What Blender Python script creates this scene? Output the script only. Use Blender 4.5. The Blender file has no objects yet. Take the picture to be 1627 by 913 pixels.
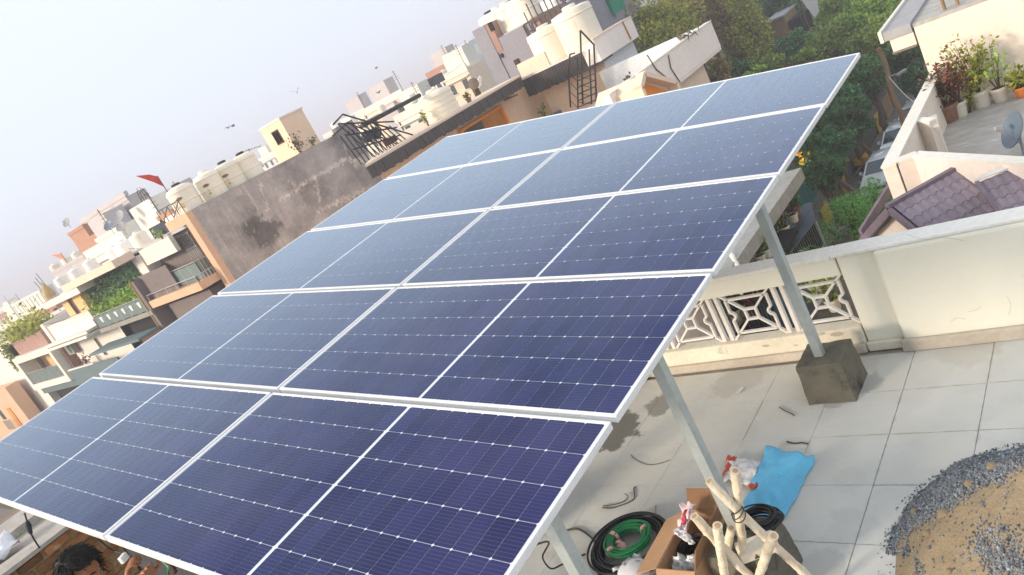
import bpy, bmesh, math, random
import numpy as np
from mathutils import Vector, Matrix, Euler, noise
R = math.radians
random.seed(7)
S = bpy.context.scene
COL = S.collection

# ------------------------------------------------------------------ camera
CAM = Vector((6.4445, -1.0035, 3.0256))
FPX, CX, CY = 1246.4, 813.5, 456.5            # focal length and centre, in photograph pixels
MC = Matrix(((0.722543, -0.171833, -0.669631), (0.525966, -0.491976, 0.693771), (-0.448655, -0.853483, -0.265096)))
PB = Matrix(((0.986652, 0.006124, 0.162728), (0.0, 0.999293, -0.037606), (-0.162843, 0.037104, 0.985954)))  # panel plane
cam_d = bpy.data.cameras.new('camera')
cam_o = bpy.data.objects.new('camera', cam_d)
COL.objects.link(cam_o)
cam_d.sensor_width = 36.0
cam_d.lens = 36.0 * FPX / 1627.0
cam_d.clip_start = 0.05
cam_d.clip_end = 3000.0
mr = Matrix((MC.col[0], -MC.col[1], -MC.col[2])).transposed()
cam_o.matrix_world = Matrix.Translation(CAM) @ mr.to_4x4()
S.camera = cam_o

# ------------------------------------------------------------------ sky, sun, exposure
SUN_EL, SUN_AZ = 17.0, 238.0                    # azimuth counted from +X towards +Y
W = bpy.data.worlds.new('World')
S.world = W
W.use_nodes = True
wn = W.node_tree
bg = wn.nodes['Background']
sky = wn.nodes.new('ShaderNodeTexSky')
sky.sky_type = 'NISHITA'
sky.sun_disc = False
sky.sun_elevation = R(SUN_EL)
sky.sun_rotation = R(90.0 - SUN_AZ)
sky.air_density = 1.0
sky.dust_density = 2.5
sky.ozone_density = 1.5
# a thin veil of high cloud: whiter overhead, clearer towards the horizon
veil = wn.nodes.new('ShaderNodeMixRGB')
veil.blend_type = 'MIX'
veil.inputs[0].default_value = 0.85
tcw = wn.nodes.new('ShaderNodeTexCoord'); spw = wn.nodes.new('ShaderNodeSeparateXYZ'); wn.links.new(tcw.outputs['Generated'], spw.inputs[0])
nzw = wn.nodes.new('ShaderNodeTexNoise'); nzw.inputs['Scale'].default_value = 2.2; nzw.inputs['Detail'].default_value = 4.0
wn.links.new(tcw.outputs['Generated'], nzw.inputs['Vector'])
mdw = wn.nodes.new('ShaderNodeMath'); mdw.operation = 'MULTIPLY_ADD'; wn.links.new(nzw.outputs[0], mdw.inputs[0]); mdw.inputs[1].default_value = .16
wn.links.new(spw.outputs[2], mdw.inputs[2])
rpw = wn.nodes.new('ShaderNodeValToRGB'); wn.links.new(mdw.outputs[0], rpw.inputs[0])
rpw.color_ramp.elements[0].position = .07; rpw.color_ramp.elements[0].color = (.76, .83, 1.0, 1)
rpw.color_ramp.elements[1].position = .42; rpw.color_ramp.elements[1].color = (.94, .99, 1.04, 1)
scw = wn.nodes.new('ShaderNodeMixRGB'); scw.blend_type = 'MULTIPLY'; scw.inputs[0].default_value = 1.0; scw.inputs[2].default_value = (4.8, 4.8, 4.85, 1)
wn.links.new(rpw.outputs[0], scw.inputs[1])
wn.links.new(sky.outputs[0], veil.inputs[1]); wn.links.new(scw.outputs[0], veil.inputs[2])
wn.links.new(veil.outputs[0], bg.inputs[0])
bg.inputs[1].default_value = 0.11
sun_d = bpy.data.lights.new('sun', 'SUN')
sun_d.energy = 2.0
sun_d.angle = R(12.0)
sun_d.color = (1.0, 0.84, 0.66)
sun_o = bpy.data.objects.new('sun', sun_d)
COL.objects.link(sun_o)
_sd = Vector((math.cos(R(SUN_EL)) * math.cos(R(SUN_AZ)), math.cos(R(SUN_EL)) * math.sin(R(SUN_AZ)), math.sin(R(SUN_EL))))
sun_o.location = _sd * 60
sun_o.rotation_euler = _sd.to_track_quat('Z', 'Y').to_euler()
S.view_settings.view_transform = 'Standard'
S.view_settings.look = 'None'
S.view_settings.exposure = 1.15
S.view_settings.gamma = 1.0
S.cycles.max_bounces = 6
S.cycles.diffuse_bounces = 3
S.cycles.volume_bounces = 0
S.cycles.use_denoising = True

# ------------------------------------------------------------------ pixel rays -> points of the place
def ray(px, py):
    return MC @ Vector(((px - CX) / FPX, (py - CY) / FPX, 1.0))
def PX(px, py, x):
    d = ray(px, py); return CAM + d * ((x - CAM.x) / d.x)
def PY(px, py, y):
    d = ray(px, py); return CAM + d * ((y - CAM.y) / d.y)
def PZ(px, py, z):
    d = ray(px, py); return CAM + d * ((z - CAM.z) / d.z)
def PD(px, py, dist):
    d = ray(px, py); return CAM + d * (dist / math.hypot(d.x, d.y))
def PAN(x, y, z=0.0):
    return PB @ Vector((x, y, z)) + Vector((0, 0, 2.25))
HAZE_D = 0.0022
GZ = -10.5                                      # street level below the roof

# ------------------------------------------------------------------ materials
_M = {}
def PM(name, c1, c2=None, scale=3.0, rough=0.85, bump=0.25, bscale=None, stretch=(1, 1, 1), metal=0.0, coat=0.0,
       island=0.0, orand=0.0, stain=None, sscale=1.2, sthr=0.58, spec=0.4, fine=0.08, transl=0.0):
    """one procedural surface: two tones in noise, fine grain, optional stains, bump"""
    if name in _M: return _M[name]
    m = bpy.data.materials.new(name); m.use_nodes = True
    nt = m.node_tree; N = nt.nodes; L = nt.links
    b = N['Principled BSDF']
    b.inputs['Roughness'].default_value = rough
    b.inputs['Metallic'].default_value = metal
    b.inputs['Specular IOR Level'].default_value = spec
    if coat: b.inputs['Coat Weight'].default_value = coat; b.inputs['Coat Roughness'].default_value = 0.05
    tc = N.new('ShaderNodeTexCoord'); mp = N.new('ShaderNodeMapping')
    L.new(tc.outputs['Object'], mp.inputs[0]); mp.inputs['Scale'].default_value = stretch
    oi = N.new('ShaderNodeObjectInfo')
    add = N.new('ShaderNodeVectorMath'); add.operation = 'MULTIPLY_ADD'
    L.new(oi.outputs['Random'], add.inputs[0]); add.inputs[1].default_value = (37, 23, 51); L.new(mp.outputs[0], add.inputs[2])
    def noi(sc, det=6.0, r=0.6):
        n = N.new('ShaderNodeTexNoise'); n.inputs['Scale'].default_value = sc; n.inputs['Detail'].default_value = det
        n.inputs['Roughness'].default_value = r
        L.new(add.outputs[0], n.inputs['Vector']); return n
    c2 = c2 or tuple(x * 0.8 for x in c1)
    rp = N.new('ShaderNodeValToRGB'); rp.color_ramp.elements[0].position = 0.32; rp.color_ramp.elements[1].position = 0.68
    rp.color_ramp.elements[0].color = (*c2, 1); rp.color_ramp.elements[1].color = (*c1, 1)
    L.new(noi(scale).outputs['Fac'], rp.inputs[0]); col = rp.outputs[0]
    if stain:
        r2 = N.new('ShaderNodeValToRGB'); r2.color_ramp.elements[0].position = sthr; r2.color_ramp.elements[1].position = min(1, sthr + 0.14)
        L.new(noi(sscale, 9.0, 0.68).outputs['Fac'], r2.inputs[0])
        mx = N.new('ShaderNodeMixRGB'); L.new(r2.outputs[0], mx.inputs[0]); L.new(col, mx.inputs[1]); mx.inputs[2].default_value = (*stain, 1)
        col = mx.outputs[0]
    def vary(val, amt):
        nonlocal col
        mr_ = N.new('ShaderNodeMapRange'); mr_.inputs[3].default_value = 1 - amt; mr_.inputs[4].default_value = 1 + amt
        L.new(val, mr_.inputs[0])
        h = N.new('ShaderNodeHueSaturation'); L.new(mr_.outputs[0], h.inputs['Value']); L.new(col, h.inputs['Color']); col = h.outputs[0]
    if fine: vary(noi((bscale or 40) * 1.0, 4.0).outputs['Fac'], fine * 2)
    if island:
        g = N.new('ShaderNodeNewGeometry'); vary(g.outputs['Random Per Island'], island)
    if orand: vary(oi.outputs['Random'], orand)
    L.new(col, b.inputs['Base Color'])
    if bump:
        bp = N.new('ShaderNodeBump'); bp.inputs['Strength'].default_value = bump; bp.inputs['Distance'].default_value = 0.02
        L.new(noi(bscale or 40, 8.0).outputs['Fac'], bp.inputs['Height']); L.new(bp.outputs[0], b.inputs['Normal'])
    if transl:
        t = N.new('ShaderNodeBsdfTranslucent'); L.new(col, t.inputs[0])
        ms = N.new('ShaderNodeMixShader'); ms.inputs[0].default_value = transl
        L.new(b.outputs[0], ms.inputs[1]); L.new(t.outputs[0], ms.inputs[2]); L.new(ms.outputs[0], N['Material Output'].inputs[0])
    _M[name] = m
    return m

MT = dict(
    cream=PM('cream_paint', (.88, .86, .735), (.855, .83, .70), 1.5, .7, .1, 25, fine=.02),
    cream_old=PM('old_cream_paint', (.82, .77, .64), (.74, .68, .55), 3, .85, .3, 30, stain=(.40, .36, .30), sscale=4, sthr=.62),
    coping=PM('white_coping', (.90, .88, .82), (.84, .815, .75), 3, .85, .25, 30, stain=(.68, .64, .57), sscale=5, sthr=.66),
    lattice=PM('white_lattice', (.86, .83, .78), (.78, .74, .68), 6, .8, .2, 40, stain=(.58, .40, .26), sscale=5, sthr=.68),
    skirt=PM('damp_skirting', (.58, .53, .45), (.46, .41, .34), 4, .9, .4, 30, stain=(.56, .40, .23), sscale=3, sthr=.62),
    slab=PM('roof_slab_concrete', (.62, .66, .665), (.53, .565, .57), 2.2, .8, .22, 26, orand=.05, stain=(.42, .43, .42), sscale=2.4, sthr=.64, fine=.06),
    mortar=PM('slab_joint_mortar', (.50, .46, .40), (.34, .30, .255), 4, .95, .4),
    wet=PM('wet_cement', (.13, .125, .105), (.085, .085, .07), 5, .55, .4, 40),
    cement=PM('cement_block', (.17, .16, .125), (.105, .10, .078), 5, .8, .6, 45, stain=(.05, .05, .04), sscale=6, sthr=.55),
    cement_dry=PM('cement_dry', (.36, .37, .36), (.27, .28, .27), 6, .85, .5, 40),
    alu=PM('white_aluminium', (.83, .84, .85), (.78, .79, .80), 5, .38, .05, 60, spec=.5, fine=.02),
    alu_side=PM('aluminium_side', (.62, .61, .60), (.55, .54, .53), 5, .42, .05, 60, spec=.5, metal=.25, fine=.03),
    back=PM('white_backsheet', (.80, .82, .86), (.76, .78, .84), 5, .3, .0, 60, coat=1.0, fine=.0),
    steel=PM('galvanised_steel', (.46, .51, .51), (.38, .43, .43), 9, .45, .08, 60, metal=.35, spec=.5, stain=(.30, .33, .32), sscale=12, sthr=.62),
    black=PM('black_rubber', (.018, .020, .024), (.012, .013, .016), 10, .45, .1, 80),
    black_steel=PM('black_steel', (.03, .03, .035), (.02, .02, .022), 10, .5, .1, 60),
    green_wire=PM('green_wire', (.02, .26, .09), (.015, .20, .07), 10, .4, .1, 80),
    bamboo=PM('dry_bamboo', (.84, .76, .61), (.66, .55, .39), 13, .85, 1.0, 30, stretch=(1, 1, .45), stain=(.45, .32, .18), sscale=19, sthr=.575, orand=.10),
    bamboo_in=PM('bamboo_pith', (.55, .38, .24), (.42, .26, .15), 20, .9, .3),
    card=PM('cardboard', (.50, .31, .18), (.44, .26, .15), 4, .9, .15, 50),
    card_in=PM('cardboard_inside', (.36, .20, .105), (.31, .17, .09), 4, .9, .15, 50),
    bluebag=PM('blue_woven_sack', (.15, .56, .86), (.13, .49, .79), 4, .6, .3, 60, stain=(.16, .36, .55), sscale=7, sthr=.62),
    white_pl=PM('white_plastic', (.80, .80, .82), (.72, .72, .76), 6, .35, .1, 40),
    pink_pl=PM('pink_plastic', (.80, .66, .68), (.74, .58, .62), 6, .35, .1, 40),
    red=PM('red_plastic', (.62, .09, .04), (.52, .06, .03), 6, .4, .1, 40),
    crimson=PM('crimson_print', (.55, .05, .09), (.48, .04, .08), 6, .4, .1, 40),
    tape=PM('red_white_tape', (.72, .22, .20), (.76, .55, .52), 60, .45, .1, 60),
    clear=PM('cloudy_plastic', (.55, .57, .60), (.30, .31, .33), 9, .15, .2, 30, spec=.6),
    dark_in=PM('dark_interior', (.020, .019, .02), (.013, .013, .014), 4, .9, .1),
    sand=PM('sand', (.31, .245, .16), (.25, .195, .125), 3, .95, .6, 60, stain=(.20, .17, .125), sscale=5, sthr=.60),
    gravel=PM('gravel_stone', (.20, .225, .255), (.13, .15, .175), 20, .85, .2, 80, island=.7),
    brick=PM('old_brick', (.34, .15, .055), (.22, .10, .04), 9, .9, .7, 40, orand=.45, stain=(.44, .32, .18), sscale=7, sthr=.56),
    brick_mortar=PM('brick_mortar', (.42, .30, .15), (.30, .20, .10), 9, .95, .7, 40),
    oldcap=PM('old_cement_cap', (.50, .46, .41), (.40, .36, .32), 5, .9, .5, 30, stain=(.27, .24, .21), sscale=4, sthr=.58),
    browncap=PM('brown_cement', (.27, .21, .16), (.20, .155, .12), 5, .9, .5, 30),
    plaster=PM('grey_plaster', (.36, .33, .29), (.28, .255, .225), 5, .9, .5, 30, stretch=(1, 1, .4)),
    skin=PM('skin', (.36, .155, .075), (.31, .13, .06), 14, .5, .1, 90),
    hair=PM('black_hair', (.007, .0065, .0065), (.004, .004, .004), 30, .65, .3, 120),
    shirt=PM('dark_shirt', (.06, .06, .08), (.045, .045, .06), 12, .9, .2, 90),
    trouser=PM('dark_trousers', (.05, .05, .055), (.035, .035, .04), 12, .9, .2, 90),
    eyew=PM('eye_white', (.38, .34, .30), None, 5, .2, 0),
    lip=PM('lip', (.25, .09, .07), None, 5, .5, 0),
    # the town
    greywall=PM('bare_cement_wall', (.37, .335, .325), (.25, .235, .235), .55, .95, .5, 9, stain=(.40, .35, .31), sscale=.9, sthr=.57, fine=.14),
    greywall2=PM('cement_patch_dark', (.27, .255, .265), (.20, .19, .20), .8, .95, .4, 9, stain=(.27, .25, .24), sscale=1.4, sthr=.58),
    soot=PM('soot_patch', (.11, .10, .105), (.075, .07, .075), 2, .95, .3, 9, stain=(.22, .2, .19), sscale=3, sthr=.6),
    cement_line=PM('cement_line', (.42, .37, .33), (.34, .30, .27), 3, .95, .4),
    peach=PM('peach_paint', (.72, .47, .31), (.66, .42, .27), .8, .85, .15, 8, stain=(.58, .40, .29), sscale=.8, sthr=.66),
    peach2=PM('pale_peach_paint', (.82, .66, .52), (.76, .60, .47), .8, .85, .15, 8, stain=(.60, .46, .36), sscale=.8, sthr=.66),
    pinkw=PM('pale_pink_paint', (.86, .76, .69), (.80, .70, .635), .7, .85, .15, 8, stain=(.70, .61, .55), sscale=.9, sthr=.66),
    bluew=PM('pale_blue_paint_and_shade', (.72, .73, .74), (.66, .67, .68), .7, .85, .15, 8),
    yellow_w=PM('yellow_paint', (.80, .56, .28), (.74, .50, .24), .7, .85, .15, 8),
    white_w=PM('white_paint', (.80, .77, .70), (.73, .69, .61), .7, .85, .15, 8, stain=(.56, .51, .45), sscale=1.0, sthr=.68),
    mauve=PM('mauve_grey_paint', (.56, .52, .52), (.50, .465, .47), .7, .88, .2, 8, stain=(.33, .31, .32), sscale=.9, sthr=.6),
    bluegrey=PM('blue_grey_cement', (.31, .30, .345), (.26, .25, .29), .5, .92, .3, 7, stain=(.32, .30, .33), sscale=.8, sthr=.6),
    palew=PM('pale_house_paint', (.80, .71, .61), (.75, .655, .555), .8, .85, .15, 8, stain=(.66, .57, .48), sscale=.9, sthr=.66),
    peach3=PM('warm_peach_paint', (.85, .64, .47), (.79, .58, .41), .8, .85, .15, 8, stain=(.66, .50, .37), sscale=.8, sthr=.64),
    parw=PM('pale_parapet_paint', (.90, .81, .74), (.85, .76, .69), .9, .85, .15, 8, stain=(.72, .64, .57), sscale=1.2, sthr=.64),
    brownp=PM('brown_pink_paint', (.40, .25, .20), (.34, .205, .165), .8, .88, .2, 8),
    brick_far=PM('far_brick_paint', (.47, .26, .17), (.40, .21, .14), 2, .9, .2),
    orange=PM('orange_paint_and_light', (.80, .30, .04), (.74, .25, .03), 2, .7, .1),
    ochre=PM('ochre_panel', (.52, .25, .06), (.40, .17, .04), 2, .6, .1),
    shingle=PM('dark_shingle', (.085, .075, .075), (.055, .05, .052), 3, .85, .4, 12, orand=.25),
    teal=PM('teal_grey_panel', (.13, .19, .21), (.11, .16, .18), 2, .6, .1),
    slate=PM('dark_blue_cloth', (.045, .055, .08), (.035, .042, .06), 3, .8, .2),
    tin_blue=PM('blue_tin', (.14, .21, .29), (.11, .17, .24), 2, .5, .2),
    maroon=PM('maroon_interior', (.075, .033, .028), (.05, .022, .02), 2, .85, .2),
    screen=PM('brown_screen', (.20, .165, .155), (.155, .125, .12), 3, .7, .3),
    glassd=PM('dark_glass', (.06, .085, .09), (.045, .06, .065), 3, .08, .0, spec=.7),
    glassg=PM('greenish_glass', (.19, .25, .24), (.15, .20, .20), 3, .08, .0, spec=.7),
    railsteel=PM('pale_rail', (.55, .53, .52), None, 5, .4, .0, metal=.3),
    gold_trim=PM('gold_trim', (.45, .30, .09), None, 5, .5, .0),
    tank=PM('tank_plastic', (.90, .84, .70), (.85, .78, .63), 2, .5, .05, 10, fine=.04, stretch=(1, 1, .3), stain=(.70, .61, .46), sscale=2.2, sthr=.60, orand=.06),
    tankw=PM('tank_plastic_white', (.89, .87, .81), (.83, .81, .75), 2, .5, .05, 10, fine=.04, stretch=(1, 1, .3), stain=(.62, .58, .50), sscale=2.2, sthr=.58, orand=.06),
    logo=PM('yellow_logo', (.72, .45, .02), None, 5, .6, 0),
    logo_b=PM('brown_logo', (.28, .12, .04), None, 5, .6, 0),
    dish=PM('dish_grey', (.36, .36, .38), (.30, .30, .32), 4, .6, .1),
    dishb=PM('dish_blue', (.15, .20, .25), (.12, .165, .21), 4, .5, .1),
    flag=PM('red_flag', (.62, .06, .03), (.52, .05, .03), 6, .8, .1),
    flagp=PM('orange_flag', (.74, .25, .16), None, 6, .8, .1),
    gold=PM('temple_gold', (.55, .38, .10), (.42, .27, .08), 5, .6, .2),
    greencloth=PM('green_cloth', (.03, .28, .17), (.02, .22, .13), 3, .8, .2),
    timber=PM('old_pole', (.34, .22, .12), (.23, .145, .08), 6, .9, .5, 30, stretch=(1, 1, .25)),
    roofdeck=PM('grey_roof_deck', (.47, .45, .42), (.34, .325, .30), 2.2, .9, .4, 14, stretch=(1, 2.2, 1), stain=(.60, .58, .54), sscale=4.5, sthr=.56),
    slatroof=PM('grey_corrugated', (.40, .40, .41), (.33, .33, .34), 2, .8, .3),
    tile=PM('purple_tile', (.27, .23, .28), (.21, .175, .22), 5, .55, .2, 40, orand=.16, stain=(.19, .15, .17), sscale=8, sthr=.62),
    ridge=PM('purple_ridge', (.20, .16, .195), (.14, .11, .14), 5, .6, .2),
    tarp=PM('blue_grey_tarp', (.075, .105, .15), (.055, .08, .115), 2, .7, .3),
    netg=PM('green_net', (.03, .14, .11), (.02, .10, .08), 6, .8, .2),
    yboard=PM('yellow_board', (.62, .36, .03), (.50, .28, .02), 5, .7, .2),
    road=PM('lane_concrete', (.17, .165, .15), (.125, .12, .11), 1.2, .9, .3, 10),
    ground=PM('ground_earth', (.085, .085, .05), (.05, .06, .03), .35, .95, .5, 4, stain=(.16, .135, .095), sscale=.25, sthr=.6),
    car=PM('white_car_paint', (.70, .74, .77), None, 5, .25, .0, coat=1.0, fine=.0),
    carglass=PM('car_glass', (.02, .05, .06), None, 5, .05, .0, spec=.8),
    chrome=PM('lamp_glass', (.6, .62, .65), None, 5, .15, .0, metal=.5),
    tyre=PM('tyre_rubber', (.02, .02, .02), None, 5, .8, .0),
    bark=PM('bark', (.14, .105, .075), (.085, .062, .045), 8, .95, .6, 20, stretch=(1, 1, .3)),
    potw=PM('white_pot', (.78, .72, .60), (.70, .63, .50), 6, .7, .15, 30, stain=(.55, .46, .34), sscale=6, sthr=.64),
    potc=PM('clay_pot', (.30, .17, .10), (.22, .13, .08), 6, .9, .3),
    poto=PM('orange_pot', (.70, .22, .05), None, 6, .7, .1),
    soil=PM('soil', (.05, .035, .025), None, 6, .95, .4),
    paper=PM('paper', (.75, .75, .73), None, 6, .8, .1),
    twig=PM('twig', (.10, .075, .055), None, 6, .9, .1),
    bird=PM('dark_feathers', (.22, .22, .25), None, 6, .8, .0),
    flower=PM('yellow_flowers', (.75, .40, .01), (.65, .30, .01), 6, .8, 0, island=.3),
    flowerr=PM('red_flowers', (.45, .06, .03), None, 6, .8, 0, island=.3),
    white_rend=PM('white_sheet', (.78, .77, .76), (.70, .69, .68), 3, .7, .2),
)
def LEAF(name, c1, c2, isl=.62): return PM(name, c1, c2, .35, .6, 0, 30, island=isl, fine=0, transl=.35)
LF = dict(
    dark=LEAF('leaf_dark', (0.121, 0.246, 0.082), (0.076, 0.169, 0.062)),
    mid=LEAF('leaf_mid', (0.310, 0.407, 0.079), (0.189, 0.275, 0.062)),
    bright=LEAF('leaf_bright', (0.447, 0.600, 0.092), (0.239, 0.440, 0.073)),
    olive=LEAF('leaf_olive', (0.474, 0.474, 0.070), (0.281, 0.321, 0.051)),
    brown=LEAF('leaf_brown', (0.431, 0.321, 0.104), (0.239, 0.209, 0.084)),
    teal=LEAF('leaf_teal', (0.121, 0.289, 0.118), (0.076, 0.204, 0.084)),
    fern=LEAF('leaf_fern', (0.229, 0.494, 0.124), (0.132, 0.349, 0.111)),
    vine=LEAF('leaf_vine', (.13, .26, .14), (.045, .13, .07), .8),
    yellowg=LEAF('leaf_yellow_green', (0.342, 0.342, 0.037), (0.195, 0.244, 0.030)),
    red=LEAF('leaf_red', (0.317, 0.085, 0.061), (0.171, 0.061, 0.043)),
    dry=LEAF('leaf_dry', (.14, .115, .06), (.085, .075, .04)),
    pale=LEAF('leaf_pale', (.24, .24, .16), (.15, .16, .10)),
)

# cell: dark blue silicon with silver busbars under glass
def cell_material():
    m = bpy.data.materials.new('solar_cell'); m.use_nodes = True
    nt = m.node_tree; N = nt.nodes; L = nt.links; b = N['Principled BSDF']
    tc = N.new('ShaderNodeTexCoord'); sp = N.new('ShaderNodeSeparateXYZ'); L.new(tc.outputs['Object'], sp.inputs[0])
    ml = N.new('ShaderNodeMath'); ml.operation = 'MULTIPLY_ADD'; L.new(sp.outputs[1], ml.inputs[0]); ml.inputs[1].default_value = 1 / 0.0181; ml.inputs[2].default_value = 50.0
    fr = N.new('ShaderNodeMath'); fr.operation = 'FRACT'; L.new(ml.outputs[0], fr.inputs[0])
    lt = N.new('ShaderNodeMath'); lt.operation = 'LESS_THAN'; L.new(fr.outputs[0], lt.inputs[0]); lt.inputs[1].default_value = 0.06
    oi = N.new('ShaderNodeObjectInfo')
    h = N.new('ShaderNodeMapRange'); h.inputs[3].default_value = .82; h.inputs[4].default_value = 1.18; L.new(oi.outputs['Random'], h.inputs[0])
    nz = N.new('ShaderNodeTexNoise'); nz.inputs['Scale'].default_value = 1.1; nz.inputs['Detail'].default_value = 5
    gm = N.new('ShaderNodeNewGeometry'); L.new(gm.outputs['Position'], nz.inputs['Vector'])
    rp = N.new('ShaderNodeValToRGB'); rp.color_ramp.elements[0].position = .35; rp.color_ramp.elements[1].position = .65
    rp.color_ramp.elements[0].color = (.024, .032, .105, 1); rp.color_ramp.elements[1].color = (.034, .033, .110, 1)
    L.new(nz.outputs[0], rp.inputs[0])
    hs = N.new('ShaderNodeHueSaturation'); L.new(h.outputs[0], hs.inputs['Value']); L.new(rp.outputs[0], hs.inputs['Color'])
    mx = N.new('ShaderNodeMixRGB'); L.new(lt.outputs[0], mx.inputs[0]); L.new(hs.outputs[0], mx.inputs[1]); mx.inputs[2].default_value = (.13, .13, .24, 1)
    # a film of dust
    dz = N.new('ShaderNodeTexNoise'); dz.inputs['Scale'].default_value = 2.3; dz.inputs['Detail'].default_value = 8; L.new(gm.outputs['Position'], dz.inputs['Vector'])
    dr = N.new('ShaderNodeMapRange'); dr.inputs[1].default_value = .35; dr.inputs[2].default_value = .75; dr.inputs[3].default_value = .0; dr.inputs[4].default_value = .05; L.new(dz.outputs[0], dr.inputs[0])
    m2 = N.new('ShaderNodeMixRGB'); L.new(dr.outputs[0], m2.inputs[0]); L.new(mx.outputs[0], m2.inputs[1]); m2.inputs[2].default_value = (.46, .48, .62, 1)
    L.new(m2.outputs[0], b.inputs['Base Color'])
    # toughened glass: a bluish mirror that takes over towards grazing angles
    b.inputs['Roughness'].default_value = .5; b.inputs['Specular IOR Level'].default_value = .0
    lw = N.new('ShaderNodeLayerWeight'); lw.inputs[0].default_value = .5
    fr2 = N.new('ShaderNodeValToRGB'); L.new(lw.outputs['Facing'], fr2.inputs[0]); e = fr2.color_ramp.elements
    e[0].position = .38; e[0].color = (.012,) * 3 + (1,); e[1].position = 1.0; e[1].color = (1, 1, 1, 1)
    for ps, vl in ((.50, .04), (.60, .13), (.68, .30), (.75, .52), (.81, .70), (.88, .85)):
        k = e.new(ps); k.color = (vl, vl, vl, 1)
    gl = N.new('ShaderNodeBsdfGlossy'); gl.inputs['Roughness'].default_value = .10; gl.inputs['Color'].default_value = (.76, .90, 1.0, 1)
    ms = N.new('ShaderNodeMixShader'); L.new(fr2.outputs[0], ms.inputs[0]); L.new(b.outputs[0], ms.inputs[1]); L.new(gl.outputs[0], ms.inputs[2])
    L.new(ms.outputs[0], N['Material Output'].inputs[0])
    return m
MT['cell'] = cell_material()

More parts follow.
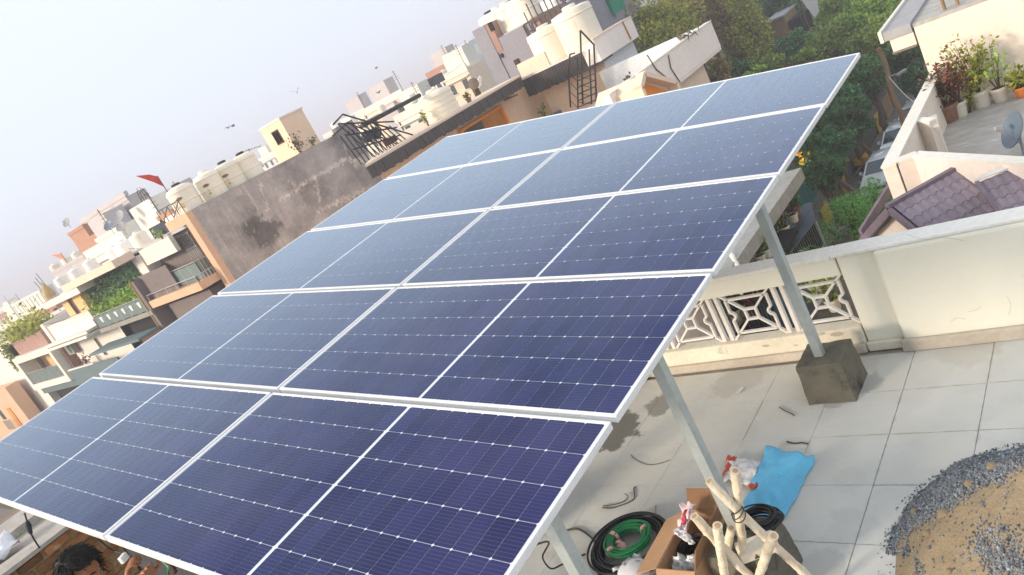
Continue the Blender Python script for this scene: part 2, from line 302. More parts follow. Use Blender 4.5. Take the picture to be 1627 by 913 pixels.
# ------------------------------------------------------------------ objects
def wloc(o):
    v = Vector((0, 0, 0))
    while o is not None:
        v += o.location; o = o.parent
    return v
def props(o, label=None, cat=None, group=None, kind=None):
    if label: o['label'] = label
    if cat: o['category'] = cat
    if group: o['group'] = group
    if kind: o['kind'] = kind
    return o
def T(name, label, cat, loc, group=None):
    o = bpy.data.objects.new(name, None); COL.objects.link(o); o.location = loc; o.empty_display_size = .2
    return props(o, label, cat, group)
class MB:
    """collects shapes given in world coordinates; build() links them as one mesh object"""
    def __init__(s): s.v = []; s.f = []
    def add(s, vs, fs):
        k = len(s.v); s.v += [tuple(x) for x in vs]; s.f += [[i + k for i in f] for f in fs]; return s
    def box(s, x0, x1, y0, y1, z0, z1):
        if x0 > x1: x0, x1 = x1, x0
        if y0 > y1: y0, y1 = y1, y0
        if z0 > z1: z0, z1 = z1, z0
        return s.add([(x0, y0, z0), (x1, y0, z0), (x1, y1, z0), (x0, y1, z0), (x0, y0, z1), (x1, y0, z1), (x1, y1, z1), (x0, y1, z1)],
                     [(0, 3, 2, 1), (4, 5, 6, 7), (0, 1, 5, 4), (1, 2, 6, 5), (2, 3, 7, 6), (3, 0, 4, 7)])
    def ext(s, poly, vec):
        n = len(poly); vec = Vector(vec); a = [Vector(p) for p in poly]
        return s.add(a + [p + vec for p in a], [tuple(range(n - 1, -1, -1)), tuple(range(n, 2 * n))] + [(i, (i + 1) % n, n + (i + 1) % n, n + i) for i in range(n)])
    def tube(s, pts, r, n=8, r1=None, caps=True):
        pts = [Vector(p) for p in pts]; m = len(pts); vs = []; fs = []; u = None
        for i, p in enumerate(pts):
            d = (pts[min(i + 1, m - 1)] - pts[max(i - 1, 0)])
            d = d.normalized() if d.length > 1e-9 else Vector((0, 0, 1))
            if u is None: u = d.orthogonal().normalized()
            else:
                u = u - d * u.dot(d); u = u.normalized() if u.length > 1e-6 else d.orthogonal().normalized()
            w = d.cross(u)
            rr = r[i] if isinstance(r, (list, tuple)) else (r if r1 is None else r + (r1 - r) * i / max(1, m - 1))
            for k in range(n):
                a = 2 * math.pi * k / n; vs.append(p + (u * math.cos(a) + w * math.sin(a)) * rr)
        for i in range(m - 1):
            for k in range(n):
                k2 = (k + 1) % n; fs.append((i * n + k, i * n + k2, (i + 1) * n + k2, (i + 1) * n + k))
        if caps: fs += [tuple(range(n - 1, -1, -1)), tuple((m - 1) * n + k for k in range(n))]
        return s.add(vs, fs)
    def lathe(s, c, prof, n=20, axis=None):
        c = Vector(c); vs = []; fs = []; m = len(prof)
        q = Vector((0, 0, 1)).rotation_difference(Vector(axis)).to_matrix() if axis is not None else Matrix.Identity(3)
        for r, z in prof:
            for k in range(n):
                a = 2 * math.pi * k / n; vs.append(c + q @ Vector((r * math.cos(a), r * math.sin(a), z)))
        for i in range(m - 1):
            for k in range(n):
                k2 = (k + 1) % n; fs.append((i * n + k, i * n + k2, (i + 1) * n + k2, (i + 1) * n + k))
        fs += [tuple(range(n - 1, -1, -1)), tuple((m - 1) * n + k for k in range(n))]
        return s.add(vs, fs)
    def bar(s, a, b, w, h, up=(0, 0, 1)):
        a = Vector(a); b = Vector(b); d = (b - a).normalized(); up = Vector(up)
        x = d.cross(up); x = x.normalized() if x.length > 1e-6 else d.orthogonal().normalized()
        y = x.cross(d)
        P = [x * (sx * w / 2) + y * (sy * h / 2) for sx, sy in ((-1, -1), (1, -1), (1, 1), (-1, 1))]
        return s.add([a + p for p in P] + [b + p for p in P], [(0, 1, 2, 3), (7, 6, 5, 4), (4, 5, 1, 0), (5, 6, 2, 1), (6, 7, 3, 2), (7, 4, 0, 3)])
    def build(s, name, mat, parent=None, smooth=False, bevel=0, label=None, cat=None, group=None, kind=None, loc=None, flat=False):
        me = bpy.data.meshes.new(name)
        if parent is not None: base = wloc(parent)
        elif loc is not None: base = Vector(loc)
        else:
            a = np.array(s.v); base = Vector(((a[:, 0].min() + a[:, 0].max()) / 2, (a[:, 1].min() + a[:, 1].max()) / 2, a[:, 2].min()))
        me.from_pydata([(x - base.x, y - base.y, z - base.z) for x, y, z in s.v], [], s.f)
        me.update()
        if smooth: me.shade_smooth()
        me.materials.append(mat)
        o = bpy.data.objects.new(name, me); COL.objects.link(o)
        if parent is not None: o.parent = parent
        else: o.location = base
        if bevel:
            b = o.modifiers.new('bevel', 'BEVEL'); b.width = bevel; b.segments = 2; b.limit_method = 'ANGLE'
        if smooth and not flat:
            try: me.set_sharp_from_angle(angle=R(40))
            except Exception: pass
        return props(o, label, cat, group, kind)
def copy_tree(root, loc, rotz=None, label=None, name=None):
    c = root.copy(); COL.objects.link(c); c.location = loc
    if rotz is not None: c.rotation_euler = (0, 0, rotz)
    if label: c['label'] = label
    def rec(src, dst):
        for ch in list(src.children):
            k = ch.copy(); COL.objects.link(k); k.parent = dst; rec(ch, k)
    rec(root, c)
    return c
def BX(name, mat, parent, *b, **k): return MB().box(*b).build(name, mat, parent, **k)

def leafmesh(name, mat, parent, centers, size, rng, flat=.0, loc=None, asp=.55, **k):
    """many small leaf faces round the given points"""
    n = len(centers); c = np.asarray(centers, float)
    base = np.array(wloc(parent)) if parent is not None else np.array(loc if loc is not None else c.mean(0))
    d = rng.normal(size=(n, 3)); d[:, 2] *= (1 - flat); d /= np.linalg.norm(d, axis=1)[:, None] + 1e-9
    e = rng.normal(size=(n, 3)); e -= d * (e * d).sum(1)[:, None]; e /= np.linalg.norm(e, axis=1)[:, None] + 1e-9
    s = size * rng.uniform(.6, 1.35, n)[:, None]
    v = np.stack([c - d * s * .5, c + e * s * asp * .5, c + d * s * .5, c - e * s * asp * .5], 1).reshape(-1, 3) - base
    me = bpy.data.meshes.new(name)
    me.vertices.add(4 * n); me.vertices.foreach_set('co', v.ravel())
    me.loops.add(4 * n); me.loops.foreach_set('vertex_index', np.arange(4 * n, dtype=np.int32))
    me.polygons.add(n); me.polygons.foreach_set('loop_start', np.arange(0, 4 * n, 4, dtype=np.int32)); me.polygons.foreach_set('loop_total', np.full(n, 4, np.int32))
    me.update(calc_edges=True); me.materials.append(mat)
    o = bpy.data.objects.new(name, me); COL.objects.link(o)
    if parent is not None: o.parent = parent
    else: o.location = base
    return props(o, k.get('label'), k.get('cat'), k.get('group'), k.get('kind'))

# ================================================================== THE ROOF
MB().box(-1.0, 9.0, -5.0, 4.16, GZ, -.012).build('roof_floor', MT['mortar'], kind='structure', loc=(4, 0, 0))
rf = bpy.data.objects['roof_floor']
rng = np.random.default_rng(3)
PX0, PY0, SW, SD = 4.77, 3.955, .48, .46
def slab_material(spots):
    """whitewashed cement slab: grime along the joints, damp and stains where they lie on the roof"""
    m = bpy.data.materials.new('roof_slab_stained'); m.use_nodes = True; nt = m.node_tree; N = nt.nodes; L = nt.links; b = N['Principled BSDF']
    b.inputs['Roughness'].default_value = .78; b.inputs['Specular IOR Level'].default_value = .35
    gm = N.new('ShaderNodeNewGeometry'); tc = N.new('ShaderNodeTexCoord'); oi = N.new('ShaderNodeObjectInfo')
    def noi(sc, det=7, rg=.62):
        n = N.new('ShaderNodeTexNoise'); n.inputs['Scale'].default_value = sc; n.inputs['Detail'].default_value = det; n.inputs['Roughness'].default_value = rg
        L.new(gm.outputs['Position'], n.inputs['Vector']); return n.outputs['Fac']
    def math_(op, a, c=None, d=None):
        n = N.new('ShaderNodeMath'); n.operation = op
        for k, q in enumerate((a, c, d)):
            if q is None: continue
            if isinstance(q, (int, float)): n.inputs[k].default_value = q
            else: L.new(q, n.inputs[k])
        return n.outputs[0]
    def ramp(f, p0, p1, c0, c1):
        r = N.new('ShaderNodeValToRGB'); r.color_ramp.elements[0].position = p0; r.color_ramp.elements[1].position = p1
        r.color_ramp.elements[0].color = (*c0, 1); r.color_ramp.elements[1].color = (*c1, 1); L.new(f, r.inputs[0]); return r.outputs[0]
    def mix(f, a, c):
        n = N.new('ShaderNodeMixRGB'); L.new(f, n.inputs[0]); L.new(a, n.inputs[1])
        if isinstance(c, tuple): n.inputs[2].default_value = (*c, 1)
        else: L.new(c, n.inputs[2])
        return n.outputs[0]
    col = ramp(noi(1.1), .3, .7, (.54, .55, .53), (.67, .675, .645))
    col = mix(math_('MULTIPLY', ramp(noi(4.2, 9, .7), .52, .72, (0, 0, 0), (1, 1, 1)), .50), col, (.49, .495, .47))
    col = mix(math_('MULTIPLY', ramp(noi(2.3, 9, .7), .48, .7, (0, 0, 0), (1, 1, 1)), .5), col, (.66, .62, .55))
    n_ = N.new('ShaderNodeTexNoise'); n_.inputs['Scale'].default_value = 55; n_.inputs['Detail'].default_value = 5; L.new(gm.outputs['Position'], n_.inputs['Vector'])
    col = mix(math_('MULTIPLY', n_.outputs['Fac'], .16), col, (.42, .42, .405))
    # grime near the joints
    sp = N.new('ShaderNodeSeparateXYZ'); L.new(tc.outputs['Object'], sp.inputs[0])
    ex = math_('MULTIPLY', math_('ABSOLUTE', sp.outputs[0]), 1 / (SW / 2)); ey = math_('MULTIPLY', math_('ABSOLUTE', sp.outputs[1]), 1 / (SD / 2))
    ed = math_('ADD', math_('MAXIMUM', ex, ey), math_('MULTIPLY_ADD', noi(9, 8, .7), .30, -.15))
    px_ = N.new('ShaderNodeSeparateXYZ'); L.new(gm.outputs['Position'], px_.inputs[0])
    side = math_('MULTIPLY_ADD', ramp(px_.outputs[0], 0, 1, (0, 0, 0), (1, 1, 1)), 0, 0)
    far = N.new('ShaderNodeMapRange'); far.inputs[1].default_value = 3.9; far.inputs[2].default_value = 4.9; far.inputs[3].default_value = .15; far.inputs[4].default_value = .45; L.new(px_.outputs[0], far.inputs[0])
    col = mix(math_('MULTIPLY', ramp(ed, .965, 1.07, (0, 0, 0), (1, 1, 1)), far.outputs[0]), col, (.36, .335, .29))
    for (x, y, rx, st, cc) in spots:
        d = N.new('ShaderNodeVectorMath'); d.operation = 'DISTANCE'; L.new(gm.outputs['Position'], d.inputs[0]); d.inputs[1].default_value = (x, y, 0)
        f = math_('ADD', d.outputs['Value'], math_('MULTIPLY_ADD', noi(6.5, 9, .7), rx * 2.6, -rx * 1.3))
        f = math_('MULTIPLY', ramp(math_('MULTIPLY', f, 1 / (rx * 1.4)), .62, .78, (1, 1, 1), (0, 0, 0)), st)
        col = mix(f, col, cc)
    L.new(col, b.inputs['Base Color'])
    bp = N.new('ShaderNodeBump'); bp.inputs['Strength'].default_value = .25; bp.inputs['Distance'].default_value = .01; L.new(noi(24, 9, .7), bp.inputs['Height']); L.new(bp.outputs[0], b.inputs['Normal'])
    return m
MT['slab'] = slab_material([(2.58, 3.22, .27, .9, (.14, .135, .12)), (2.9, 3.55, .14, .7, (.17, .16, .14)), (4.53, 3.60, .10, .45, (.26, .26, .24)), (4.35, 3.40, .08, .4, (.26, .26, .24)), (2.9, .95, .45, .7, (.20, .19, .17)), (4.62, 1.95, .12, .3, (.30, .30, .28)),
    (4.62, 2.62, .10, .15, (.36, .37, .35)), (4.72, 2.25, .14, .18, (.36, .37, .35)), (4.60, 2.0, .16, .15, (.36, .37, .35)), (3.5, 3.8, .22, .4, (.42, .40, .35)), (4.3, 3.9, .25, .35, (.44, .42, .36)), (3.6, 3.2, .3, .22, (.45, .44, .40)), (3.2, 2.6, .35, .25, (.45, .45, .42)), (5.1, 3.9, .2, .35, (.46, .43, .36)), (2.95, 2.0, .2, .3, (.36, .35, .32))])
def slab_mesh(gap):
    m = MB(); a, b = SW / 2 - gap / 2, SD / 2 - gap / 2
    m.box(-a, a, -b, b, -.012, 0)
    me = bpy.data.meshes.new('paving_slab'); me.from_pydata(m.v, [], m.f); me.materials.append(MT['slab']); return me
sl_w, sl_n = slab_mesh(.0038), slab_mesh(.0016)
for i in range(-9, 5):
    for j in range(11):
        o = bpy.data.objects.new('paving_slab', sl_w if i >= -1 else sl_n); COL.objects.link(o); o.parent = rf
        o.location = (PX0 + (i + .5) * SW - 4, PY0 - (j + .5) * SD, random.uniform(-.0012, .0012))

# ------------------------------------------------------------------ parapet with its lattice
pw = T('parapet_wall', 'cream painted parapet wall with pilaster along the roof edge, right of the white lattice', 'wall', (5.4, 4.05, 0))
BX('wall_panel', MT['cream'], pw, 4.722, 9.0, 3.975, 4.15, .0, .775, bevel=.02)
BX('pilaster', MT['cream'], pw, 4.462, 4.735, 4.035, 4.15, .0, .765, bevel=.012)
BX('coping', MT['coping'], pw, 4.44, 9.0, 3.99, 4.17, .776, .80, bevel=.008)
BX('skirting', MT['skirt'], pw, 4.70, 9.0, 3.94, 3.974, .0, .095, bevel=.012)
BX('skirting', MT['cream_old'], pw, 4.455, 4.698, 4.0, 4.034, .0, .075, bevel=.012)
bl = T('balustrade', 'low cream balustrade with white cast lattice panels under a thick top rail', 'balustrade', (3.0, 4.1, 0))
BX('top_rail', MT['cream'], bl, -1.0, 4.455, 4.02, 4.15, .625, .765, bevel=.01)
BX('coping', MT['coping'], bl, -1.0, 4.438, 3.995, 4.17, .767, .80, bevel=.008)
BX('kerb', MT['cream_old'], bl, -1.0, 4.455, 4.02, 4.15, .0, .205, bevel=.012)
BX('skirting', MT['skirt'], bl, -1.0, 4.45, 3.985, 4.018, .0, .075, bevel=.012)
m = MB()
for (x, z, s) in ((4.28, .17, 1.), (4.17, .19, .7), (3.72, .15, .6), (3.95, .12, .4)):
    ps = [(x + .05 * s * math.cos(a) * (1 + .4 * noise.noise(Vector((math.cos(a) * 2, math.sin(a) * 2, x * 9)))), 4.0195, z + .018 * s * math.sin(a)) for a in [k * math.pi / 7 for k in range(14)]]
    m.ext(ps, (0, -.002, 0))
m.build('peeling_patch', MT['skirt'], bl)
def lattice_panel(xa, xb):
    z0, z1, y = .206, .624, 4.085
    w, h = xb - xa, z1 - z0; cx_, cz_ = (xa + xb) / 2, (z0 + z1) / 2
    m = MB(); t = .0175
    def seg(p, q): m.bar((p[0], y, p[1]), (q[0], y, q[1]), t, .03, (0, 1, 0))
    za, zb = z0 + h * .13, z1 - h * .15
    xl, xr = xa + w * .11, xb - w * .11
    s = .062
    dia = [(cx_ - s, cz_ + .008), (cx_ - .01, cz_ + s), (cx_ + s, cz_ - .008), (cx_ + .01, cz_ - s)]
    dia = [(cx_ - s * .72, cz_ + s * .72), (cx_ + s * .72, cz_ + s * .72), (cx_ + s * .72, cz_ - s * .72), (cx_ - s * .72, cz_ - s * .72)]
    for k in range(4): seg(dia[k], dia[(k + 1) % 4])
    for d, c in zip(dia, ((xa, z1), (xb, z1), (xb, z0), (xa, z0))): seg(d, c)
    seg((xl, zb), (xr, zb)); seg((xl, za), (xr, za))
    for x, sg in ((xl, -1), (xr, 1)):
        r = .034
        seg((x, za), (x, cz_ - r)); seg((x, cz_ + r), (x, zb))
        arc = [(x - sg * r * math.sin(a), cz_ - r * math.cos(a)) for a in [k * math.pi / 6 for k in range(7)]]
        for a, b in zip(arc, arc[1:]): seg(a, b)
    m.build('lattice_panel', MT['lattice'], bl, bevel=.003)
x = 4.45
while x > 0.2:
    lattice_panel(x - .435, x)
    for xx in (x - .455, x - .525): BX('baluster', MT['lattice'], bl, xx - .016, xx + .016, 4.065, 4.105, .206, .624, bevel=.004)
    x -= .545

# ------------------------------------------------------------------ solar panels
PL, PW, PG, PT = 2.278, 1.134, .0455, .035
def ploc(row, colm): return PAN(colm * (PL + .02), row * (PW + PG), row * -.0064)
cellm = None
def cell_mesh():
    hx, hy, c = .0909 / 2, .1817 / 2, .0064
    m = MB()
    m.add([(-hx + c, -hy, 0), (hx - c, -hy, 0), (hx, -hy + c, 0), (hx, hy - c, 0), (hx - c, hy, 0), (-hx + c, hy, 0), (-hx, hy - c, 0), (-hx, -hy + c, 0)], [tuple(range(8))])
    me = bpy.data.meshes.new('cell'); me.from_pydata(m.v, [], m.f); me.materials.append(MT['cell']); return me
def frame_mesh():
    m = MB(); lp = .014
    # top lip, then side rails with two grooves
    def ring(x0, x1, y0, y1, w, z0, z1):
        m.box(x0, x1, y0, y0 + w, z0, z1); m.box(x0, x1, y1 - w, y1, z0, z1)
        m.box(x0, x0 + w, y0 + w, y1 - w, z0, z1); m.box(x1 - w, x1, y0 + w, y1 - w, z0, z1)
    ring(0, PL, 0, PW, lp, -.012, 0)
    ring(.002, PL - .002, .002, PW - .002, lp - .004, -.018, -.0121)
    ring(0, PL, 0, PW, lp, -.026, -.0181)
    ring(.002, PL - .002, .002, PW - .002, lp - .004, -.029, -.0261)
    ring(0, PL, 0, PW, .03, -PT, -.0291)
    me = bpy.data.meshes.new('frame'); me.from_pydata(m.v, [], m.f); me.materials.append(MT['alu']); return me
def sheet_mesh():
    m = MB(); m.box(.0142, PL - .0142, .0142, PW - .0142, -.0095, -.004)
    me = bpy.data.meshes.new('backsheet'); me.from_pydata(m.v, [], m.f); me.materials.append(MT['back']); return me
def jbox_mesh():
    m = MB(); m.box(PL / 2 - .05, PL / 2 + .05, PW / 2 - .04, PW / 2 + .04, -.03, -.0098)
    me = bpy.data.meshes.new('junction_box'); me.from_pydata(m.v, [], m.f); me.materials.append(MT['black']); return me
CM, FM, SM, JM = cell_mesh(), frame_mesh(), sheet_mesh(), jbox_mesh()
row_words = ['nearest the camera', 'second from the camera', 'in the middle row', 'second from the far end', 'in the farthest row']
fine = ['with its lower corner over the front post, bottom right of the array', 'over the worker, bottom left of the array',
        '', '', '', '', '', '', 'at the far corner near the wooden pole', 'at the far corner in front of the ladder house']
q = PB.to_quaternion()
for r in range(5):
    for c in (1, 0):
        lab = 'blue black solar panel in white frame, %s column, row %s' % ('right' if c else 'left', row_words[r].replace('in the ', '').replace(' row', ''))
        o = T('solar_panel', lab, 'solar panel', ploc(r, c), 'solar panels mounted in the tilted array')
        o.rotation_mode = 'QUATERNION'; o.rotation_quaternion = q
        for nm, me in (('frame', FM), ('backsheet', SM), ('junction_box', JM)):
            k = bpy.data.objects.new(nm, me); COL.objects.link(k); k.parent = o
        for i in range(24):
            xx = PL / 2 + (-1 if i < 12 else 1) * (.010 + .0462 + .0924 * ((11 - i) if i < 12 else (i - 12)))
            for j in range(6):
                k = bpy.data.objects.new('cell', CM); COL.objects.link(k); k.parent = o
                k.location = (xx, PW / 2 + (j - 2.5) * .1842, -.0032)

# ------------------------------------------------------------------ stand
st = T('panel_stand', 'galvanised steel stand of square posts and rails carrying the solar panels', 'stand', (2.2, 2.9, 0))
posts_r = [(4.318, 3.55), (4.318, 1.86), (4.30, .79)]
posts_l = [(.6, 4.6), (.6, 3.0), (.6, 1.6), (2.3, 3.9), (2.3, 1.9)]
def pz_under(x, y):                      # underside of the panel plane above a floor point
    n = PB.col[2]; p0 = PAN(0, 0, -.045)
    return p0.z - (n.x * (x - p0.x) + n.y * (y - p0.y)) / n.z
for x, y in posts_r + posts_l:
    BX('post', MT['steel'], st, x - .03, x + .03, y - .03, y + .03, .02, pz_under(x, y) - .055, bevel=.004)
for x, y in posts_r:
    z_ = pz_under(x, y) - .055
    BX('cap_plate', MT['steel'], st, x - .05, x + .05, y - .05, y + .05, z_ + .001, z_ + .009)
    for s in (-1, 1): MB().lathe((x + .031, y + s * .012, z_ - .05), [(.009, 0), (.009, .008), (.005, .009)], 6, axis=(1, 0, 0)).build('bolt', MT['alu_side'], st)
for yy in (.35, 2.05, 3.75, 5.45):
    a, b = PAN(.05, yy, -.075), PAN(4.5, yy, -.075); MB().bar(a, b, .04, .075, PB.col[2]).build('rafter', MT['steel'], st)
for xx in (.5, 1.75, 2.85, 4.32):
    a, b = PAN(xx, -.02 + .08, -.112), PAN(xx, 5.8, -.112); MB().bar(a, b, .04, .03, PB.col[2]).build('purlin', MT['steel'], st)

def cement_block(x, y, w, h, label, mat):
    m = MB(); a, b = w / 2, w / 2 * .94
    vs = [(x - a, y - a, 0), (x + a, y - a, 0), (x + a, y + a, 0), (x - a, y + a, 0), (x - b, y - b, h), (x + b, y - b, h * 1.02), (x + b, y + b, h), (x - b, y + b, h * .98)]
    m.add(vs, [(0, 3, 2, 1), (4, 5, 6, 7), (0, 1, 5, 4), (1, 2, 6, 5), (2, 3, 7, 6), (3, 0, 4, 7)])
    bm = bmesh.new(); me = bpy.data.meshes.new('t'); me.from_pydata(m.v, [], m.f); bm.from_mesh(me)
    bmesh.ops.subdivide_edges(bm, edges=bm.edges[:], cuts=9, use_grid_fill=True)
    for v in bm.verts:
        n_ = noise.noise(v.co * 9) * .008 + noise.noise(v.co * 31) * .005
        d = Vector((v.co.x - x, v.co.y - y, v.co.z - h / 2)); v.co += d.normalized() * n_
    mm = MB(); bm.verts.ensure_lookup_table(); mm.v = [tuple(v.co) for v in bm.verts]; mm.f = [[v.index for v in f.verts] for f in bm.faces]; bm.free()
    return mm.build('cement_block', mat, label=label, cat='block', group='cast cement footings of the panel stand', smooth=True)
cement_block(4.34, 3.56, .32, .30, 'rough damp cement block under the rear post beside the balustrade', MT['cement'])
cement_block(4.365, 1.815, .33, .30, 'rough cement block behind the bamboo poles with cable lying on it', MT['cement'])
cement_block(4.30, .79, .32, .30, 'rough cement block under the front post at the lower edge', MT['cement'])
for (x, y), w_ in zip(posts_l, ('far left corner', 'left edge middle', 'near left corner beside the worker', 'far middle', 'near middle')):
    cement_block(x, y, .32, .30, 'rough cement block in the shade under the panels, %s post' % w_, MT['cement'])

# ------------------------------------------------------------------ bamboo
def bamboo(top, zt, bot, zb, r, label, bend=.0):
    a, b = PZ(*top, zt), PZ(*bot, zb)
    ax = (b - a).normalized(); o = T('bamboo_pole', label, 'bamboo pole', b, 'bamboo poles bundled beside the carton')
    side = ax.orthogonal().normalized(); pts = []; rad = []
    n = 52
    for i in range(n + 1):
        t = i / n; p = a.lerp(b, t) + side * (bend * math.sin(math.pi * t) + .005 * noise.noise(Vector((t * 9, a.x * 7, 0))))
        pts.append(p); rad.append(r * (1 + .10 * noise.noise(Vector((t * 22, a.y * 9, 3))) + .05 * noise.noise(Vector((t * 70, a.y * 5, 8))) + (.07 if i % 17 == 9 else 0) - .06 * t))
    cane = MB().tube(pts, rad, 14).build('cane', MT['bamboo'], o, smooth=True)
    for i in (9, 26, 43):
        d_ = (pts[i + 1] - pts[i - 1]).normalized(); MB().lathe(pts[i], [(rad[i] * .98, -.006), (rad[i] * 1.05, -.001), (rad[i] * 1.03, .003), (rad[i] * .98, .006)], 14, axis=d_).build('node_ring', MT['bamboo'], cane, smooth=True)
    m = MB(); m.lathe(pts[0] - ax * .0008, [(r * .98, .0), (r * .62, .0004)], 14, axis=-ax); m.build('cut_rim', MT['bamboo'], o)
    MB().lathe(pts[0] - ax * .0016, [(r * .58, 0), (r * .58, .0006)], 14, axis=-ax).build('pith', MT['bamboo_in'], o)
    return a, b
bamboo((1127, 764), .90, (1302, 932), .05, 0.0217, 'longest bamboo pole slanting across the bundle from upper left to lower right', .008)
bamboo((1168, 748), .92, (1190, 930), .05, 0.0228, 'upright bamboo pole with open end pointing up beside the red and white bag', .006)
bamboo((1103, 820), .72, (1222, 945), .05, 0.0228, 'bamboo pole slanting out over the open carton', .006)
bamboo((1140, 835), .74, (1158, 948), .05, 0.0228, 'short bamboo pole with dark open end at the front of the bundle', .004)
bamboo((1162, 838), .50, (1146, 935), .05, 0.0217, 'greyish bamboo pole behind the short front one', .004)
bamboo((1229, 851), .66, (1198, 940), .05, 0.0228, 'bamboo pole leaning left at the right end of the bundle', .004)
tp = PZ(1174, 818, .66)
m = MB()
for k in range(3):
    m.tube([tp + Vector((.034 * math.cos(a), .030 * math.sin(a), .012 * k + .02 * math.sin(a + k))) for a in [i * math.pi / 8 for i in range(17)]], .003, 6)
m.build('binding_wire', MT['twig'], label='thin wire binding the two long bamboo poles together', cat='wire')

# ------------------------------------------------------------------ carton and what lies in it
bx0, bx1, by0, by1, bh, th = 3.93, 4.165, 1.575, 2.04, .28, .006
cb = T('cardboard_box', 'open brown cardboard box with its flaps folded out, beside the bamboo', 'box', (4.05, 1.8, 0))
BX('bottom', MT['card_in'], cb, bx0, bx1, by0, by1, .004, .012)
BX('side_panel', MT['card'], cb, bx0, bx0 + th, by0, by1, .012, bh)
BX('side_panel', MT['card'], cb, bx1 - th, bx1, by0, by1, .012, bh)
BX('side_panel', MT['card'], cb, bx0 + th, bx1 - th, by0, by0 + th, .012, bh)
BX('side_panel', MT['card'], cb, bx0 + th, bx1 - th, by1 - th, by1, .012, bh)
def flap(p, q, d, name='flap', mat='card'):
    p, q, d = Vector(p), Vector(q), Vector(d)
    n = (q - p).cross(d).normalized() * .004
    MB().ext([p, q, q + d - (q - p) * .04, p + d + (q - p) * .04], n).build(name, MT[mat], cb)
flap((bx0, by0, bh), (bx0, by1, bh), (-.17, 0, -.07))
flap((bx0, by1, bh), (bx1, by1, bh), (-.05, .12, .05), mat='card_in')
flap((bx1, by0, bh), (bx1, by1, bh), (.05, 0, .13), mat='card_in')
flap((bx0, by0, bh), (bx1, by0, bh), (0, -.12, -.13))
def coil(name, cx_, cy_, z0, R0, n, rw, mat, label, cat, sx=1, tilt=(0, 0), seed=1, spread=.03, height=.05, ell=1.0, rot=0, parent=None):
    rr = random.Random(seed); m = MB()
    for k in range(n):
        Rk = R0 + rr.uniform(-spread, spread); zz = z0 + rw + height * rr.random(); ox, oy = rr.uniform(-.012, .012), rr.uniform(-.012, .012)
        e = rr.uniform(.94, 1.05) * ell; ph = rr.random() * 6; tz = rr.uniform(-.012, .012)
        pts = []
        for i in range(41):
            a = 2 * math.pi * i / 40
            x, y = Rk * math.cos(a), Rk * e * math.sin(a)
            x, y = x * math.cos(rot) - y * math.sin(rot), x * math.sin(rot) + y * math.cos(rot)
            pts.append((cx_ + ox + x, cy_ + oy + y, max(z0 + rw, zz + tz * math.sin(a + ph) + tilt[0] * x + tilt[1] * y)))
        m.tube(pts, rw, 6, caps=False)
    return m.build(name, MT[mat], parent, smooth=True, label=label, cat=cat, flat=True)
coil('cable_coil', 4.03, 1.80, .13, .085, 26, .0045, 'black', 'black cable coil packed inside the open cardboard box', 'cable coil', seed=5, spread=.03, height=.10)
MB().box(bx0 + .03, bx1 - .03, by0 + .05, by1 - .05, .013, .13).build('black_sack', MT['black'], bevel=.03, label='black plastic sack under the coil inside the cardboard box', cat='sack')
def crumple(name, corners, mat, label, cat, z=.02, amp=.025, seed=0, n=16, parent=None, thick=.004, fr=7):
    """a limp sheet spread between four corners, creased"""
    A, B_, C_, D = [Vector(c) for c in corners]; m = MB(); vs = []
    for i in range(n + 1):
        for j in range(n + 1):
            u, v = i / n, j / n
            p = A.lerp(B_, u).lerp(D.lerp(C_, u), v)
            h = amp * (.5 + noise.noise(Vector((p.x * fr + seed, p.y * fr, p.z * fr + seed)))) + amp * .4 * noise.noise(Vector((p.x * fr * 3, p.y * fr * 3 + seed, p.z * 9)))
            ed = .02 * noise.noise(Vector((u * 4 + seed, v * 4, seed)))
            vs.append(p + Vector((ed, ed, max(.004, h))))
    fs = [(i * (n + 1) + j, (i + 1) * (n + 1) + j, (i + 1) * (n + 1) + j + 1, i * (n + 1) + j + 1) for i in range(n) for j in range(n)]
    o = m.add(vs, fs).build(name, MT[mat], parent, smooth=True, label=label, cat=cat, flat=True)
    s = o.modifiers.new('thickness', 'SOLIDIFY'); s.thickness = thick
    return o
pb = T('plastic_bag', 'white plastic bag with crimson print and pink folds stuffed in the carton corner', 'plastic bag', (3.97, 1.98, .2))
crumple('bag_body', [(3.94, 1.86, .26), (4.03, 1.83, .28), (4.03, 2.0, .34), (3.93, 2.02, .32)], 'pink_pl', None, None, amp=.05, seed=4, parent=pb, fr=22)
crumple('bag_fold', [(3.955, 1.80, .30), (4.085, 1.74, .29), (4.10, 1.765, .29), (3.98, 1.85, .31)], 'white_pl', None, None, amp=.03, seed=9, parent=pb, fr=22)
crumple('crimson_print', [(3.975, 1.88, .315), (4.005, 1.87, .32), (4.005, 1.94, .345), (3.985, 1.95, .34)], 'crimson', None, None, amp=.04, seed=4, parent=pb, n=6, thick=.002, fr=22)
crumple('clear_bag', [(3.98, 1.60, .20), (4.14, 1.60, .20), (4.14, 1.70, .23), (3.98, 1.70, .23)], 'clear', 'crumpled clear plastic bag at the near end inside the cardboard box', 'plastic bag', amp=.05, seed=13, fr=25)

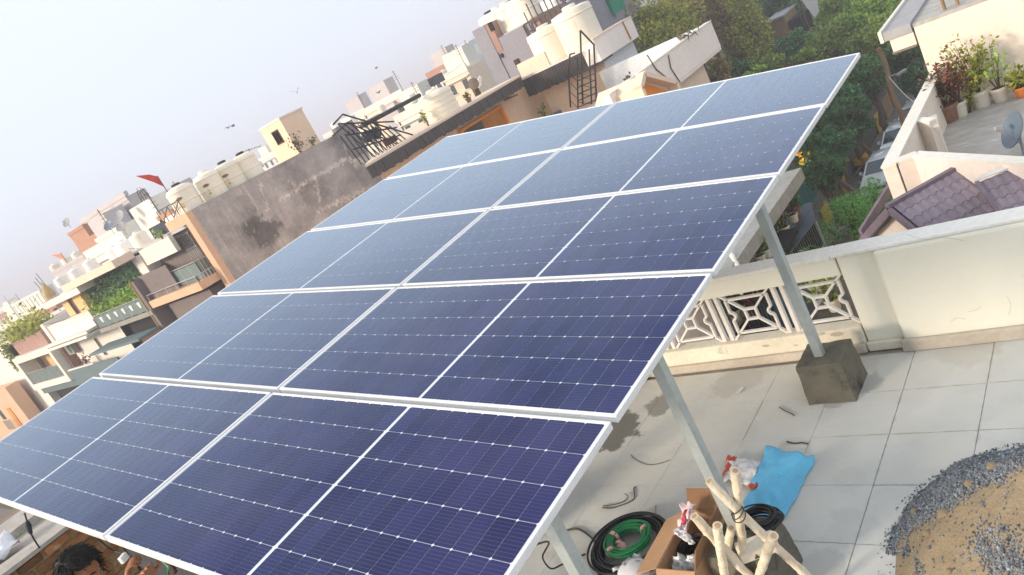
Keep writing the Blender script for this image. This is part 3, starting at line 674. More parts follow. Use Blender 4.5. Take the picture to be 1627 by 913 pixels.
# ------------------------------------------------------------------ coils on the floor
cc = PZ(1003, 868, .03)
coil('cable_coil', cc.x, cc.y, .0, .225, 34, .0075, 'black', 'large black cable coil lying on the floor round the green wire', 'cable coil', seed=2, spread=.038, height=.07)
coil('cable_coil', cc.x - .01, cc.y + .012, .045, .128, 44, .004, 'green_wire', 'green wire coil with red and white tape inside the black coil', 'cable coil', seed=3, spread=.022, height=.045)
gw = [o for o in COL.objects if o.get('label', '').startswith('green wire coil')][0]
for a in (.9, 2.9, 4.1):
    p = Vector((cc.x - .01 + .128 * math.cos(a), cc.y + .012 + .128 * math.sin(a), .066)); t_ = Vector((-math.sin(a), math.cos(a), 0))
    rd = Vector((math.cos(a), math.sin(a), 0))
    MB().tube([p - t_ * .011, p + t_ * .011], .036, 12).build('tape_band', MT['tape'], gw, smooth=True)
crumple('tape_tail', [(cc.x - .10, cc.y - .02, .06), (cc.x - .06, cc.y - .05, .06), (cc.x - .01, cc.y - .05, .03), (cc.x - .03, cc.y + .0, .05)], 'tape', None, None, amp=.03, seed=3, parent=gw, n=8, thick=.001, fr=25)
MB().tube([(cc.x - .05, cc.y - .06, .016), (cc.x + .0, cc.y + .02, .016), (cc.x + .09, cc.y + .07, .016)], .013, 8).build('plastic_pipe', MT['paper'], label='short white plastic pipe lying inside the coils', cat='pipe', smooth=True)
# loose tail of cable leading from the coil past the front post
P = [PZ(*p, .008) for p in ((1010, 890), (960, 905), (942, 880), (945, 862), (935, 850), (918, 840), (900, 842))]
def smooth_pts(P, k=6):
    out = []
    for i in range(len(P) - 1):
        p0, p1, p2, p3 = P[max(i - 1, 0)], P[i], P[i + 1], P[min(i + 2, len(P) - 1)]
        for j in range(k):
            t = j / k
            out.append(.5 * ((2 * p1) + (p2 - p0) * t + (2 * p0 - 5 * p1 + 4 * p2 - p3) * t * t + (3 * p1 - p0 - 3 * p2 + p3) * t ** 3))
    return out + [P[-1]]
MB().tube(smooth_pts(P), .007, 6).build('loose_cable', MT['black'], label='black cable tail curving from the large coil to the front post', cat='cable', smooth=True)
P = [PAN(4.3, .35, -.1)] + [PZ(*p, z) for p, z in (((868, 860), .5), ((862, 885), .25), ((875, 903), .06), ((892, 897), .03), ((910, 888), .012), ((930, 880), .008))]
MB().tube(smooth_pts(P), .006, 6).build('loose_cable', MT['black'], label='black cable drooping below the panel behind the front post', cat='cable', smooth=True)
P = [PZ(*p, .006) for p in ((957, 806), (970, 807), (985, 803), (1000, 797), (1008, 790), (1007, 776), (1010, 773))]
m = MB().tube(smooth_pts(P), .004, 6)
P = [PZ(*p, .012) for p in ((958, 803), (972, 802), (990, 797), (998, 789), (993, 784))]
m.tube(smooth_pts(P), .0035, 6); m.build('wire_scrap', MT['twig'], label='twisted dark wire scrap on the floor above the large coil', cat='wire', smooth=True)
P = [PZ(*p, .01) for p in ((996, 824), (1004, 821), (1014, 825), (1022, 818), (1027, 815))]
MB().tube(smooth_pts(P), .004, 6).build('wire_scrap', MT['twig'], label='thin wire loop sticking out behind the large coil', cat='wire', smooth=True)
MB().tube(smooth_pts([PZ(*p, .004) for p in ((1042, 802), (1041, 815), (1040, 826))]), .003, 6).build('straw', MT['gold_trim'], label='single yellow straw upright on the floor left of the carton', cat='straw')
MB().tube(smooth_pts([PZ(*p, .004) for p in ((1002, 722), (1010, 730), (1030, 738), (1052, 735), (1064, 730))]), .0022, 5).build('thin_wire', MT['twig'], label='thin curved wire lying on the slabs left of the middle post', cat='wire')
MB().tube(smooth_pts([PZ(*p, .006) for p in ((1250, 701), (1262, 704), (1274, 703), (1284, 705))]), .005, 6).build('twig', MT['twig'], label='dark twig lying on the slabs above the blue sack', cat='twig')
MB().tube(smooth_pts([PZ(*p, .006) for p in ((1238, 646), (1247, 652), (1258, 657), (1262, 660))]), .0035, 6).build('twig', MT['twig'], label='thin dry twig on the slabs left of the rear block', cat='twig')
pc = PZ(1176, 620, .003); MB().ext([(pc.x - .03, pc.y - .035, .004), (pc.x + .012, pc.y - .04, .004), (pc.x + .03, pc.y + .03, .004), (pc.x - .008, pc.y + .04, .004)], (0, 0, .0015)).build('paper_scrap', MT['paper'], label='small white paper scrap on the floor near the balustrade', cat='paper')


MTC = PM('crack_line', (.62, .58, .48), None, 6, .95, 0)
for pts_, yv in ((((1334, 408), (1352, 404), (1372, 396), (1386, 390)), 4.0345), (((1440, 372), (1470, 380), (1498, 377), (1532, 382)), 3.9745), (((1510, 512), (1520, 505), (1534, 507)), 3.9745), (((1538, 495), (1552, 492), (1560, 486)), 3.9745), (((1600, 470), (1606, 484), (1603, 500)), 3.9745)):
    MB().tube(smooth_pts([PY(*p, yv) for p in pts_]), .0012, 4).build('hairline_crack', MTC, pw)
# sack, bag, packet
A = [PZ(1221, 713, .01), PZ(1296, 728, .01), PZ(1249, 824, .01), PZ(1176, 818, .01)]
bs = crumple('woven_sack', A, 'bluebag', 'flat sky blue woven sack lying on the slabs beside the block', 'sack', amp=.036, seed=21, n=30, fr=5)
A = [PZ(1160, 730, .005), PZ(1211, 737, .005), PZ(1199, 777, .005), PZ(1150, 768, .005)]
rb = T('plastic_bag', 'white printed plastic bag with red corners lying beside the blue sack', 'plastic bag', PZ(1180, 755, 0))
crumple('bag_body', A, 'white_pl', None, None, amp=.05, seed=31, n=14, parent=rb, fr=14)
A = [PZ(1158, 727, .02), PZ(1171, 728, .02), PZ(1160, 744, .02), PZ(1149, 760, .02)]
crumple('red_corner', A, 'red', None, None, amp=.02, seed=3, n=8, parent=rb, fr=14)
A = [PZ(1203, 763, .03), PZ(1205, 774, .03), PZ(1194, 780, .03), PZ(1188, 772, .03)]
crumple('red_corner', A, 'red', None, None, amp=.02, seed=5, n=8, parent=rb, fr=14)
ck = PZ(1212, 827, .33)
coil('cable_coil', 4.42, 1.93, .30, .095, 22, .0045, 'black', 'thin dark cable coil resting on the block at the foot of the blue sack', 'cable coil', seed=9, spread=.02, height=.05, ell=.8)
pk = PZ(1200, 862, .36); pkt = T('packet', 'small cream paper packet with two dark marks on the block behind the bamboo', 'packet', (pk.x, pk.y, .31))
m = MB(); vx = Vector((.085, .055, 0)); vy = Vector((-.035, .05, 0)); c0 = Vector((pk.x, pk.y, .308))
m.ext([c0 - vx - vy, c0 + vx - vy, c0 + vx + vy, c0 - vx + vy], (0, 0, .05)); m.build('wrapper', MT['potw'], pkt, bevel=.01)
for s in (-.35, .1):
    c1 = c0 + vx * s - vy * 1.02 + Vector((0, 0, .012))
    MB().ext([c1, c1 + vx * .28, c1 + vx * .14 + Vector((0, 0, .026))], -vy * .02).build('print_mark', MT['twig'], pkt)
wb = PZ(1006, 908, .15); wbk = T('plastic_tub', 'white plastic tub with torn film around its rim in front of the black coil', 'tub', (wb.x, wb.y, 0))
MB().lathe((wb.x, wb.y, 0), [(.075, .01), (.09, .13), (.088, .17), (.06, .188), (.0, .192)], 24).build('tub', MT['white_pl'], wbk, smooth=True)
crumple('torn_film', [(wb.x - .13, wb.y - .02, .13), (wb.x - .02, wb.y + .11, .14), (wb.x + .12, wb.y + .07, .12), (wb.x + .05, wb.y + .02, .14)], 'clear', None, None, amp=.05, seed=2, parent=wbk, n=10, fr=28)

# ------------------------------------------------------------------ sand and gravel heap
HC = Vector((5.68, 2.15, 0)); HR = .75
def heap_h(x, y):
    d = math.hypot((x - HC.x), (y - HC.y) * 1.0) / HR * (1 + .12 * noise.noise(Vector((x * 2.2, y * 2.2, 1))))
    h = .50 * max(0, 1 - d ** 1.15)
    return h + (.022 * noise.noise(Vector((x * 4, y * 4, 2))) + .010 * noise.noise(Vector((x * 13, y * 13, 4))) + .004 * noise.noise(Vector((x * 40, y * 40, 4)))) * min(1, max(0, (1.02 - d) * 5))
n = 110; vs = []; fs = []
for i in range(n + 1):
    for j in range(n + 1):
        x = HC.x + (i / n * 2 - 1) * HR * 1.15; y = HC.y + (j / n * 2 - 1) * HR * 1.15; vs.append((x, y, heap_h(x, y) - .012))
fs = [(i * (n + 1) + j, (i + 1) * (n + 1) + j, (i + 1) * (n + 1) + j + 1, i * (n + 1) + j + 1) for i in range(n) for j in range(n)]
MB().add(vs, fs).build('sand_heap', MT['sand'], smooth=True, kind='stuff', label='heap of yellow brown sand on the roof slabs', flat=True)
def on_heap(px, py):
    z = .1
    for _ in range(12): p = PZ(px, py, z); z = .5 * z + .5 * max(0, heap_h(p.x, p.y))
    return (p.x, p.y)
CRES = [on_heap(*p) for p in ((1428, 848), (1437, 800), (1462, 765), (1500, 740), (1550, 716), (1590, 703), (1640, 690), (1640, 728), (1612, 745), (1590, 758), (1555, 768), (1522, 782), (1519, 795), (1490, 812), (1462, 826), (1440, 850))]
TONG = [on_heap(*p) for p in ((1540, 838), (1580, 848), (1628, 878), (1640, 925), (1590, 925), (1572, 895), (1552, 868))]
def inside(x, y, poly):
    c = False; j = len(poly) - 1
    for i in range(len(poly)):
        (xi, yi), (xj, yj) = poly[i], poly[j]
        if (yi > y) != (yj > y) and x < (xj - xi) * (y - yi) / (yj - yi) + xi: c = not c
        j = i
    return c
m = MB(); rr = random.Random(5); cnt = 0; tries = 0
def stone(x, y, z, s):
    q = Euler((rr.random() * 6, rr.random() * 6, rr.random() * 6)).to_matrix()
    vs = [q @ Vector(v) * s for v in ((1, .1, 0), (-.9, 0, .1), (0, .8, 0), (.1, -.9, 0), (0, .1, .7), (0, 0, -.7))]
    m.add([(x + v.x, y + v.y, z + v.z) for v in vs], [(0, 2, 4), (2, 1, 4), (1, 3, 4), (3, 0, 4), (2, 0, 5), (1, 2, 5), (3, 1, 5), (0, 3, 5)])
while cnt < 20000 and tries < 200000:
    tries += 1
    a = rr.random() * 2 * math.pi; d = math.sqrt(rr.random()) * HR * 1.06
    x, y = HC.x + d * math.cos(a), HC.y + d * math.sin(a)
    if x > 6.6 or y < .9: continue
    nd = d / HR; u = noise.noise(Vector((x * 3.1, y * 3.1, 7))); v = noise.noise(Vector((x * 9, y * 9, 3)))
    jx, jy = x + .05 * v + .03 * rr.gauss(0, 1), y + .05 * u + .03 * rr.gauss(0, 1)
    if inside(jx, jy, CRES): dens = 1.0
    elif inside(jx, jy, TONG): dens = .8
    elif nd > .78 and v + .5 * u > .12: dens = .6
    else: dens = .03
    if nd > 1.0: dens *= .12
    if rr.random() > dens: continue
    s = rr.uniform(.004, .0085) * (1.7 if rr.random() < .06 else 1); stone(x, y, max(heap_h(x, y) - .012, 0) + s * .35, s); cnt += 1
m.build('gravel', MT['gravel'], kind='stuff', label='blue grey gravel spread over the flank of the sand heap')
MB().add(*(lambda k: (k.v, k.f))(MB().lathe((HC.x - .15, HC.y + .72, heap_h(HC.x - .15, HC.y + .72) + .02), [(.0, -.03), (.03, -.01), (.025, .02), (0, .035)], 7))).build('brick_piece', MT['brick'], label='broken red brown brick piece on the upper edge of the gravel', cat='brick piece')
m = MB()
for (a, b, s) in ((-.62, .12, .022), (-.5, -.12, .02), (-.42, -.05, .03), (-.55, -.3, .018), (-.3, .05, .024), (-.38, -.34, .018), (-.66, -.1, .014), (-.2, .12, .03)):
    x, y = HC.x + a, HC.y + b; m.lathe((x, y, heap_h(x, y) - .012), [(s * .5, -s * .4), (s, 0), (s * .8, s * .6), (s * .2, s * .85)], 7)
m.build('sand_lumps', MT['sand'], kind='stuff', label='clods of sand on the heap')

# ================================================================== THE TOWN
ground = MB().box(-900, 700, -500, 1100, GZ - .5, GZ).build('ground', MT['ground'], kind='structure', loc=(0, 0, GZ))
MB().box(-200, -26, 6.0, 12.5, GZ + .002, GZ + .012).build('road', MT['road'], kind='structure')

def tank(x, y, z, r, h, label, mat='tank', logo=None, group=None, ribs=3, lid='black', flat=False):
    t = T('water_tank', label, 'water tank', (x, y, z), group)
    pr = [(r * .97, 0), (r, .03 * h)]
    for k in range(ribs):
        a = h * (.08 + .74 * k / max(1, ribs)); b = h * (.08 + .74 * (k + 1) / max(1, ribs))
        pr += [(r, a), (r, b - .05 * h), (r * 1.035, b - .035 * h), (r * 1.035, b - .015 * h), (r, b)]
    pr += [(r, h * .90), (r * .97, h * .95), (r * .6, h * .985), (r * .34, h * .99)] if flat else [(r, h * .84), (r * .9, h * .92), (r * .45, h * .985), (r * .34, h * .99)]
    MB().lathe((x, y, z), pr, 22).build('body', MT[mat], t, smooth=True)
    MB().lathe((x, y, z + h * .985), [(r * .34, 0), (r * .34, .07 * h), (r * .25, .09 * h)], 14).build('lid', MT[lid], t)
    if logo is not None:
        a0 = logo
        for q, (dz, w, hh, mm) in enumerate(((.58, .36, .10, 'logo_b'), (.42, .16, .09, 'logo'), (.30, .16, .07, 'logo'))):
            m = MB(); k = 8; vs = []
            for i in range(k + 1):
                a = a0 + (i / k - .5) * w * 1.6; e = math.sin(math.pi * i / k) * hh * h * .5 + .004
                for s in (-1, 1): vs.append((x + (r + .006) * math.cos(a), y + (r + .006) * math.sin(a), z + dz * h + s * e))
            m.add(vs, [(2 * i, 2 * i + 2, 2 * i + 3, 2 * i + 1) for i in range(k)]).build('printed_mark', MT[mm], t)
    return t
def dish(p, r, az, el, label, mat='dish', pole=.5):
    t = T('satellite_dish', label, 'satellite dish', (p[0], p[1], p[2]))
    ax = Vector((math.cos(R(el)) * math.cos(R(az)), math.cos(R(el)) * math.sin(R(az)), math.sin(R(el))))
    c = Vector(p) + Vector((0, 0, pole))
    prof = [(r * k / 6, r * .28 * (k / 6) ** 2) for k in range(7)]
    prof += [(r * k / 6, r * .28 * (k / 6) ** 2 - .02) for k in range(6, -1, -1)]
    MB().lathe(c, prof, 22, axis=ax).build('reflector', MT[mat], t, smooth=True)
    MB().tube([p, c - ax * .03], .022, 6).build('mast', MT['dish'], t)
    f = c + ax * r * .95
    MB().tube([c + Vector((0, 0, -r * .8)), f], .012, 5).tube([f - ax * .06, f + ax * .05], .035, 8).build('feed_arm', MT['dish'], t)
    return t
def window(par, x0, x1, z0, z1, y, frame='white_w', pane='glassd', bars=2, dep=.09):
    """a window let into a wall that faces -Y"""
    f = MB(); w = .05 + (x1 - x0) * .03
    f.box(x0, x1, y - .03, y + dep, z1 - w, z1); f.box(x0, x1, y - .05, y + dep, z0, z0 + w)
    f.box(x0, x0 + w, y - .03, y + dep, z0 + w, z1 - w); f.box(x1 - w, x1, y - .03, y + dep, z0 + w, z1 - w)
    fo = f.build('window', MT[frame], par)
    BX('pane', MT[pane], fo, x0 + w, x1 - w, y + .0, y + .012, z0 + w, z1 - w)
    g = MB()
    for k in range(1, bars + 1):
        x = x0 + (x1 - x0) * k / (bars + 1); g.box(x - .015, x + .015, y - .02, y - .004, z0 + w, z1 - w)
    if bars: g.build('bars', MT[frame], fo)
    return fo
def window_x(par, y0, y1, z0, z1, x, frame='white_w', pane='glassd', bars=1, dep=.09):
    """a window let into a wall that faces +X"""
    f = MB(); w = .06
    f.box(x - dep, x + .03, y0, y1, z1 - w, z1); f.box(x - dep, x + .05, y0, y1, z0, z0 + w)
    f.box(x - dep, x + .03, y0, y0 + w, z0 + w, z1 - w); f.box(x - dep, x + .03, y1 - w, y1, z0 + w, z1 - w)
    fo = f.build('window', MT[frame], par)
    BX('pane', MT[pane], fo, x - .012, x, y0 + w, y1 - w, z0 + w, z1 - w)
    return fo
def rail(par, pts, h, mat='railsteel', n=4, r=.022, panes=None):
    m = MB()
    for k in range(len(pts) - 1):
        a, b = Vector(pts[k]), Vector(pts[k + 1])
        m.tube([a + Vector((0, 0, h)), b + Vector((0, 0, h))], r, 6)
        for i in range(n + 1):
            p = a.lerp(b, i / n); m.bar(p, p + Vector((0, 0, h)), r * 1.4, r * 1.4, (0, 1, 0.01))
        if panes:
            BXp = MB().bar(a.lerp(b, .01) + Vector((0, 0, h * .5)), a.lerp(b, .99) + Vector((0, 0, h * .5)), .012, h * .86)
            BXp.build('glass_panel', MT[panes], par)
    return m.build('railing', MT[mat], par)

# ------------------------------------------------------------------ balcony house with the bare cement side wall
F = 16.5
XC = -25.62
bh = T('balcony_house', 'peach framed house with a curved balcony rail and a tall bare grey cement side wall', 'house', (-30, 20, GZ))
zT = PY(291.7, 339.7, F).z
BX('side_wall', MT['greywall'], bh, XC - .30, XC, F + .31, 27.3, GZ, zT)
# weathered face of the side wall: a fine sheet whose cement bands, cracks, soot and streaks are worked into relief and tone
def weathered():
    ya_, yb_, z0_, z1_ = F + .312, 27.3, -3.6, zT - .02
    ny, nz = 210, 130
    Yg = np.linspace(ya_, yb_, ny); Zg = np.linspace(z0_, z1_, nz)
    def seg(a, b): A, B_ = PX(*a, XC), PX(*b, XC); return (A.y, A.z, B_.y, B_.z)
    cracks = [(seg((443, 320), (483, 291)), .05), (seg((483, 291), (512, 276)), .05), (seg((512, 276), (545, 255)), .07), (seg((545, 255), (590, 254)), .06), (seg((412, 288), (425, 335)), .035), (seg((460, 283), (473, 306)), .05), (seg((500, 278), (508, 318)), .05), (seg((505, 335), (535, 322)), .05), (seg((535, 322), (590, 297)), .08), (seg((540, 212), (566, 262)), .07)]
    streak = seg((392, 303), (450, 382)); base_l = seg((420, 420), (600, 296)); sc = PX(417, 368, XC); patch = [PX(552, 222, XC), PX(590, 280, XC), PX(505, 310, XC)]
    def dseg(y, z, s):
        py, pz_, qy, qz = s; dy, dz = qy - py, qz - pz_; t = max(0, min(1, ((y - py) * dy + (z - pz_) * dz) / (dy * dy + dz * dz + 1e-9))); return math.hypot(y - py - t * dy, z - pz_ - t * dz)
    vs = []; cols = []
    fb = lambda v: noise.fractal(v, 1.0, 2.0, 5)
    for z in Zg:
        for y in Yg:
            n1 = fb(Vector((y * .55, z * .55, 3))); n2 = fb(Vector((y * 1.9, z * 1.9, 9))); n3 = noise.noise(Vector((y * 7.5, z * .7, 5))); n4 = noise.noise(Vector((y * 6, z * 6, 1)))
            wy, wz = y + .25 * n4 + .35 * n2, z + .2 * n2 + .12 * n4
            g = np.array((.385, .345, .33)) * (1 + .36 * n1 + .22 * n2 + .10 * n4)
            h = .008 * n4 + .012 * n2
            left = max(0, min(1, (22.2 - y) / 2.5)); g = g * (1 - .0 * left) + np.array((.10, .085, .07)) * max(0, n3 + .05) * left * 1.3
            st = max(0, 1 - dseg(wy, wz, streak) / .42); g = g + np.array((.13, .105, .085)) * st * (.75 + .8 * n3)
            bl = max(0, 1 - dseg(wy, wz, base_l) / .75); g = g + np.array((.12, .095, .075)) * bl * (.6 + .6 * n2)
            if z < base_l[1] + (y - base_l[0]) * (base_l[3] - base_l[1]) / (base_l[2] - base_l[0]) - .55 + .2 * n2: g = g * .78
            d = math.hypot((y - sc.y) * .85 + .45 * n2 + .2 * n4, (z - sc.z) * 1.05 + .4 * n1 + .15 * n4); so = max(0, min(1, (.98 - d) / .35)); g = g * (1 - .62 * so)
            d2 = math.hypot((y - sc.y), (z - sc.z) - .9) ; g = g * (1 - .20 * max(0, 1 - d2 / 1.8))
            if so > .5 and n4 > .36 and n2 > -.05: g = g + .16; h += .012
            for p in patch:
                pd = max(abs(y - p.y) / .9, abs(z - p.z) / .75) + .25 * n4; g = g * (1 - .16 * max(0, min(1, (1.05 - pd) / .2)))
            for s, w in cracks:
                dd = dseg(y + .30 * n4 + .10 * n2, z + .22 * n4, s); k = max(0, 1 - dd / (w * 2.2)); g = g + np.array((.28, .24, .20)) * k; h += .025 * k
            vs.append((XC + .012 + h, y, z)); cols.append((*np.clip(g, .03, .8), 1))
    fs = [(j * ny + i, j * ny + i + 1, (j + 1) * ny + i + 1, (j + 1) * ny + i) for j in range(nz - 1) for i in range(ny - 1)]
    m = bpy.data.materials.new('weathered_cement'); m.use_nodes = True; nt = m.node_tree; N = nt.nodes; L = nt.links; b_ = N['Principled BSDF']; b_.inputs['Roughness'].default_value = .95
    at_ = N.new('ShaderNodeAttribute'); at_.attribute_name = 'tone'; tc = N.new('ShaderNodeTexCoord'); nz_ = N.new('ShaderNodeTexNoise'); nz_.inputs['Scale'].default_value = 11; nz_.inputs['Detail'].default_value = 8; L.new(tc.outputs['Object'], nz_.inputs['Vector'])
    mr_ = N.new('ShaderNodeMapRange'); mr_.inputs[3].default_value = .72; mr_.inputs[4].default_value = 1.28; L.new(nz_.outputs[0], mr_.inputs[0])
    hs = N.new('ShaderNodeHueSaturation'); L.new(mr_.outputs[0], hs.inputs['Value']); L.new(at_.outputs['Color'], hs.inputs['Color']); L.new(hs.outputs[0], b_.inputs['Base Color'])
    o = MB().add(vs, fs).build('wall_face', m, bh, smooth=True, flat=True)
    ca = o.data.color_attributes.new('tone', 'FLOAT_COLOR', 'POINT'); ca.data.foreach_set('color', np.array(cols, dtype=np.float32).ravel())
    return o
weathered()
pe = PX(552, 222, XC)
BX('wall_end_block', MT['greywall2'], bh, XC - .29, XC + .06, PX(538, 215, XC).y, 27.36, zT - 1.5, zT + .30)
BX('wall', MT['peach'], bh, XC - 8.9, XC - .31, F + 1.0, 27.3, GZ, zT - .6)
BX('roof', MT['mauve'], bh, XC - 8.9, XC - .31, F + .6, 27.3, zT - .59, zT - .45)
BX('corner_pillar', MT['peach'], bh, XC - .44, XC + .03, F, F + .305, GZ, zT - .42)
BX('top_beam', MT['peach'], bh, PY(262, 356, F).x, XC + .03, F, F + .305, zT - .415, zT + .01)
# balcony
xl, xr = PY(235, 478, F - .9).x, PY(315, 449, F - .9).x
zb1, zb0 = PY(315, 449, F - .9).z, PY(316, 462.5, F - .9).z
poly = [(xl, F - .9), (xr, F - .9), (XC - .46, F - .1), (XC - .46, F + .99), (xl, F + .99)]
MB().ext([(a, b, zb0) for a, b in poly], (0, 0, zb1 - zb0)).build('balcony', MT['peach'], bh)
rail(bh, [(xl + .05, F - .82, zb1), (xr, F - .82, zb1), (XC - .5, F - .05, zb1)], .30, n=5)
rail(bh, [(xr - 2.6, F - .45, zb1), (xr - .1, F - .45, zb1), (XC - .75, F + .1, zb1)], .85, n=3, panes='glassg')
BX('back_wall', MT['screen'], bh, XC - 8.88, XC - .46, F + .96, F + .99, zb1 + .002, zT - .62)
gx = PY(303, 392, F + .9)
g = MB(); zg0, zg1 = gx.z - .75, gx.z + .65
for k in range(7): g.box(gx.x - .5 + k * .16, gx.x - .46 + k * .16, F + .88, F + .92, zg0, zg1)
for zz in (zg0, (zg0 + zg1) / 2, zg1): g.box(gx.x - .54, gx.x + .54, F + .87, F + .93, zz - .03, zz + .03)
g.build('window_grille', MT['railsteel'], bh)
BX('door', MT['maroon'], bh, gx.x + .62, gx.x + 1.1, F + .90, F + .955, zb1 + .01, zb1 + 2.1)
BX('party_wall', MT['screen'], bh, xl - .40, xl - .06, F - .95, F + .95, GZ, PY(207, 446, F).z)
BX('trim', MT['gold_trim'], bh, xl - .46, xl - .405, F - 1.0, F - .90, GZ, PY(207, 446, F).z + .05)
BX('side_screen', MT['screen'], bh, xl - .05, xl + 2.9, F - .60, F - .55, zb1 + .02, zb1 + 1.25)
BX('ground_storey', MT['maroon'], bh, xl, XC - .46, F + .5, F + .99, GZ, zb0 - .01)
BX('shop_front', MT['screen'], bh, xl + .3, xl + 4.6, F - .3, F + .48, GZ, zb0 - .2)
BX('parapet', MT['white_w'], bh, xl - .3, PY(265, 385, F).x, F + .2, F + .42, PY(205, 432, F).z - .1, PY(205, 432, F).z + .68)
BX('dark_sheet', MT['slate'], bh, PY(241, 372, F + .5).x, PY(262, 356, F + .5).x, F + .5, F + .56, PY(250, 378, F + .5).z, PY(250, 366, F + .5).z + .25)
m_ = PY(275, 404, F + .3)
# potted palm on the balcony
rngp = np.random.default_rng(11)
def plant(name, label, p, h, r, pot, leaf, n=120, size=.09, cat='plant', potr=.16, poth=.28, group=None, stems=6):
    t = T(name, label, cat, p, group); p = Vector(p)
    if pot:
        MB().lathe(p, [(potr * .72, 0), (potr * .92, poth * .8), (potr * 1.06, poth * .82), (potr * 1.06, poth), (potr * .9, poth), (potr * .86, poth * .9)], 16).build('pot', MT[pot], t, smooth=True)
        MB().lathe(p + Vector((0, 0, poth * .86)), [(potr * .85, 0), (potr * .8, .012)], 12).build('soil', MT['soil'], t)
    m = MB(); c = []; z0 = poth * .85 if pot else 0
    for k in range(stems):
        a = k * 2.4 + rngp.uniform(0, .8); q = rngp.uniform(.3, 1)
        tip = p + Vector((r * q * math.cos(a), r * q * math.sin(a), z0 + h * rngp.uniform(.6, 1)))
        b = p + Vector((.02 * math.cos(a), .02 * math.sin(a), z0)); md = b.lerp(tip, .5) + Vector((0, 0, h * .12))
        m.tube([b, md, tip], .011, 5, r1=.004)
        for i in range(n // stems):
            s = rngp.uniform(.25, 1.05) ** .8; cc_ = b.lerp(tip, s) + Vector(rngp.normal(size=3)) * r * .30
            c.append(cc_)
    m.build('stem', MT['bark'], t)
    leafmesh('leaves', LF[leaf], t, [tuple(x) for x in c], size, rngp)
    return t
plant('potted_plant', 'small green plant on the peach house balcony under the grille', (gx.x + 1.0, F + .4, zb1), .5, .25, 'potc', 'mid', 60, .14)
plant('potted_plant', 'yellow green plant on the low white parapet beside the dark sheet', (m_.x, F + .3, PY(205, 432, F).z + .68), .55, .22, None, 'bright', 60, .13)
BX('plant_tub', MT['gold'], bh, XC - 1.35, XC - .85, F + .1, F + .5, zb1 + .01, zb1 + .5)

# tanks and flag on its roof
for k, (pa, pb_, lo, lab) in enumerate((((300, 327), 0, 2, 'cream water tank with the red flag, leftmost of four on the cement wall house'),
        ((341, 305), 0, 2, 'cream water tank with brown and yellow mark, second from the flag'),
        ((370, 288), 0, 2, 'cream water tank with black lid and yellow mark, third from the flag'),
        ((398, 273), 0, 2, 'cream water tank nearest the antenna, rightmost of the four on the cement wall house'))):
    p = PX(pa[0], pa[1], XC - .85)
    tank(XC - .85, p.y, zT - .5 + .35, .60, 1.36, lab, 'tank', logo=R(-48) if k < 3 else None, group='water tanks on the cement wall house', ribs=2, lid='black' if k != 1 else 'tank')
fp = PX(279, 296, XC - .9)
fl = T('flag', 'torn red pennant on a thin pole beside the leftmost tank', 'flag', (XC - 1.2, fp.y - .3, zT - .4))
MB().tube([(XC - 1.2, fp.y - .3, zT - .4), (XC - 1.2, fp.y - .3, fp.z + .75)], .02, 6).build('pole', MT['twig'], fl)
ft = Vector((XC - 1.2, fp.y - .3, fp.z + .7))
MB().ext([ft, ft + Vector((0, 0, -.5)), ft + Vector((-.15, -.25, -.1)), ft + Vector((-.5, -.6, .45)), ft + Vector((-.2, -.2, .25))], (.02, .01, 0)).build('pennant', MT['flag'], fl)
an = T('antenna', 'thin tv antenna on a pole behind the rightmost of the four tanks', 'antenna', (XC - 2, PX(410, 265, XC - 2).y, zT - .4))
a0 = PX(410, 262, XC - 2); m = MB().tube([(a0.x, a0.y, zT - .4), (a0.x, a0.y, a0.z + .9)], .02, 5)
m.tube([(a0.x, a0.y - .6, a0.z + .9), (a0.x, a0.y + .7, a0.z + .75)], .012, 4)
for k in range(5): m.tube([(a0.x - .25, a0.y - .5 + k * .28, a0.z + .9 - k * .03), (a0.x + .25, a0.y - .5 + k * .28, a0.z + .9 - k * .03)], .010, 4)
m.build('aerial', MT['twig'], an)
m = T('roof_railing', 'dark metal railing at the corner of the cement wall house roof left of the tanks', 'railing', (XC - 2.5, F + .1, zT))
rail(m, [(XC - 2.4, F + .15, zT + .01), (XC - .2, F + .15, zT + .01)], .6, 'twig', 4, .02)
mm = MB().bar((XC - 2.4, F + .15, zT + .05), (XC - 1.3, F + .15, zT + .58), .03, .03).bar((XC - 1.3, F + .15, zT + .05), (XC - .2, F + .15, zT + .58), .03, .03); mm.build('brace', MT['twig'], m)
# cabin on the roof
cx1 = XC - 1.6; yc = PX(443.3, 188, cx1).y
cz1, cz0 = PX(443.3, 189, cx1).z, zT - .45
cab = T('roof_cabin', 'pale peach stair cabin with small maroon window on the cement wall house roof', 'cabin', (cx1 - 1, yc + 1, zT - .45))
xa = PY(414.4, 210, yc).x; yb = PX(477.7, 170, cx1).y
BX('wall', MT['peach3'], cab, xa, cx1, yc, yb, cz0, cz1)
BX('roof', MT['pinkw'], cab, xa - .03, cx1 + .04, yc - .04, yb + .06, cz1 + .002, cz1 + .08)
w0, w1 = PY(434, 216, yc), PY(447, 228, yc)
window(cab, w0.x, w0.x + .62, w1.z, w1.z + .72, yc, 'maroon', 'maroon', 1)
plant('roof_weed', 'dry shrub growing at the foot of the peach cabin', (cx1 + .6, PX(474, 235, cx1 + .6).y, zT), .9, .45, None, 'dry', 160, .14, cat='shrub')
plant('roof_weed', 'small dark weed on the wall top right of the cabin shrub', (cx1 + .6, PX(494, 222, cx1 + .6).y, zT), .5, .25, None, 'dry', 70, .12, cat='shrub')

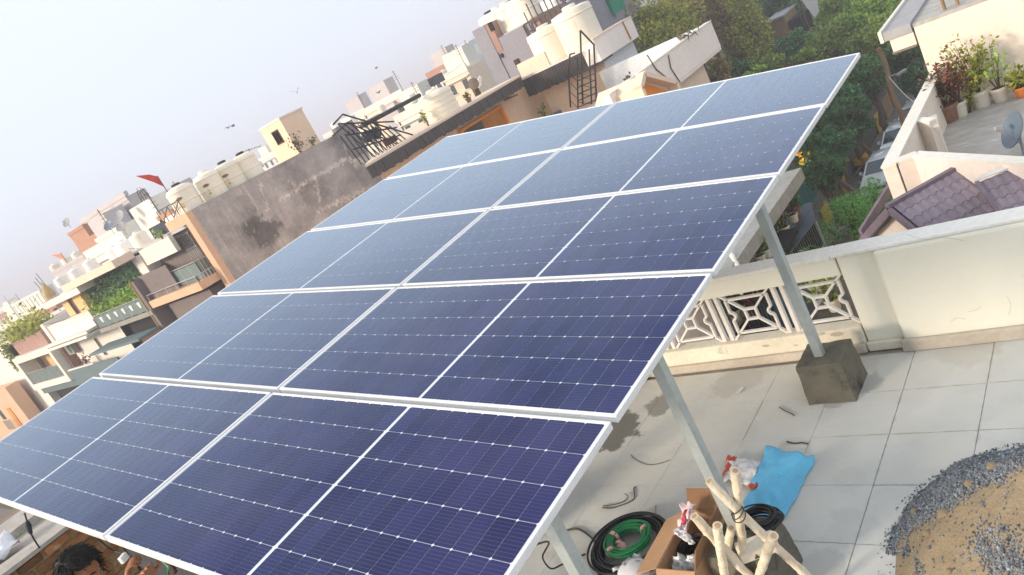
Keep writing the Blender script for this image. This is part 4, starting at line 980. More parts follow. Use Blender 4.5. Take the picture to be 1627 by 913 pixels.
# ------------------------------------------------------------------ house with the leafy wall
gh = T('green_wall_house', 'pale peach house with an artificial leaf wall above a glass balcony of white pots', 'house', (-38, 20, GZ))
a, b = PY(120, 459, F), PY(202.4, 416.4, F); zg0 = PY(154, 503, F).z
BX('wall', MT['pinkw'], gh, PY(89, 470, F).x, b.x + 1.0, F + .22, 30, GZ, b.z + .05)
BX('leaf_backing', MT['netg'], gh, a.x, b.x, F + .12, F + .215, zg0 - .5, a.z)
rl = np.random.default_rng(5); n_ = 3800
leafmesh('leaf_wall', LF['vine'], gh, np.c_[rl.uniform(a.x, b.x, n_), F + .09 + rl.normal(0, .03, n_), rl.uniform(zg0 - .3, a.z, n_)], .26, rl)
n_ = 900
leafmesh('planter_foliage', LF['bright'], gh, np.c_[rl.uniform(a.x + .3, b.x, n_), F - .25 + rl.normal(0, .14, n_), zg0 + .15 + abs(rl.normal(0, .38, n_)) * np.linspace(.5, 1.5, n_)], .22, rl)
bd = [PY(66.6, 481, F - .9), PY(202.4, 401, F - .9)]
zt_ = bd[1].z
BX('roof', MT['peach2'], gh, PY(100, 462, F - .9).x, b.x + .6, F - .9, F + .21, zt_ - .38, zt_)
BX('lower_roof', MT['pinkw'], gh, PY(66, 481, F - .9).x, PY(119, 453, F - .9).x, F - .9, F + 6, zt_ - .75, zt_ - .40)
y1 = F - .35
a2, b2, c2_ = PY(89.6, 471, y1), PY(119, 456, y1), PY(142, 490, y1)
BX('yellow_bay', MT['yellow_w'], gh, a2.x, c2_.x, y1, F + .2, c2_.z - .2, min(b2.z, zt_ - .42))
w = PY(118.5, 487, y1)
window(gh, w.x - .36, w.x + .30, w.z - .62, w.z + .55, y1, 'brownp', 'glassd', 2)
zs = PY(163, 521, F - .9).z
s0, s1 = PY(155, 521, F - 1.0), PY(239, 497, F - 1.0)
BX('balcony', MT['plaster'], gh, s0.x, s1.x + .2, F - 1.0, F + .11, zs - .22, zs)
rail(gh, [(s0.x + .1, F - .9, zs), (s1.x, F - .9, zs)], .75, n=6, panes='glassg')
BX('canopy', MT['teal'], gh, PY(136, 545, F - 2).x, s1.x, F - 2.2, F - 1.01, zs - .95, zs - .83)
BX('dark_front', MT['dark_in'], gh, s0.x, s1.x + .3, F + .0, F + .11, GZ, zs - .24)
BX('shop_sign', MT['brick_far'], gh, PY(215, 525, F - .2).x, s1.x + .2, F - .2, F - .02, zs - 1.9, zs - 1.2)
BX('dark_cloth', MT['slate'], gh, s0.x - .7, s0.x - .02, F - .7, F - .3, zs - .15, zs + .6)
for k in range(6):
    x_ = s0.x + .9 + k * .98
    t = T('white_pot', ['leftmost round white pot', 'second white pot from the left', 'third white pot from the left', 'fourth white pot from the left', 'second white pot from the right', 'rightmost round white pot'][k] + ' behind the glass balcony of the leaf wall house', 'pot', (x_, F - .55, zs), 'white pots on the glass balcony')
    MB().lathe((x_, F - .55, zs), [(.22, 0), (.36, .25), (.40, .55), (.34, .62)], 14).build('pot', MT['tankw'], t, smooth=True)
    leafmesh('plant', LF['mid'], t, np.c_[x_ + rl.normal(0, .18, 30), F - .55 + rl.normal(0, .12, 30), zs + .75 + rl.normal(0, .13, 30)], .2, rl)
tank(PY(100, 450, 20).x, 20, zt_ - .1, .42, .7, 'white water tank behind the peach roof edge, beside the steel frame', 'tankw', group='white tanks on the leaf wall house', lid='tankw')
tank(PY(122, 436, 20).x, 20, zt_ - .1, .42, .7, 'white water tank in the middle of the row behind the peach roof edge', 'tankw', group='white tanks on the leaf wall house', lid='tankw')
tank(PY(146, 423, 20).x, 20, zt_ - .1, .42, .75, 'white water tank at the right end of the row behind the peach roof edge', 'tankw', group='white tanks on the leaf wall house', lid='tankw')

# ------------------------------------------------------------------ house with the awning and air conditioner
ah = T('awning_house', 'pink house with a striped white awning, air conditioner and blue roof terrace', 'house', (-45, 20, GZ))
y1 = F - .5
a, b, c_, d_ = PY(76.4, 522.7, y1), PY(143, 491, y1), PY(155, 515, y1), PY(86, 542, y1)
BX('parapet', MT['pinkw'], ah, a.x, c_.x, y1, y1 + .25, d_.z, b.z)
BX('blue_terrace', MT['tin_blue'], ah, a.x, c_.x, y1 + .26, F + 6, b.z - .6, b.z - .45)
pt = PY(63, 507, F + 5); BX('blue_back_wall', MT['tin_blue'], ah, a.x - 2.5, c_.x - 1.5, F + 5.0, F + 5.2, b.z - .44, PY(90, 490, F + 5).z)
BX('wall', MT['white_w'], ah, a.x, c_.x + 2.2, F, F + .3, GZ, d_.z + .3)
BX('side_return', MT['pinkw'], ah, a.x - .5, a.x - .01, y1 - .1, F + 6, d_.z - .3, b.z + .3)
aw = MB()
for k, zz in enumerate((0, .2)):
    BX('awning', MT['white_w'], ah, a.x + .1, c_.x + .1, y1 - .9 + .15 * k, y1 - .01, d_.z - .32 + zz, d_.z - .18 + zz)
q_ = PY(107.5, 556, y1); ac = T('air_conditioner', 'greenish air conditioner box under the white awning', 'air conditioner', (q_.x, y1 - .2, q_.z - .4))
BX('casing', MT['plaster'], ac, q_.x - .5, q_.x + .5, F - .42, F - .02, q_.z - .38, q_.z + .38, bevel=.03)
MB().lathe((q_.x + .1, F - .425, q_.z), [(.27, 0), (.27, .01), (.1, .02)], 16, axis=(0, -1, 0)).build('fan_grille', MT['netg'], ac)
g0, g1 = PY(150, 537, F - .03), PY(170, 563, F - .03); g = MB()
for k in range(8): x_ = g0.x + k * (g1.x - g0.x) / 7 * 1.15; g.box(x_ - .05, x_ + .05, F - .08, F - .01, g1.z, g0.z)
g.build('window_grille', MT['railsteel'], ah)
t0, t1 = PY(109, 589.5, F - 1.0), PY(183, 564, F - 1.0)
BX('balcony_panel', MT['teal'], ah, t0.x, t1.x, F - 1.0, F - .9, t0.z - 1.05, t0.z)
BX('balcony_floor', MT['plaster'], ah, t0.x, t1.x, F - .89, F - .01, t0.z - 1.2, t0.z - 1.0)
BX('rail_cap', MT['white_w'], ah, t0.x, PY(148, 577, F - 1).x, F - 1.03, F - .87, t0.z + .002, t0.z + .08)
plant('balcony_plant', 'dry reddish plant on the teal balcony rail', (PY(135, 578, F - .7).x, F - .6, t0.z - .2), .8, .35, None, 'red', 90, .16)
for k in range(3):
    x_ = PY(95, 503, F + 1).x + k * .6
    plant('terrace_pot', ['left', 'middle', 'right'][k] + ' little white pot with a dark plant behind the pink parapet', (x_, F + .2, b.z - .2), .35, .12, 'tankw' if False else 'potw', 'dark', 30, .13, group='little pots behind the pink parapet')

# ------------------------------------------------------------------ white box balcony house
wb_ = T('box_balcony_house', 'house with a white box framed balcony, brown parapet and plain pale wall', 'house', (-53, 20, GZ))
y1 = F - .8
A, B_, C_, D_ = PY(19.3, 572.8, y1), PY(72.3, 549.9, y1), PY(114.5, 601.7, y1), PY(57.8, 622.2, y1)
x0, x1, z1, z0 = A.x, B_.x + .1, (A.z + B_.z) / 2, (C_.z + D_.z) / 2; fw = .42
BX('frame', MT['white_w'], wb_, x0, x1, y1, F + .3, z1 - fw, z1)
BX('frame', MT['white_w'], wb_, x0, x1, y1, F + .3, z0, z0 + fw)
BX('frame', MT['white_w'], wb_, x0, x0 + fw * 1.3, y1 + .003, F + .3, z0 + fw, z1 - fw)
BX('frame', MT['white_w'], wb_, x1 - fw, x1, y1 + .003, F + .3, z0 + fw, z1 - fw)
BX('recess_wall', MT['yellow_w'], wb_, x0 + fw, x1 - fw, F + .6, F + .7, z0 + fw, z1 - fw)
BX('door', MT['orange'], wb_, x0 + 3.2, x0 + 4.4, F + .55, F + .59, z0 + fw + .01, z1 - fw - .2)
BX('window', MT['glassd'], wb_, x0 + 4.7, x0 + 5.6, F + .55, F + .59, z0 + 1.2, z1 - fw - .3)
rail(wb_, [(x0 + fw * 1.35, y1 + .1, z0 + fw), (x1 - fw - .05, y1 + .1, z0 + fw)], .85, n=6, panes='glassg')
u, v = PY(10.8, 550, F - .2), PY(60, 526, F - .2)
BX('parapet', MT['brownp'], wb_, u.x, v.x + .3, F - .2, F + .2, z1 + .01, (u.z + v.z) / 2)
BX('wall', MT['pinkw'], wb_, x0 - 9, x0 - .02, F - .2, F + 8, GZ, z1 + 1.2)
BX('roof_terrace', MT['plaster'], wb_, x0, x1 + 1, F + .71, F + 8, z1 - .2, z1 + .2)
BX('corner_strip', MT['brownp'], wb_, x1 + .03, x1 + .35, F - .3, F + .3, GZ, z1 + .8)
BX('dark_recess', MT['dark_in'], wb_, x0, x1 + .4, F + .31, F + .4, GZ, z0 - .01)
BX('teal_soffit', MT['teal'], wb_, x0 + .3, x1 + .3, y1 + .3, F + .3, z0 - .5, z0 - .02)
n_ = 1500
bx_ = rl.uniform(u.x - .8, v.x - .6, n_)
bush = T('roof_garden_shrub', 'long green shrub on the roof behind the brown parapet of the white box house', 'shrub', (u.x + 3, F + 1, z1 + .3))
leafmesh('leaves', LF['olive'], bush, np.c_[bx_, F + .6 + rl.normal(0, .5, n_), (u.z + v.z) / 2 - .1 + abs(rl.normal(0, .6, n_))], .30, rl)
leafmesh('hanging_leaves', LF['mid'], bush, np.c_[u.x - .2 + rl.normal(0, .3, 300), F - .3 + rl.normal(0, .15, 300), u.z - rl.uniform(-.2, 1.8, 300)], .28, rl)
m = MB()
for k in range(8): m.tube([(u.x + k * 1.0, F + .6, z1 + .2), (u.x + k * 1.0 + .2, F + .6, u.z + .6)], .04, 5)
m.build('stem', MT['bark'], bush)

oh = T('peach_corner_house', 'peach house with orange stripe and grille at the lower left edge', 'house', (-56, 13, GZ))
p = PY(0, 618, 15.0); p2 = PY(28, 652, 15.0)
BX('wall', MT['peach'], oh, p.x - 12, p2.x + .9, 15.0, 15.9, GZ, p.z)
BX('orange_stripe', MT['orange'], oh, PY(12, 652, 14.97).x, PY(18, 652, 14.97).x, 14.95, 14.998, PY(22, 672, 15).z - 1, PY(12, 648, 15).z)
w = PY(2, 655, 15); BX('window', MT['glassd'], oh, w.x - .6, w.x + .2, 14.97, 14.998, w.z - .6, w.z + .3)
w = PY(17, 676, 14.6); g = MB()
for k in range(6): g.box(w.x - .9 + k * .32, w.x - .82 + k * .32, 14.55, 14.6, w.z - .3, w.z + .5)
g.build('window_grille', MT['railsteel'], oh)

# ------------------------------------------------------------------ roofs behind the left row
def block(name, label, y, quad, mat, depth_, cat='building', roofmat=None, foot=GZ, extra=None):
    """plain building: front face at y between two photo columns, given by top left, top right"""
    depth = min(depth_, 1.6)
    a, b = PY(*quad[0], y), PY(*quad[1], y); zt = (a.z + b.z) / 2
    t = T(name, label, cat, ((a.x + b.x) / 2, y + depth / 2, foot))
    BX('wall', MT[mat], t, a.x, b.x, y, y + depth, foot, zt)
    BX('parapet', MT[roofmat or mat], t, a.x - .06, b.x + .06, y - .06, y + .16, zt - .22, zt + .06)
    BX('roof', MT['mauve'], t, a.x + .05, b.x - .05, y + .17, y + depth - .05, zt + .002, zt + .03)
    return t, a.x, b.x, zt
t, xa, xb, zt = block('stair_block', 'large plain mauve grey cement block rising over the left houses', 27, ((129, 353), (203, 316.4)), 'mauve', 7)
BX('coping', MT['mauve'], t, xa, xb + .2, 26.9, 27.2, zt + .07, zt + .4)
t, xa, xb, zt = block('peach_cabin', 'small two step peach cabin with a dish, left of the mauve block', 26.0, ((108, 371), (131, 358)), 'brick_far', 3)
BX('lower_step', MT['brick_far'], t, xb + .05, xb + 2.4, 25.8, 28, zt - 3.2, zt - 1.0)
dish(PY(113, 362, 26.5), .40, -70, 35, 'grey satellite dish on top of the small peach cabin')
for (px, py, r_, lab, mt_) in ((182, 372, .34, 'dark satellite dish standing up on the white roof left of the pair', 'dishb'), (199, 358, .42, 'largest grey satellite dish of the pair beside the mauve block', 'dish'), (202, 373, .36, 'lower grey satellite dish of the pair beside the mauve block', 'dish')):
    dish(PY(px, py, 22.0), r_, -60, 38, lab, mt_, .6)
t, xa, xb, zt = block('white_room', 'cream white roof room in front of the mauve block', 23, ((151, 379), (189, 362)), 'white_w', 4)
BX('lower_room', MT['white_w'], t, xa + 1, xb + 3.5, 22.0, 22.9, zt - 6, zt - 1.6)
t, xa, xb, zt = block('grey_wall_block', 'lavender grey wall below the row of small cream tanks', 28, ((80, 430), (148, 400)), 'mauve', 6)
for k, (px, py) in enumerate(((92, 431), (110, 420), (126, 410))):
    q_ = PY(px, py, 29); tank(q_.x, 29, zt - .3, .46, .95, ['cream tank nearest the orange pennant in the small row', 'cream tank in the middle of the small row', 'cream tank at the right end of the small row'][k] + ' on the lavender wall', 'tank', group='small tanks on the lavender wall', ribs=2, lid='tank')
q_ = PY(96, 408, 28.5)
fl = T('flag', 'faded orange pennant flying above the small row of tanks', 'flag', (q_.x, 28.5, zt))
MB().tube([(q_.x + .6, 28.5, zt), (q_.x + .6, 28.5, q_.z + .3)], .03, 5).build('pole', MT['twig'], fl)
MB().ext([(q_.x + .6, 28.5, q_.z + .2), (q_.x + .6, 28.5, q_.z - .5), (q_.x - 1.0, 28.3, q_.z + .55)], (0, .02, 0)).build('pennant', MT['flagp'], fl)
for k, (px, py, r_, h_) in enumerate(((197, 392, .60, 1.1), (221, 378, .50, 1.1), (180, 396, .45, .9))):
    q_ = PY(px, py, 20); tank(q_.x, 20, q_.z - .75, r_, h_, ['large white tank below the pair of grey dishes', 'cream tank right of the large white one below the dishes', 'squat white tank left of the large one below the dishes'][k], 'tankw' if k == 0 else 'tank', group='tanks below the dishes', ribs=2, lid='tankw')
BX('mauve_parapet', MT['mauve'], None, PY(203, 415, 18).x, PY(250, 385, 18).x, 18, 18.3, PY(203, 415, 18).z - .4, PY(245, 383, 18).z, label='mauve brown parapet wall in front of the white tanks', cat='wall')
t = T('temple_spire', 'golden temple spire with small flags left of the orange pennant', 'temple', PY(72, 470, 30))
b0 = PY(70, 455, 30); MB().lathe((b0.x, 30, b0.z - 2), [(.55, .7), (.58, 1.1), (.45, 1.6), (.26, 2.0), (.08, 2.3), (.02, 2.6)], 12).build('spire', MT['gold'], t)
BX('shrine', MT['brick_far'], t, b0.x - 1.6, b0.x + 1.1, 29.5, 33, b0.z - 4.2, b0.z - 1.41)
BX('shrine_window', MT['dark_in'], t, b0.x + .1, b0.x + .9, 29.44, 29.495, b0.z - 3.4, b0.z - 2.4)
for k in range(3): MB().tube([(b0.x - 1.2 + k * .9, 30, b0.z), (b0.x - 1.5 + k * .9, 30, b0.z + .9 + .3 * k)], .035, 5).build('flag_staff', MT['twig'], t)
t, xa, xb, zt = block('long_white_roof', 'long cream white tank room with ribbed front at the far left', 34, ((18, 485), (62, 460)), 'white_w', 5)
for k in range(9): BX('rib', MT['tankw'], t, xa + .3 + k * (xb - xa - .6) / 8 - .1, xa + .3 + k * (xb - xa - .6) / 8 + .1, 33.9, 33.995, zt - 1.6, zt - .25)
BX('brick_room', MT['brick_far'], t, xa + 3, xb + 2, 33.0, 33.9, zt - 6, zt - 2.2)
t = T('mast', 'small lattice radio mast on a pink roof left of the red flag', 'mast', PY(253, 352, 24))
b0 = PY(253, 350, 24); m = MB()
for k in range(4):
    sx, sy = (-.35, .35)[k & 1], (-.35, .35)[k >> 1]; m.tube([(b0.x + sx, 24 + sy, b0.z - .5), (b0.x + sx * .4, 24 + sy * .4, b0.z + 2.2)], .03, 4)
for k in range(6):
    z_ = b0.z - .3 + k * .45; s = .35 * (1 - .6 * k / 6); m.tube([(b0.x - s, 24 - s, z_), (b0.x + s, 24 - s, z_ + .4)], .02, 4); m.tube([(b0.x + s, 24 + s, z_), (b0.x - s, 24 + s, z_ + .4)], .02, 4)
for k in range(5): m.tube([(b0.x - .6, 24, b0.z + .8 + k * .3), (b0.x + .6, 24, b0.z + .9 + k * .3)], .018, 4)
m.build('lattice', MT['twig'], t)
t, xa, xb, zt = block('pink_roof_room', 'little pinkish roof room with red brick top beside the radio mast', 23, ((250, 346), (272, 333)), 'pinkw', 4, roofmat='brick_far')
t, xa, xb, zt = block('brown_hut', 'small brown pink hut in the gap left of the radio mast', 30, ((222, 362), (239, 351)), 'brownp', 3)

# ------------------------------------------------------------------ house with the shingled eaves
X2, Y2 = -9.07, 24.9
e2 = PY(829, 129, Y2); ze1, ze0 = 1.60, .90
X1 = -12.5
ch = T('eaves_house', 'peach house with dark shingled eaves, orange framed window and cream roof tanks', 'house', (-12, 26, GZ))
yA, yB = PX(580, 262, X1).y, 24.6
zA1, zA0 = 1.78, 1.38
def shingle_band(name, p, q, z0, z1, nrm, mat='shingle'):
    """a fascia of narrow upright shingles between two points"""
    p, q = Vector(p), Vector(q); d = (q - p); L = d.length; d.normalize(); N_ = int(L / .14); nrm = Vector(nrm); m = MB(); rr = random.Random(3)
    for k in range(N_):
        a = p + d * (L * k / N_ + .006); b = p + d * (L * (k + 1) / N_ - .006); o = nrm * rr.uniform(.0, .03); dz = rr.uniform(-.03, .02)
        m.ext([a + Vector((0, 0, z0 - p.z + dz)) + o, b + Vector((0, 0, z0 - p.z + dz)) + o, b + Vector((0, 0, z1 - p.z)) + o * .3, a + Vector((0, 0, z1 - p.z)) + o * .3], -nrm * .05)
    return m.build(name, MT[mat], ch, kind='stuff')
shingle_band('shingles', (X1, yA, zA1), (X1, yB, zA1), zA0, zA1, (1, 0, 0))
MB().ext([(X1 - .07, yA + .03, zA0 + .06), (X1 - .07, yB, zA0 + .06), (X1 - .9, yB, zA0 + .06), (X1 - .9, yA + 1.0, zA0 + .06)], (0, 0, zA1 - zA0 - .08)).build('eave_slab', MT['shingle'], ch)
MB().ext([(X1 - .03, yA + .02, zA1), (X1 - .03, yB, zA1), (X1 - 8, yB, zA1), (X1 - 8, yA + 9.2, zA1)], (0, 0, .09)).build('eave_top', MT['peach2'], ch)
MB().ext([(X1 - .75, yA + 1.0, GZ), (X1 - .75, yB + 2, GZ), (X1 - 8, yB + 2, GZ), (X1 - 8, yA + 9.6, GZ)], (0, 0, zA0 + .05 - GZ)).build('wall', MT['peach3'], ch)   # the end wall runs askew along the plot line
# orange framed window in the wall below that eave
xw = X1 - .74
wa, wb2, wc = PX(727, 209, xw), PX(792, 168, xw), PX(803, 187, xw)
y0_, y1_, zt_, zb_ = wa.y, wb2.y, wb2.z, wb2.z - .95
fo = MB()
fo.box(xw, xw + .16, y0_, y1_, zt_ - .10, zt_); fo.box(xw, xw + .16, y1_ - .12, y1_, zb_ - .4, zt_ - .1); fo.box(xw, xw + .16, y0_, y0_ + .12, zb_ - .4, zt_ - .1); fo.box(xw, xw + .2, y0_, y1_, zb_ - .5, zb_ - .4)
fw_ = fo.build('window', MT['orange'], ch)
BX('pane', MT['glassd'], fw_, xw + .01, xw + .03, y0_ + .12, (y0_ + y1_) / 2, zb_ - .4, zt_ - .1)
BX('shutter', MT['ochre'], fw_, xw + .01, xw + .05, (y0_ + y1_) / 2 + .05, y1_ - .12, zb_ - .4, zt_ - .1)
MB().tube([PX(802, 159, xw + .06), PX(822, 150, xw + .06)], .035, 6).build('drain_pipe', MT['timber'], ch)
q_ = PX(845, 171, xw + .06)
# second eave stepping forward
xl2 = e2.x
yb_ = PX(996.4, 29.7, X2).y
shingle_band('shingles', (xl2, Y2, ze1), (X2 + .0, Y2, ze1), ze0, ze1, (0, -1, 0))
BX('eave_slab', MT['shingle'], ch, xl2, X2 - .02, Y2 + .06, Y2 + .9, ze0 + .05, ze1 - .01)
BX('wall', MT['peach3'], ch, xl2 + .3, X2 - .32, Y2 + .55, PX(1010, 111, X2).y + 1.0, GZ, ze0 + .045)
BX('side_wall', MT['bluew'], ch, X2 - .315, X2 - .28, Y2 + .56, PX(1010, 111, X2).y + 1.2, GZ, ze0 + .3)  # bluish white: the sky shade on this side is put into the wall colour
BX('roof', MT['pinkw'], ch, xl2 - .1, X2 - .02, Y2 + .15, yb_ + .25, ze1 - .005, ze1 + .06)
BX('roof_box', MT['parw'], ch, X2 - .6, X2 + .02, Y2 - .05, yb_ + .3, ze0 + .12, ze1 + .22)
BX('box_cap', MT['peach2'], ch, X2 - .62, X2 + .04, Y2 - .07, yb_ + .32, ze1 + .222, ze1 + .27)
MB().tube([(X2 + .045, yb_ - .5, ze1 + .25), (X2 + .05, yb_ - .45, ze0 + .2)], .03, 6).build('rain_stain', MT['ochre'], ch)
pl = PY(822, 128, Y2 + .3); pr = PY(862, 97, Y2 + .3)
BX('low_parapet', MT['peach2'], ch, xl2 - .05, pr.x + .3, Y2 + .2, Y2 + .45, ze1 + .065, ze1 + .62)
plant('corner_plant', 'small green plant in a blue tub at the corner below the second eave', (xl2 + .2, Y2 + .1, PY(856, 178, Y2).z - .3), .5, .22, None, 'mid', 60, .13)
BX('blue_tub', MT['tin_blue'], None, xl2 + .25, xl2 + .75, Y2 + .0, Y2 + .5, PY(862, 182, Y2).z - .8, PY(856, 178, Y2).z - .31, label='blue plastic tub below the second shingled eave', cat='tub')

# tanks on it
tb = PY(895, 108, Y2 + 1.1)
tank(PY(893, 110, Y2 + 1.0).x, Y2 + 1.0, ze1 + .06, .76, 1.38, 'big cream water tank left of the pipes above the shingled eave', 'tank', group='big tanks on the eaves house', ribs=1, lid='tank', flat=True)
tank(PY(936, 84, Y2 + 1.0).x, Y2 + 1.0, ze1 + .06, .80, 1.55, 'taller big cream water tank behind the black ladder', 'tank', group='big tanks on the eaves house', ribs=1, lid='tank', flat=True)
m = MB()
for (a, b) in (((843, 40), (870, 108)), ((848, 66), (866, 110)), ((890, 42), (908, 84)), ((900, 27), (916, 80)), ((905, 24), (925, 76))):
    m.tube([PY(*a, Y2 + .5), PY(*b, Y2 + .5)], .02, 5)
m.build('water_pipes', MT['twig'], label='thin water pipes running up beside the big cream tanks', cat='pipes')
# black steel ladder with cage
lad = T('steel_ladder', 'black steel ladder with hooped hand rails standing against the peach wall', 'ladder', PY(930, 160, Y2 - .5))
YL = Y2 - .55
def L3(px, py, dy=0): return PY(px, py, YL + dy)
MB().tube([L3(922, 48), L3(926, 165)], .035, 6).tube([L3(922, 48, .0), L3(943, 70, .0)], .035, 6).tube([L3(905.5, 86), L3(903, 112), L3(906.5, 170)], .032, 6).tube([L3(905.5, 86), L3(913, 84, .5)], .03, 6).build('hand_rail', MT['black_steel'], lad)
MB().tube([L3(917, 90), L3(918.5, 172)], .03, 6).build('stile', MT['black_steel'], lad)
MB().tube([L3(943.5, 70), L3(948, 165)], .035, 6).build('stile', MT['black_steel'], lad)
MB().tube([L3(936, 78), L3(940, 165)], .03, 6).build('stile', MT['black_steel'], lad)
for k in range(8):
    a, b = L3(917.5, 118 + k * 10.5), L3(945.5, 106 + k * 10.2)
    MB().tube([a, (b.x, b.y, a.z)], .022, 5).build('rung', MT['black_steel'], lad)
m = MB()
for k in range(4):
    a, b = L3(918, 120 + k * 14), L3(941, 126 + k * 13); m.tube([a, b], .012, 4); a, b = L3(906.5, 118 + k * 14), L3(917, 128 + k * 14); m.tube([a, b], .012, 4)
m.build('lacing', MT['black_steel'], lad)
# terrace above the first eave: ribbed tank, railing, pole, air conditioner
q_ = PX(702, 176, X1 - .9); tk = tank(X1 - .9, q_.y, zA1 + .09, .66, 1.0, 'wide cream ribbed water tank on the terrace above the long dark eave', 'tank', ribs=4, lid='tank', group='ribbed tank on the terrace')
del tk['group']
bw = plant('roof_weed', 'straggly green weed growing at the left foot of the wide ribbed tank', (X1 - .9, PX(675, 188, X1 - .9).y, zA1 + .05), .75, .12, None, 'olive', 120, .08, cat='shrub')
rl_ = T('stair_railing', 'tangle of black metal stair railings beside the cement wall', 'railing', PX(590, 235, X1 - .8))
m = MB(); q0 = PX(592, 240, X1 - .8); ya, yb = q0.y, PX(640, 212, X1 - .8).y
for k in range(9):
    y_ = ya + (yb - ya) * k / 8; m.tube([(X1 - .8, y_, zA1 + .05), (X1 - .8 + .2, y_ - .9 + .04 * k, zA1 + 1.55 - .1 * k)], .022, 5)
    m.tube([(X1 - 1.6, y_, zA1 + .05), (X1 - 1.5, y_ - .3, zA1 + 1.2)], .022, 5)
for h_ in (.55, 1.05, 1.45): m.tube([(X1 - .7, ya - .8, zA1 + h_ + .1), (X1 - .7, yb - .2, zA1 + h_ * .55)], .028, 5)
m.tube([(X1 - .7, ya - 1.0, zA1 + 1.6), (X1 - .75, ya - .4, zA1 + 1.75), (X1 - .7, yb + .3, zA1 + .1)], .03, 6)
m.tube([(X1 - 1.0, ya - 1.0, zA1 + 1.3), (X1 - .95, ya - .2, zA1 + 1.45), (X1 - .9, yb - .4, zA1 + .1)], .026, 6)
m.build('bars', MT['black_steel'], rl_)
a, b = PX(575, 200, X1 - 1.0), PX(667, 151, X1 - 1.0)
MB().tube([a, b], .075, 8).build('black_pole', MT['black_steel'], label='thick black pole laid level across the terrace railing', cat='pole')
for k, (px, py, lab) in enumerate(((584, 217, 'black bundle hung on the stair railing'), (597, 212, 'dark cloth bundle draped on the stair railing'))):
    p = PX(px, py, X1 - .85); MB().lathe(p, [(.05, -.18), (.2, -.1), (.22, .05), (.1, .2)], 9).build('bundle', MT['slate'], label=lab, cat='bundle')
p = PX(620, 222, X1 - .7); BX('maroon_cloth', MT['maroon'], None, X1 - .72, X1 - .66, p.y - .30, p.y + .28, p.z - .13, p.z + .08, label='dark red cloth hung low on the terrace railing', cat='cloth')
q_ = PX(752, 133, X1 - 1.6); acu = T('fan_unit', 'round brown fan disc against the grey wall beyond the terrace', 'fan', q_)
MB().lathe(q_, [(.22, 0), (.23, .04), (.18, .06), (.05, .08)], 18, axis=(.8, -.6, 0)).build('fan_disc', MT['browncap'], acu, smooth=True)
BX('bracket', MT['twig'], acu, q_.x - .2, q_.x - .1, q_.y, q_.y + .3, zA1, q_.z)
for k in range(3):
    p = PX(762, 125 + k * 5, X1 - 1.55); MB().bar(p - Vector((0, .12, .03)), p + Vector((0, .12, .05)), .05, .1).build('white_slat', MT['white_w'], acu)
q_ = PX(741, 151, X1 - .7); plant('flower_pot', 'yellow potted flower on the eave ledge near the fan disc', (X1 - .7, q_.y, zA1 + .09), .2, .14, 'potc', 'yellowg', 40, .13, potr=.12, poth=.18)

# ------------------------------------------------------------------ lower house with the white parapets
X3 = -5.0
ph = T('parapet_house', 'pale house with plain white roof parapets and a small gabled niche', 'house', (-7, 23, GZ))
yc_ = PX(1130, 34.8, X3).y; ys = PX(1020.8, 112, X3).y - 2.2; zp1 = .64; zp0 = -.27
BX('parapet', MT['parw'], ph, X3 - .22, X3, ys, yc_, zp0, zp1)
BX('parapet_cap', MT['white_w'], ph, X3 - .24, X3 + .02, ys, yc_ + .02, zp1 + .002, zp1 + .035)
xb = PY(1007.7, 90.7, yc_).x
BX('back_parapet', MT['bluew'], ph, xb - 1.5, X3 - .225, yc_ - .2, yc_, zp0 - .1, zp1 + .0)
BX('roof', MT['mauve'], ph, xb - 1.5, X3 - .23, ys, yc_ - .21, zp0 - .1, zp0 + .05)
yw = PX(1126, 129, X3 - .4).y
BX('wall', MT['peach2'], ph, -8.6, X3 - .35, ys + .3, yw, GZ, zp0 - .11)
BX('soffit', MT['pinkw'], ph, X3 - .9, X3 - .01, ys, yc_, zp0 - .1, zp0 - .005)
# gabled niche
XN = X3 + .9; g0, g1, g2, g3 = PX(1032.5, 119.5, XN), PX(1076, 135, XN), PX(1030, 150, XN), PX(1074, 143, XN)
ygl, ygr, za_ = PX(1030, 150, XN).y, PX(1077, 138, XN).y, g0.z
def gab(x0, x1, s, mat, nm):
    yl, yr = ygl - .1 + (1 - s) * .35, ygr + .1 - (1 - s) * .35; ym = yl + (yr - yl) * .22; zt2 = za_ + .12 - (1 - s) * .4
    poly = [(x0, yl, zt2 - 2.6), (x0, yl, zt2 - .25), (x0, ym, zt2), (x0, yr, zt2 - .75), (x0, yr, zt2 - 2.6)]
    return MB().ext(poly, (x1 - x0, 0, 0)).build(nm, MT[mat], ph)
gab(XN - 1.6, XN - .3, 1, 'peach2', 'niche_body')
yl, yr = ygl - .1, ygr + .1; ym = yl + (yr - yl) * .22; zt2 = za_ + .12
for a, b in (((yl, zt2 - 2.6), (yl, zt2 - .25)), ((yl, zt2 - .25), (ym, zt2)), ((ym, zt2), (yr, zt2 - .75)), ((yr, zt2 - .75), (yr, zt2 - 2.6))):
    MB().bar((XN - .14, a[0], a[1]), (XN - .14, b[0], b[1]), .14, .26, (1, 0, 0)).build('niche_frame', MT['peach2'], ph)
gab(XN - .298, XN - .27, .6, 'orange', 'niche_back')  # warm light inside the niche is put into its orange colour
BX('side_wall', MT['peach2'], ph, X3 - 3.6, X3 - .36, ys - 4.2, ys + .29, GZ, zp0 - .5)
m = MB()
for (a, b, c) in (((1062, 87), (1066, 108), (1081, 131)), ((1028, 87), (1043, 110), (1063, 126))): m.tube([PX(*a, X3 + .03), PX(*b, X3 + .03), PX(*c, X3 + .03)], .018, 5)
m.build('hanging_wire', MT['twig'], ph)
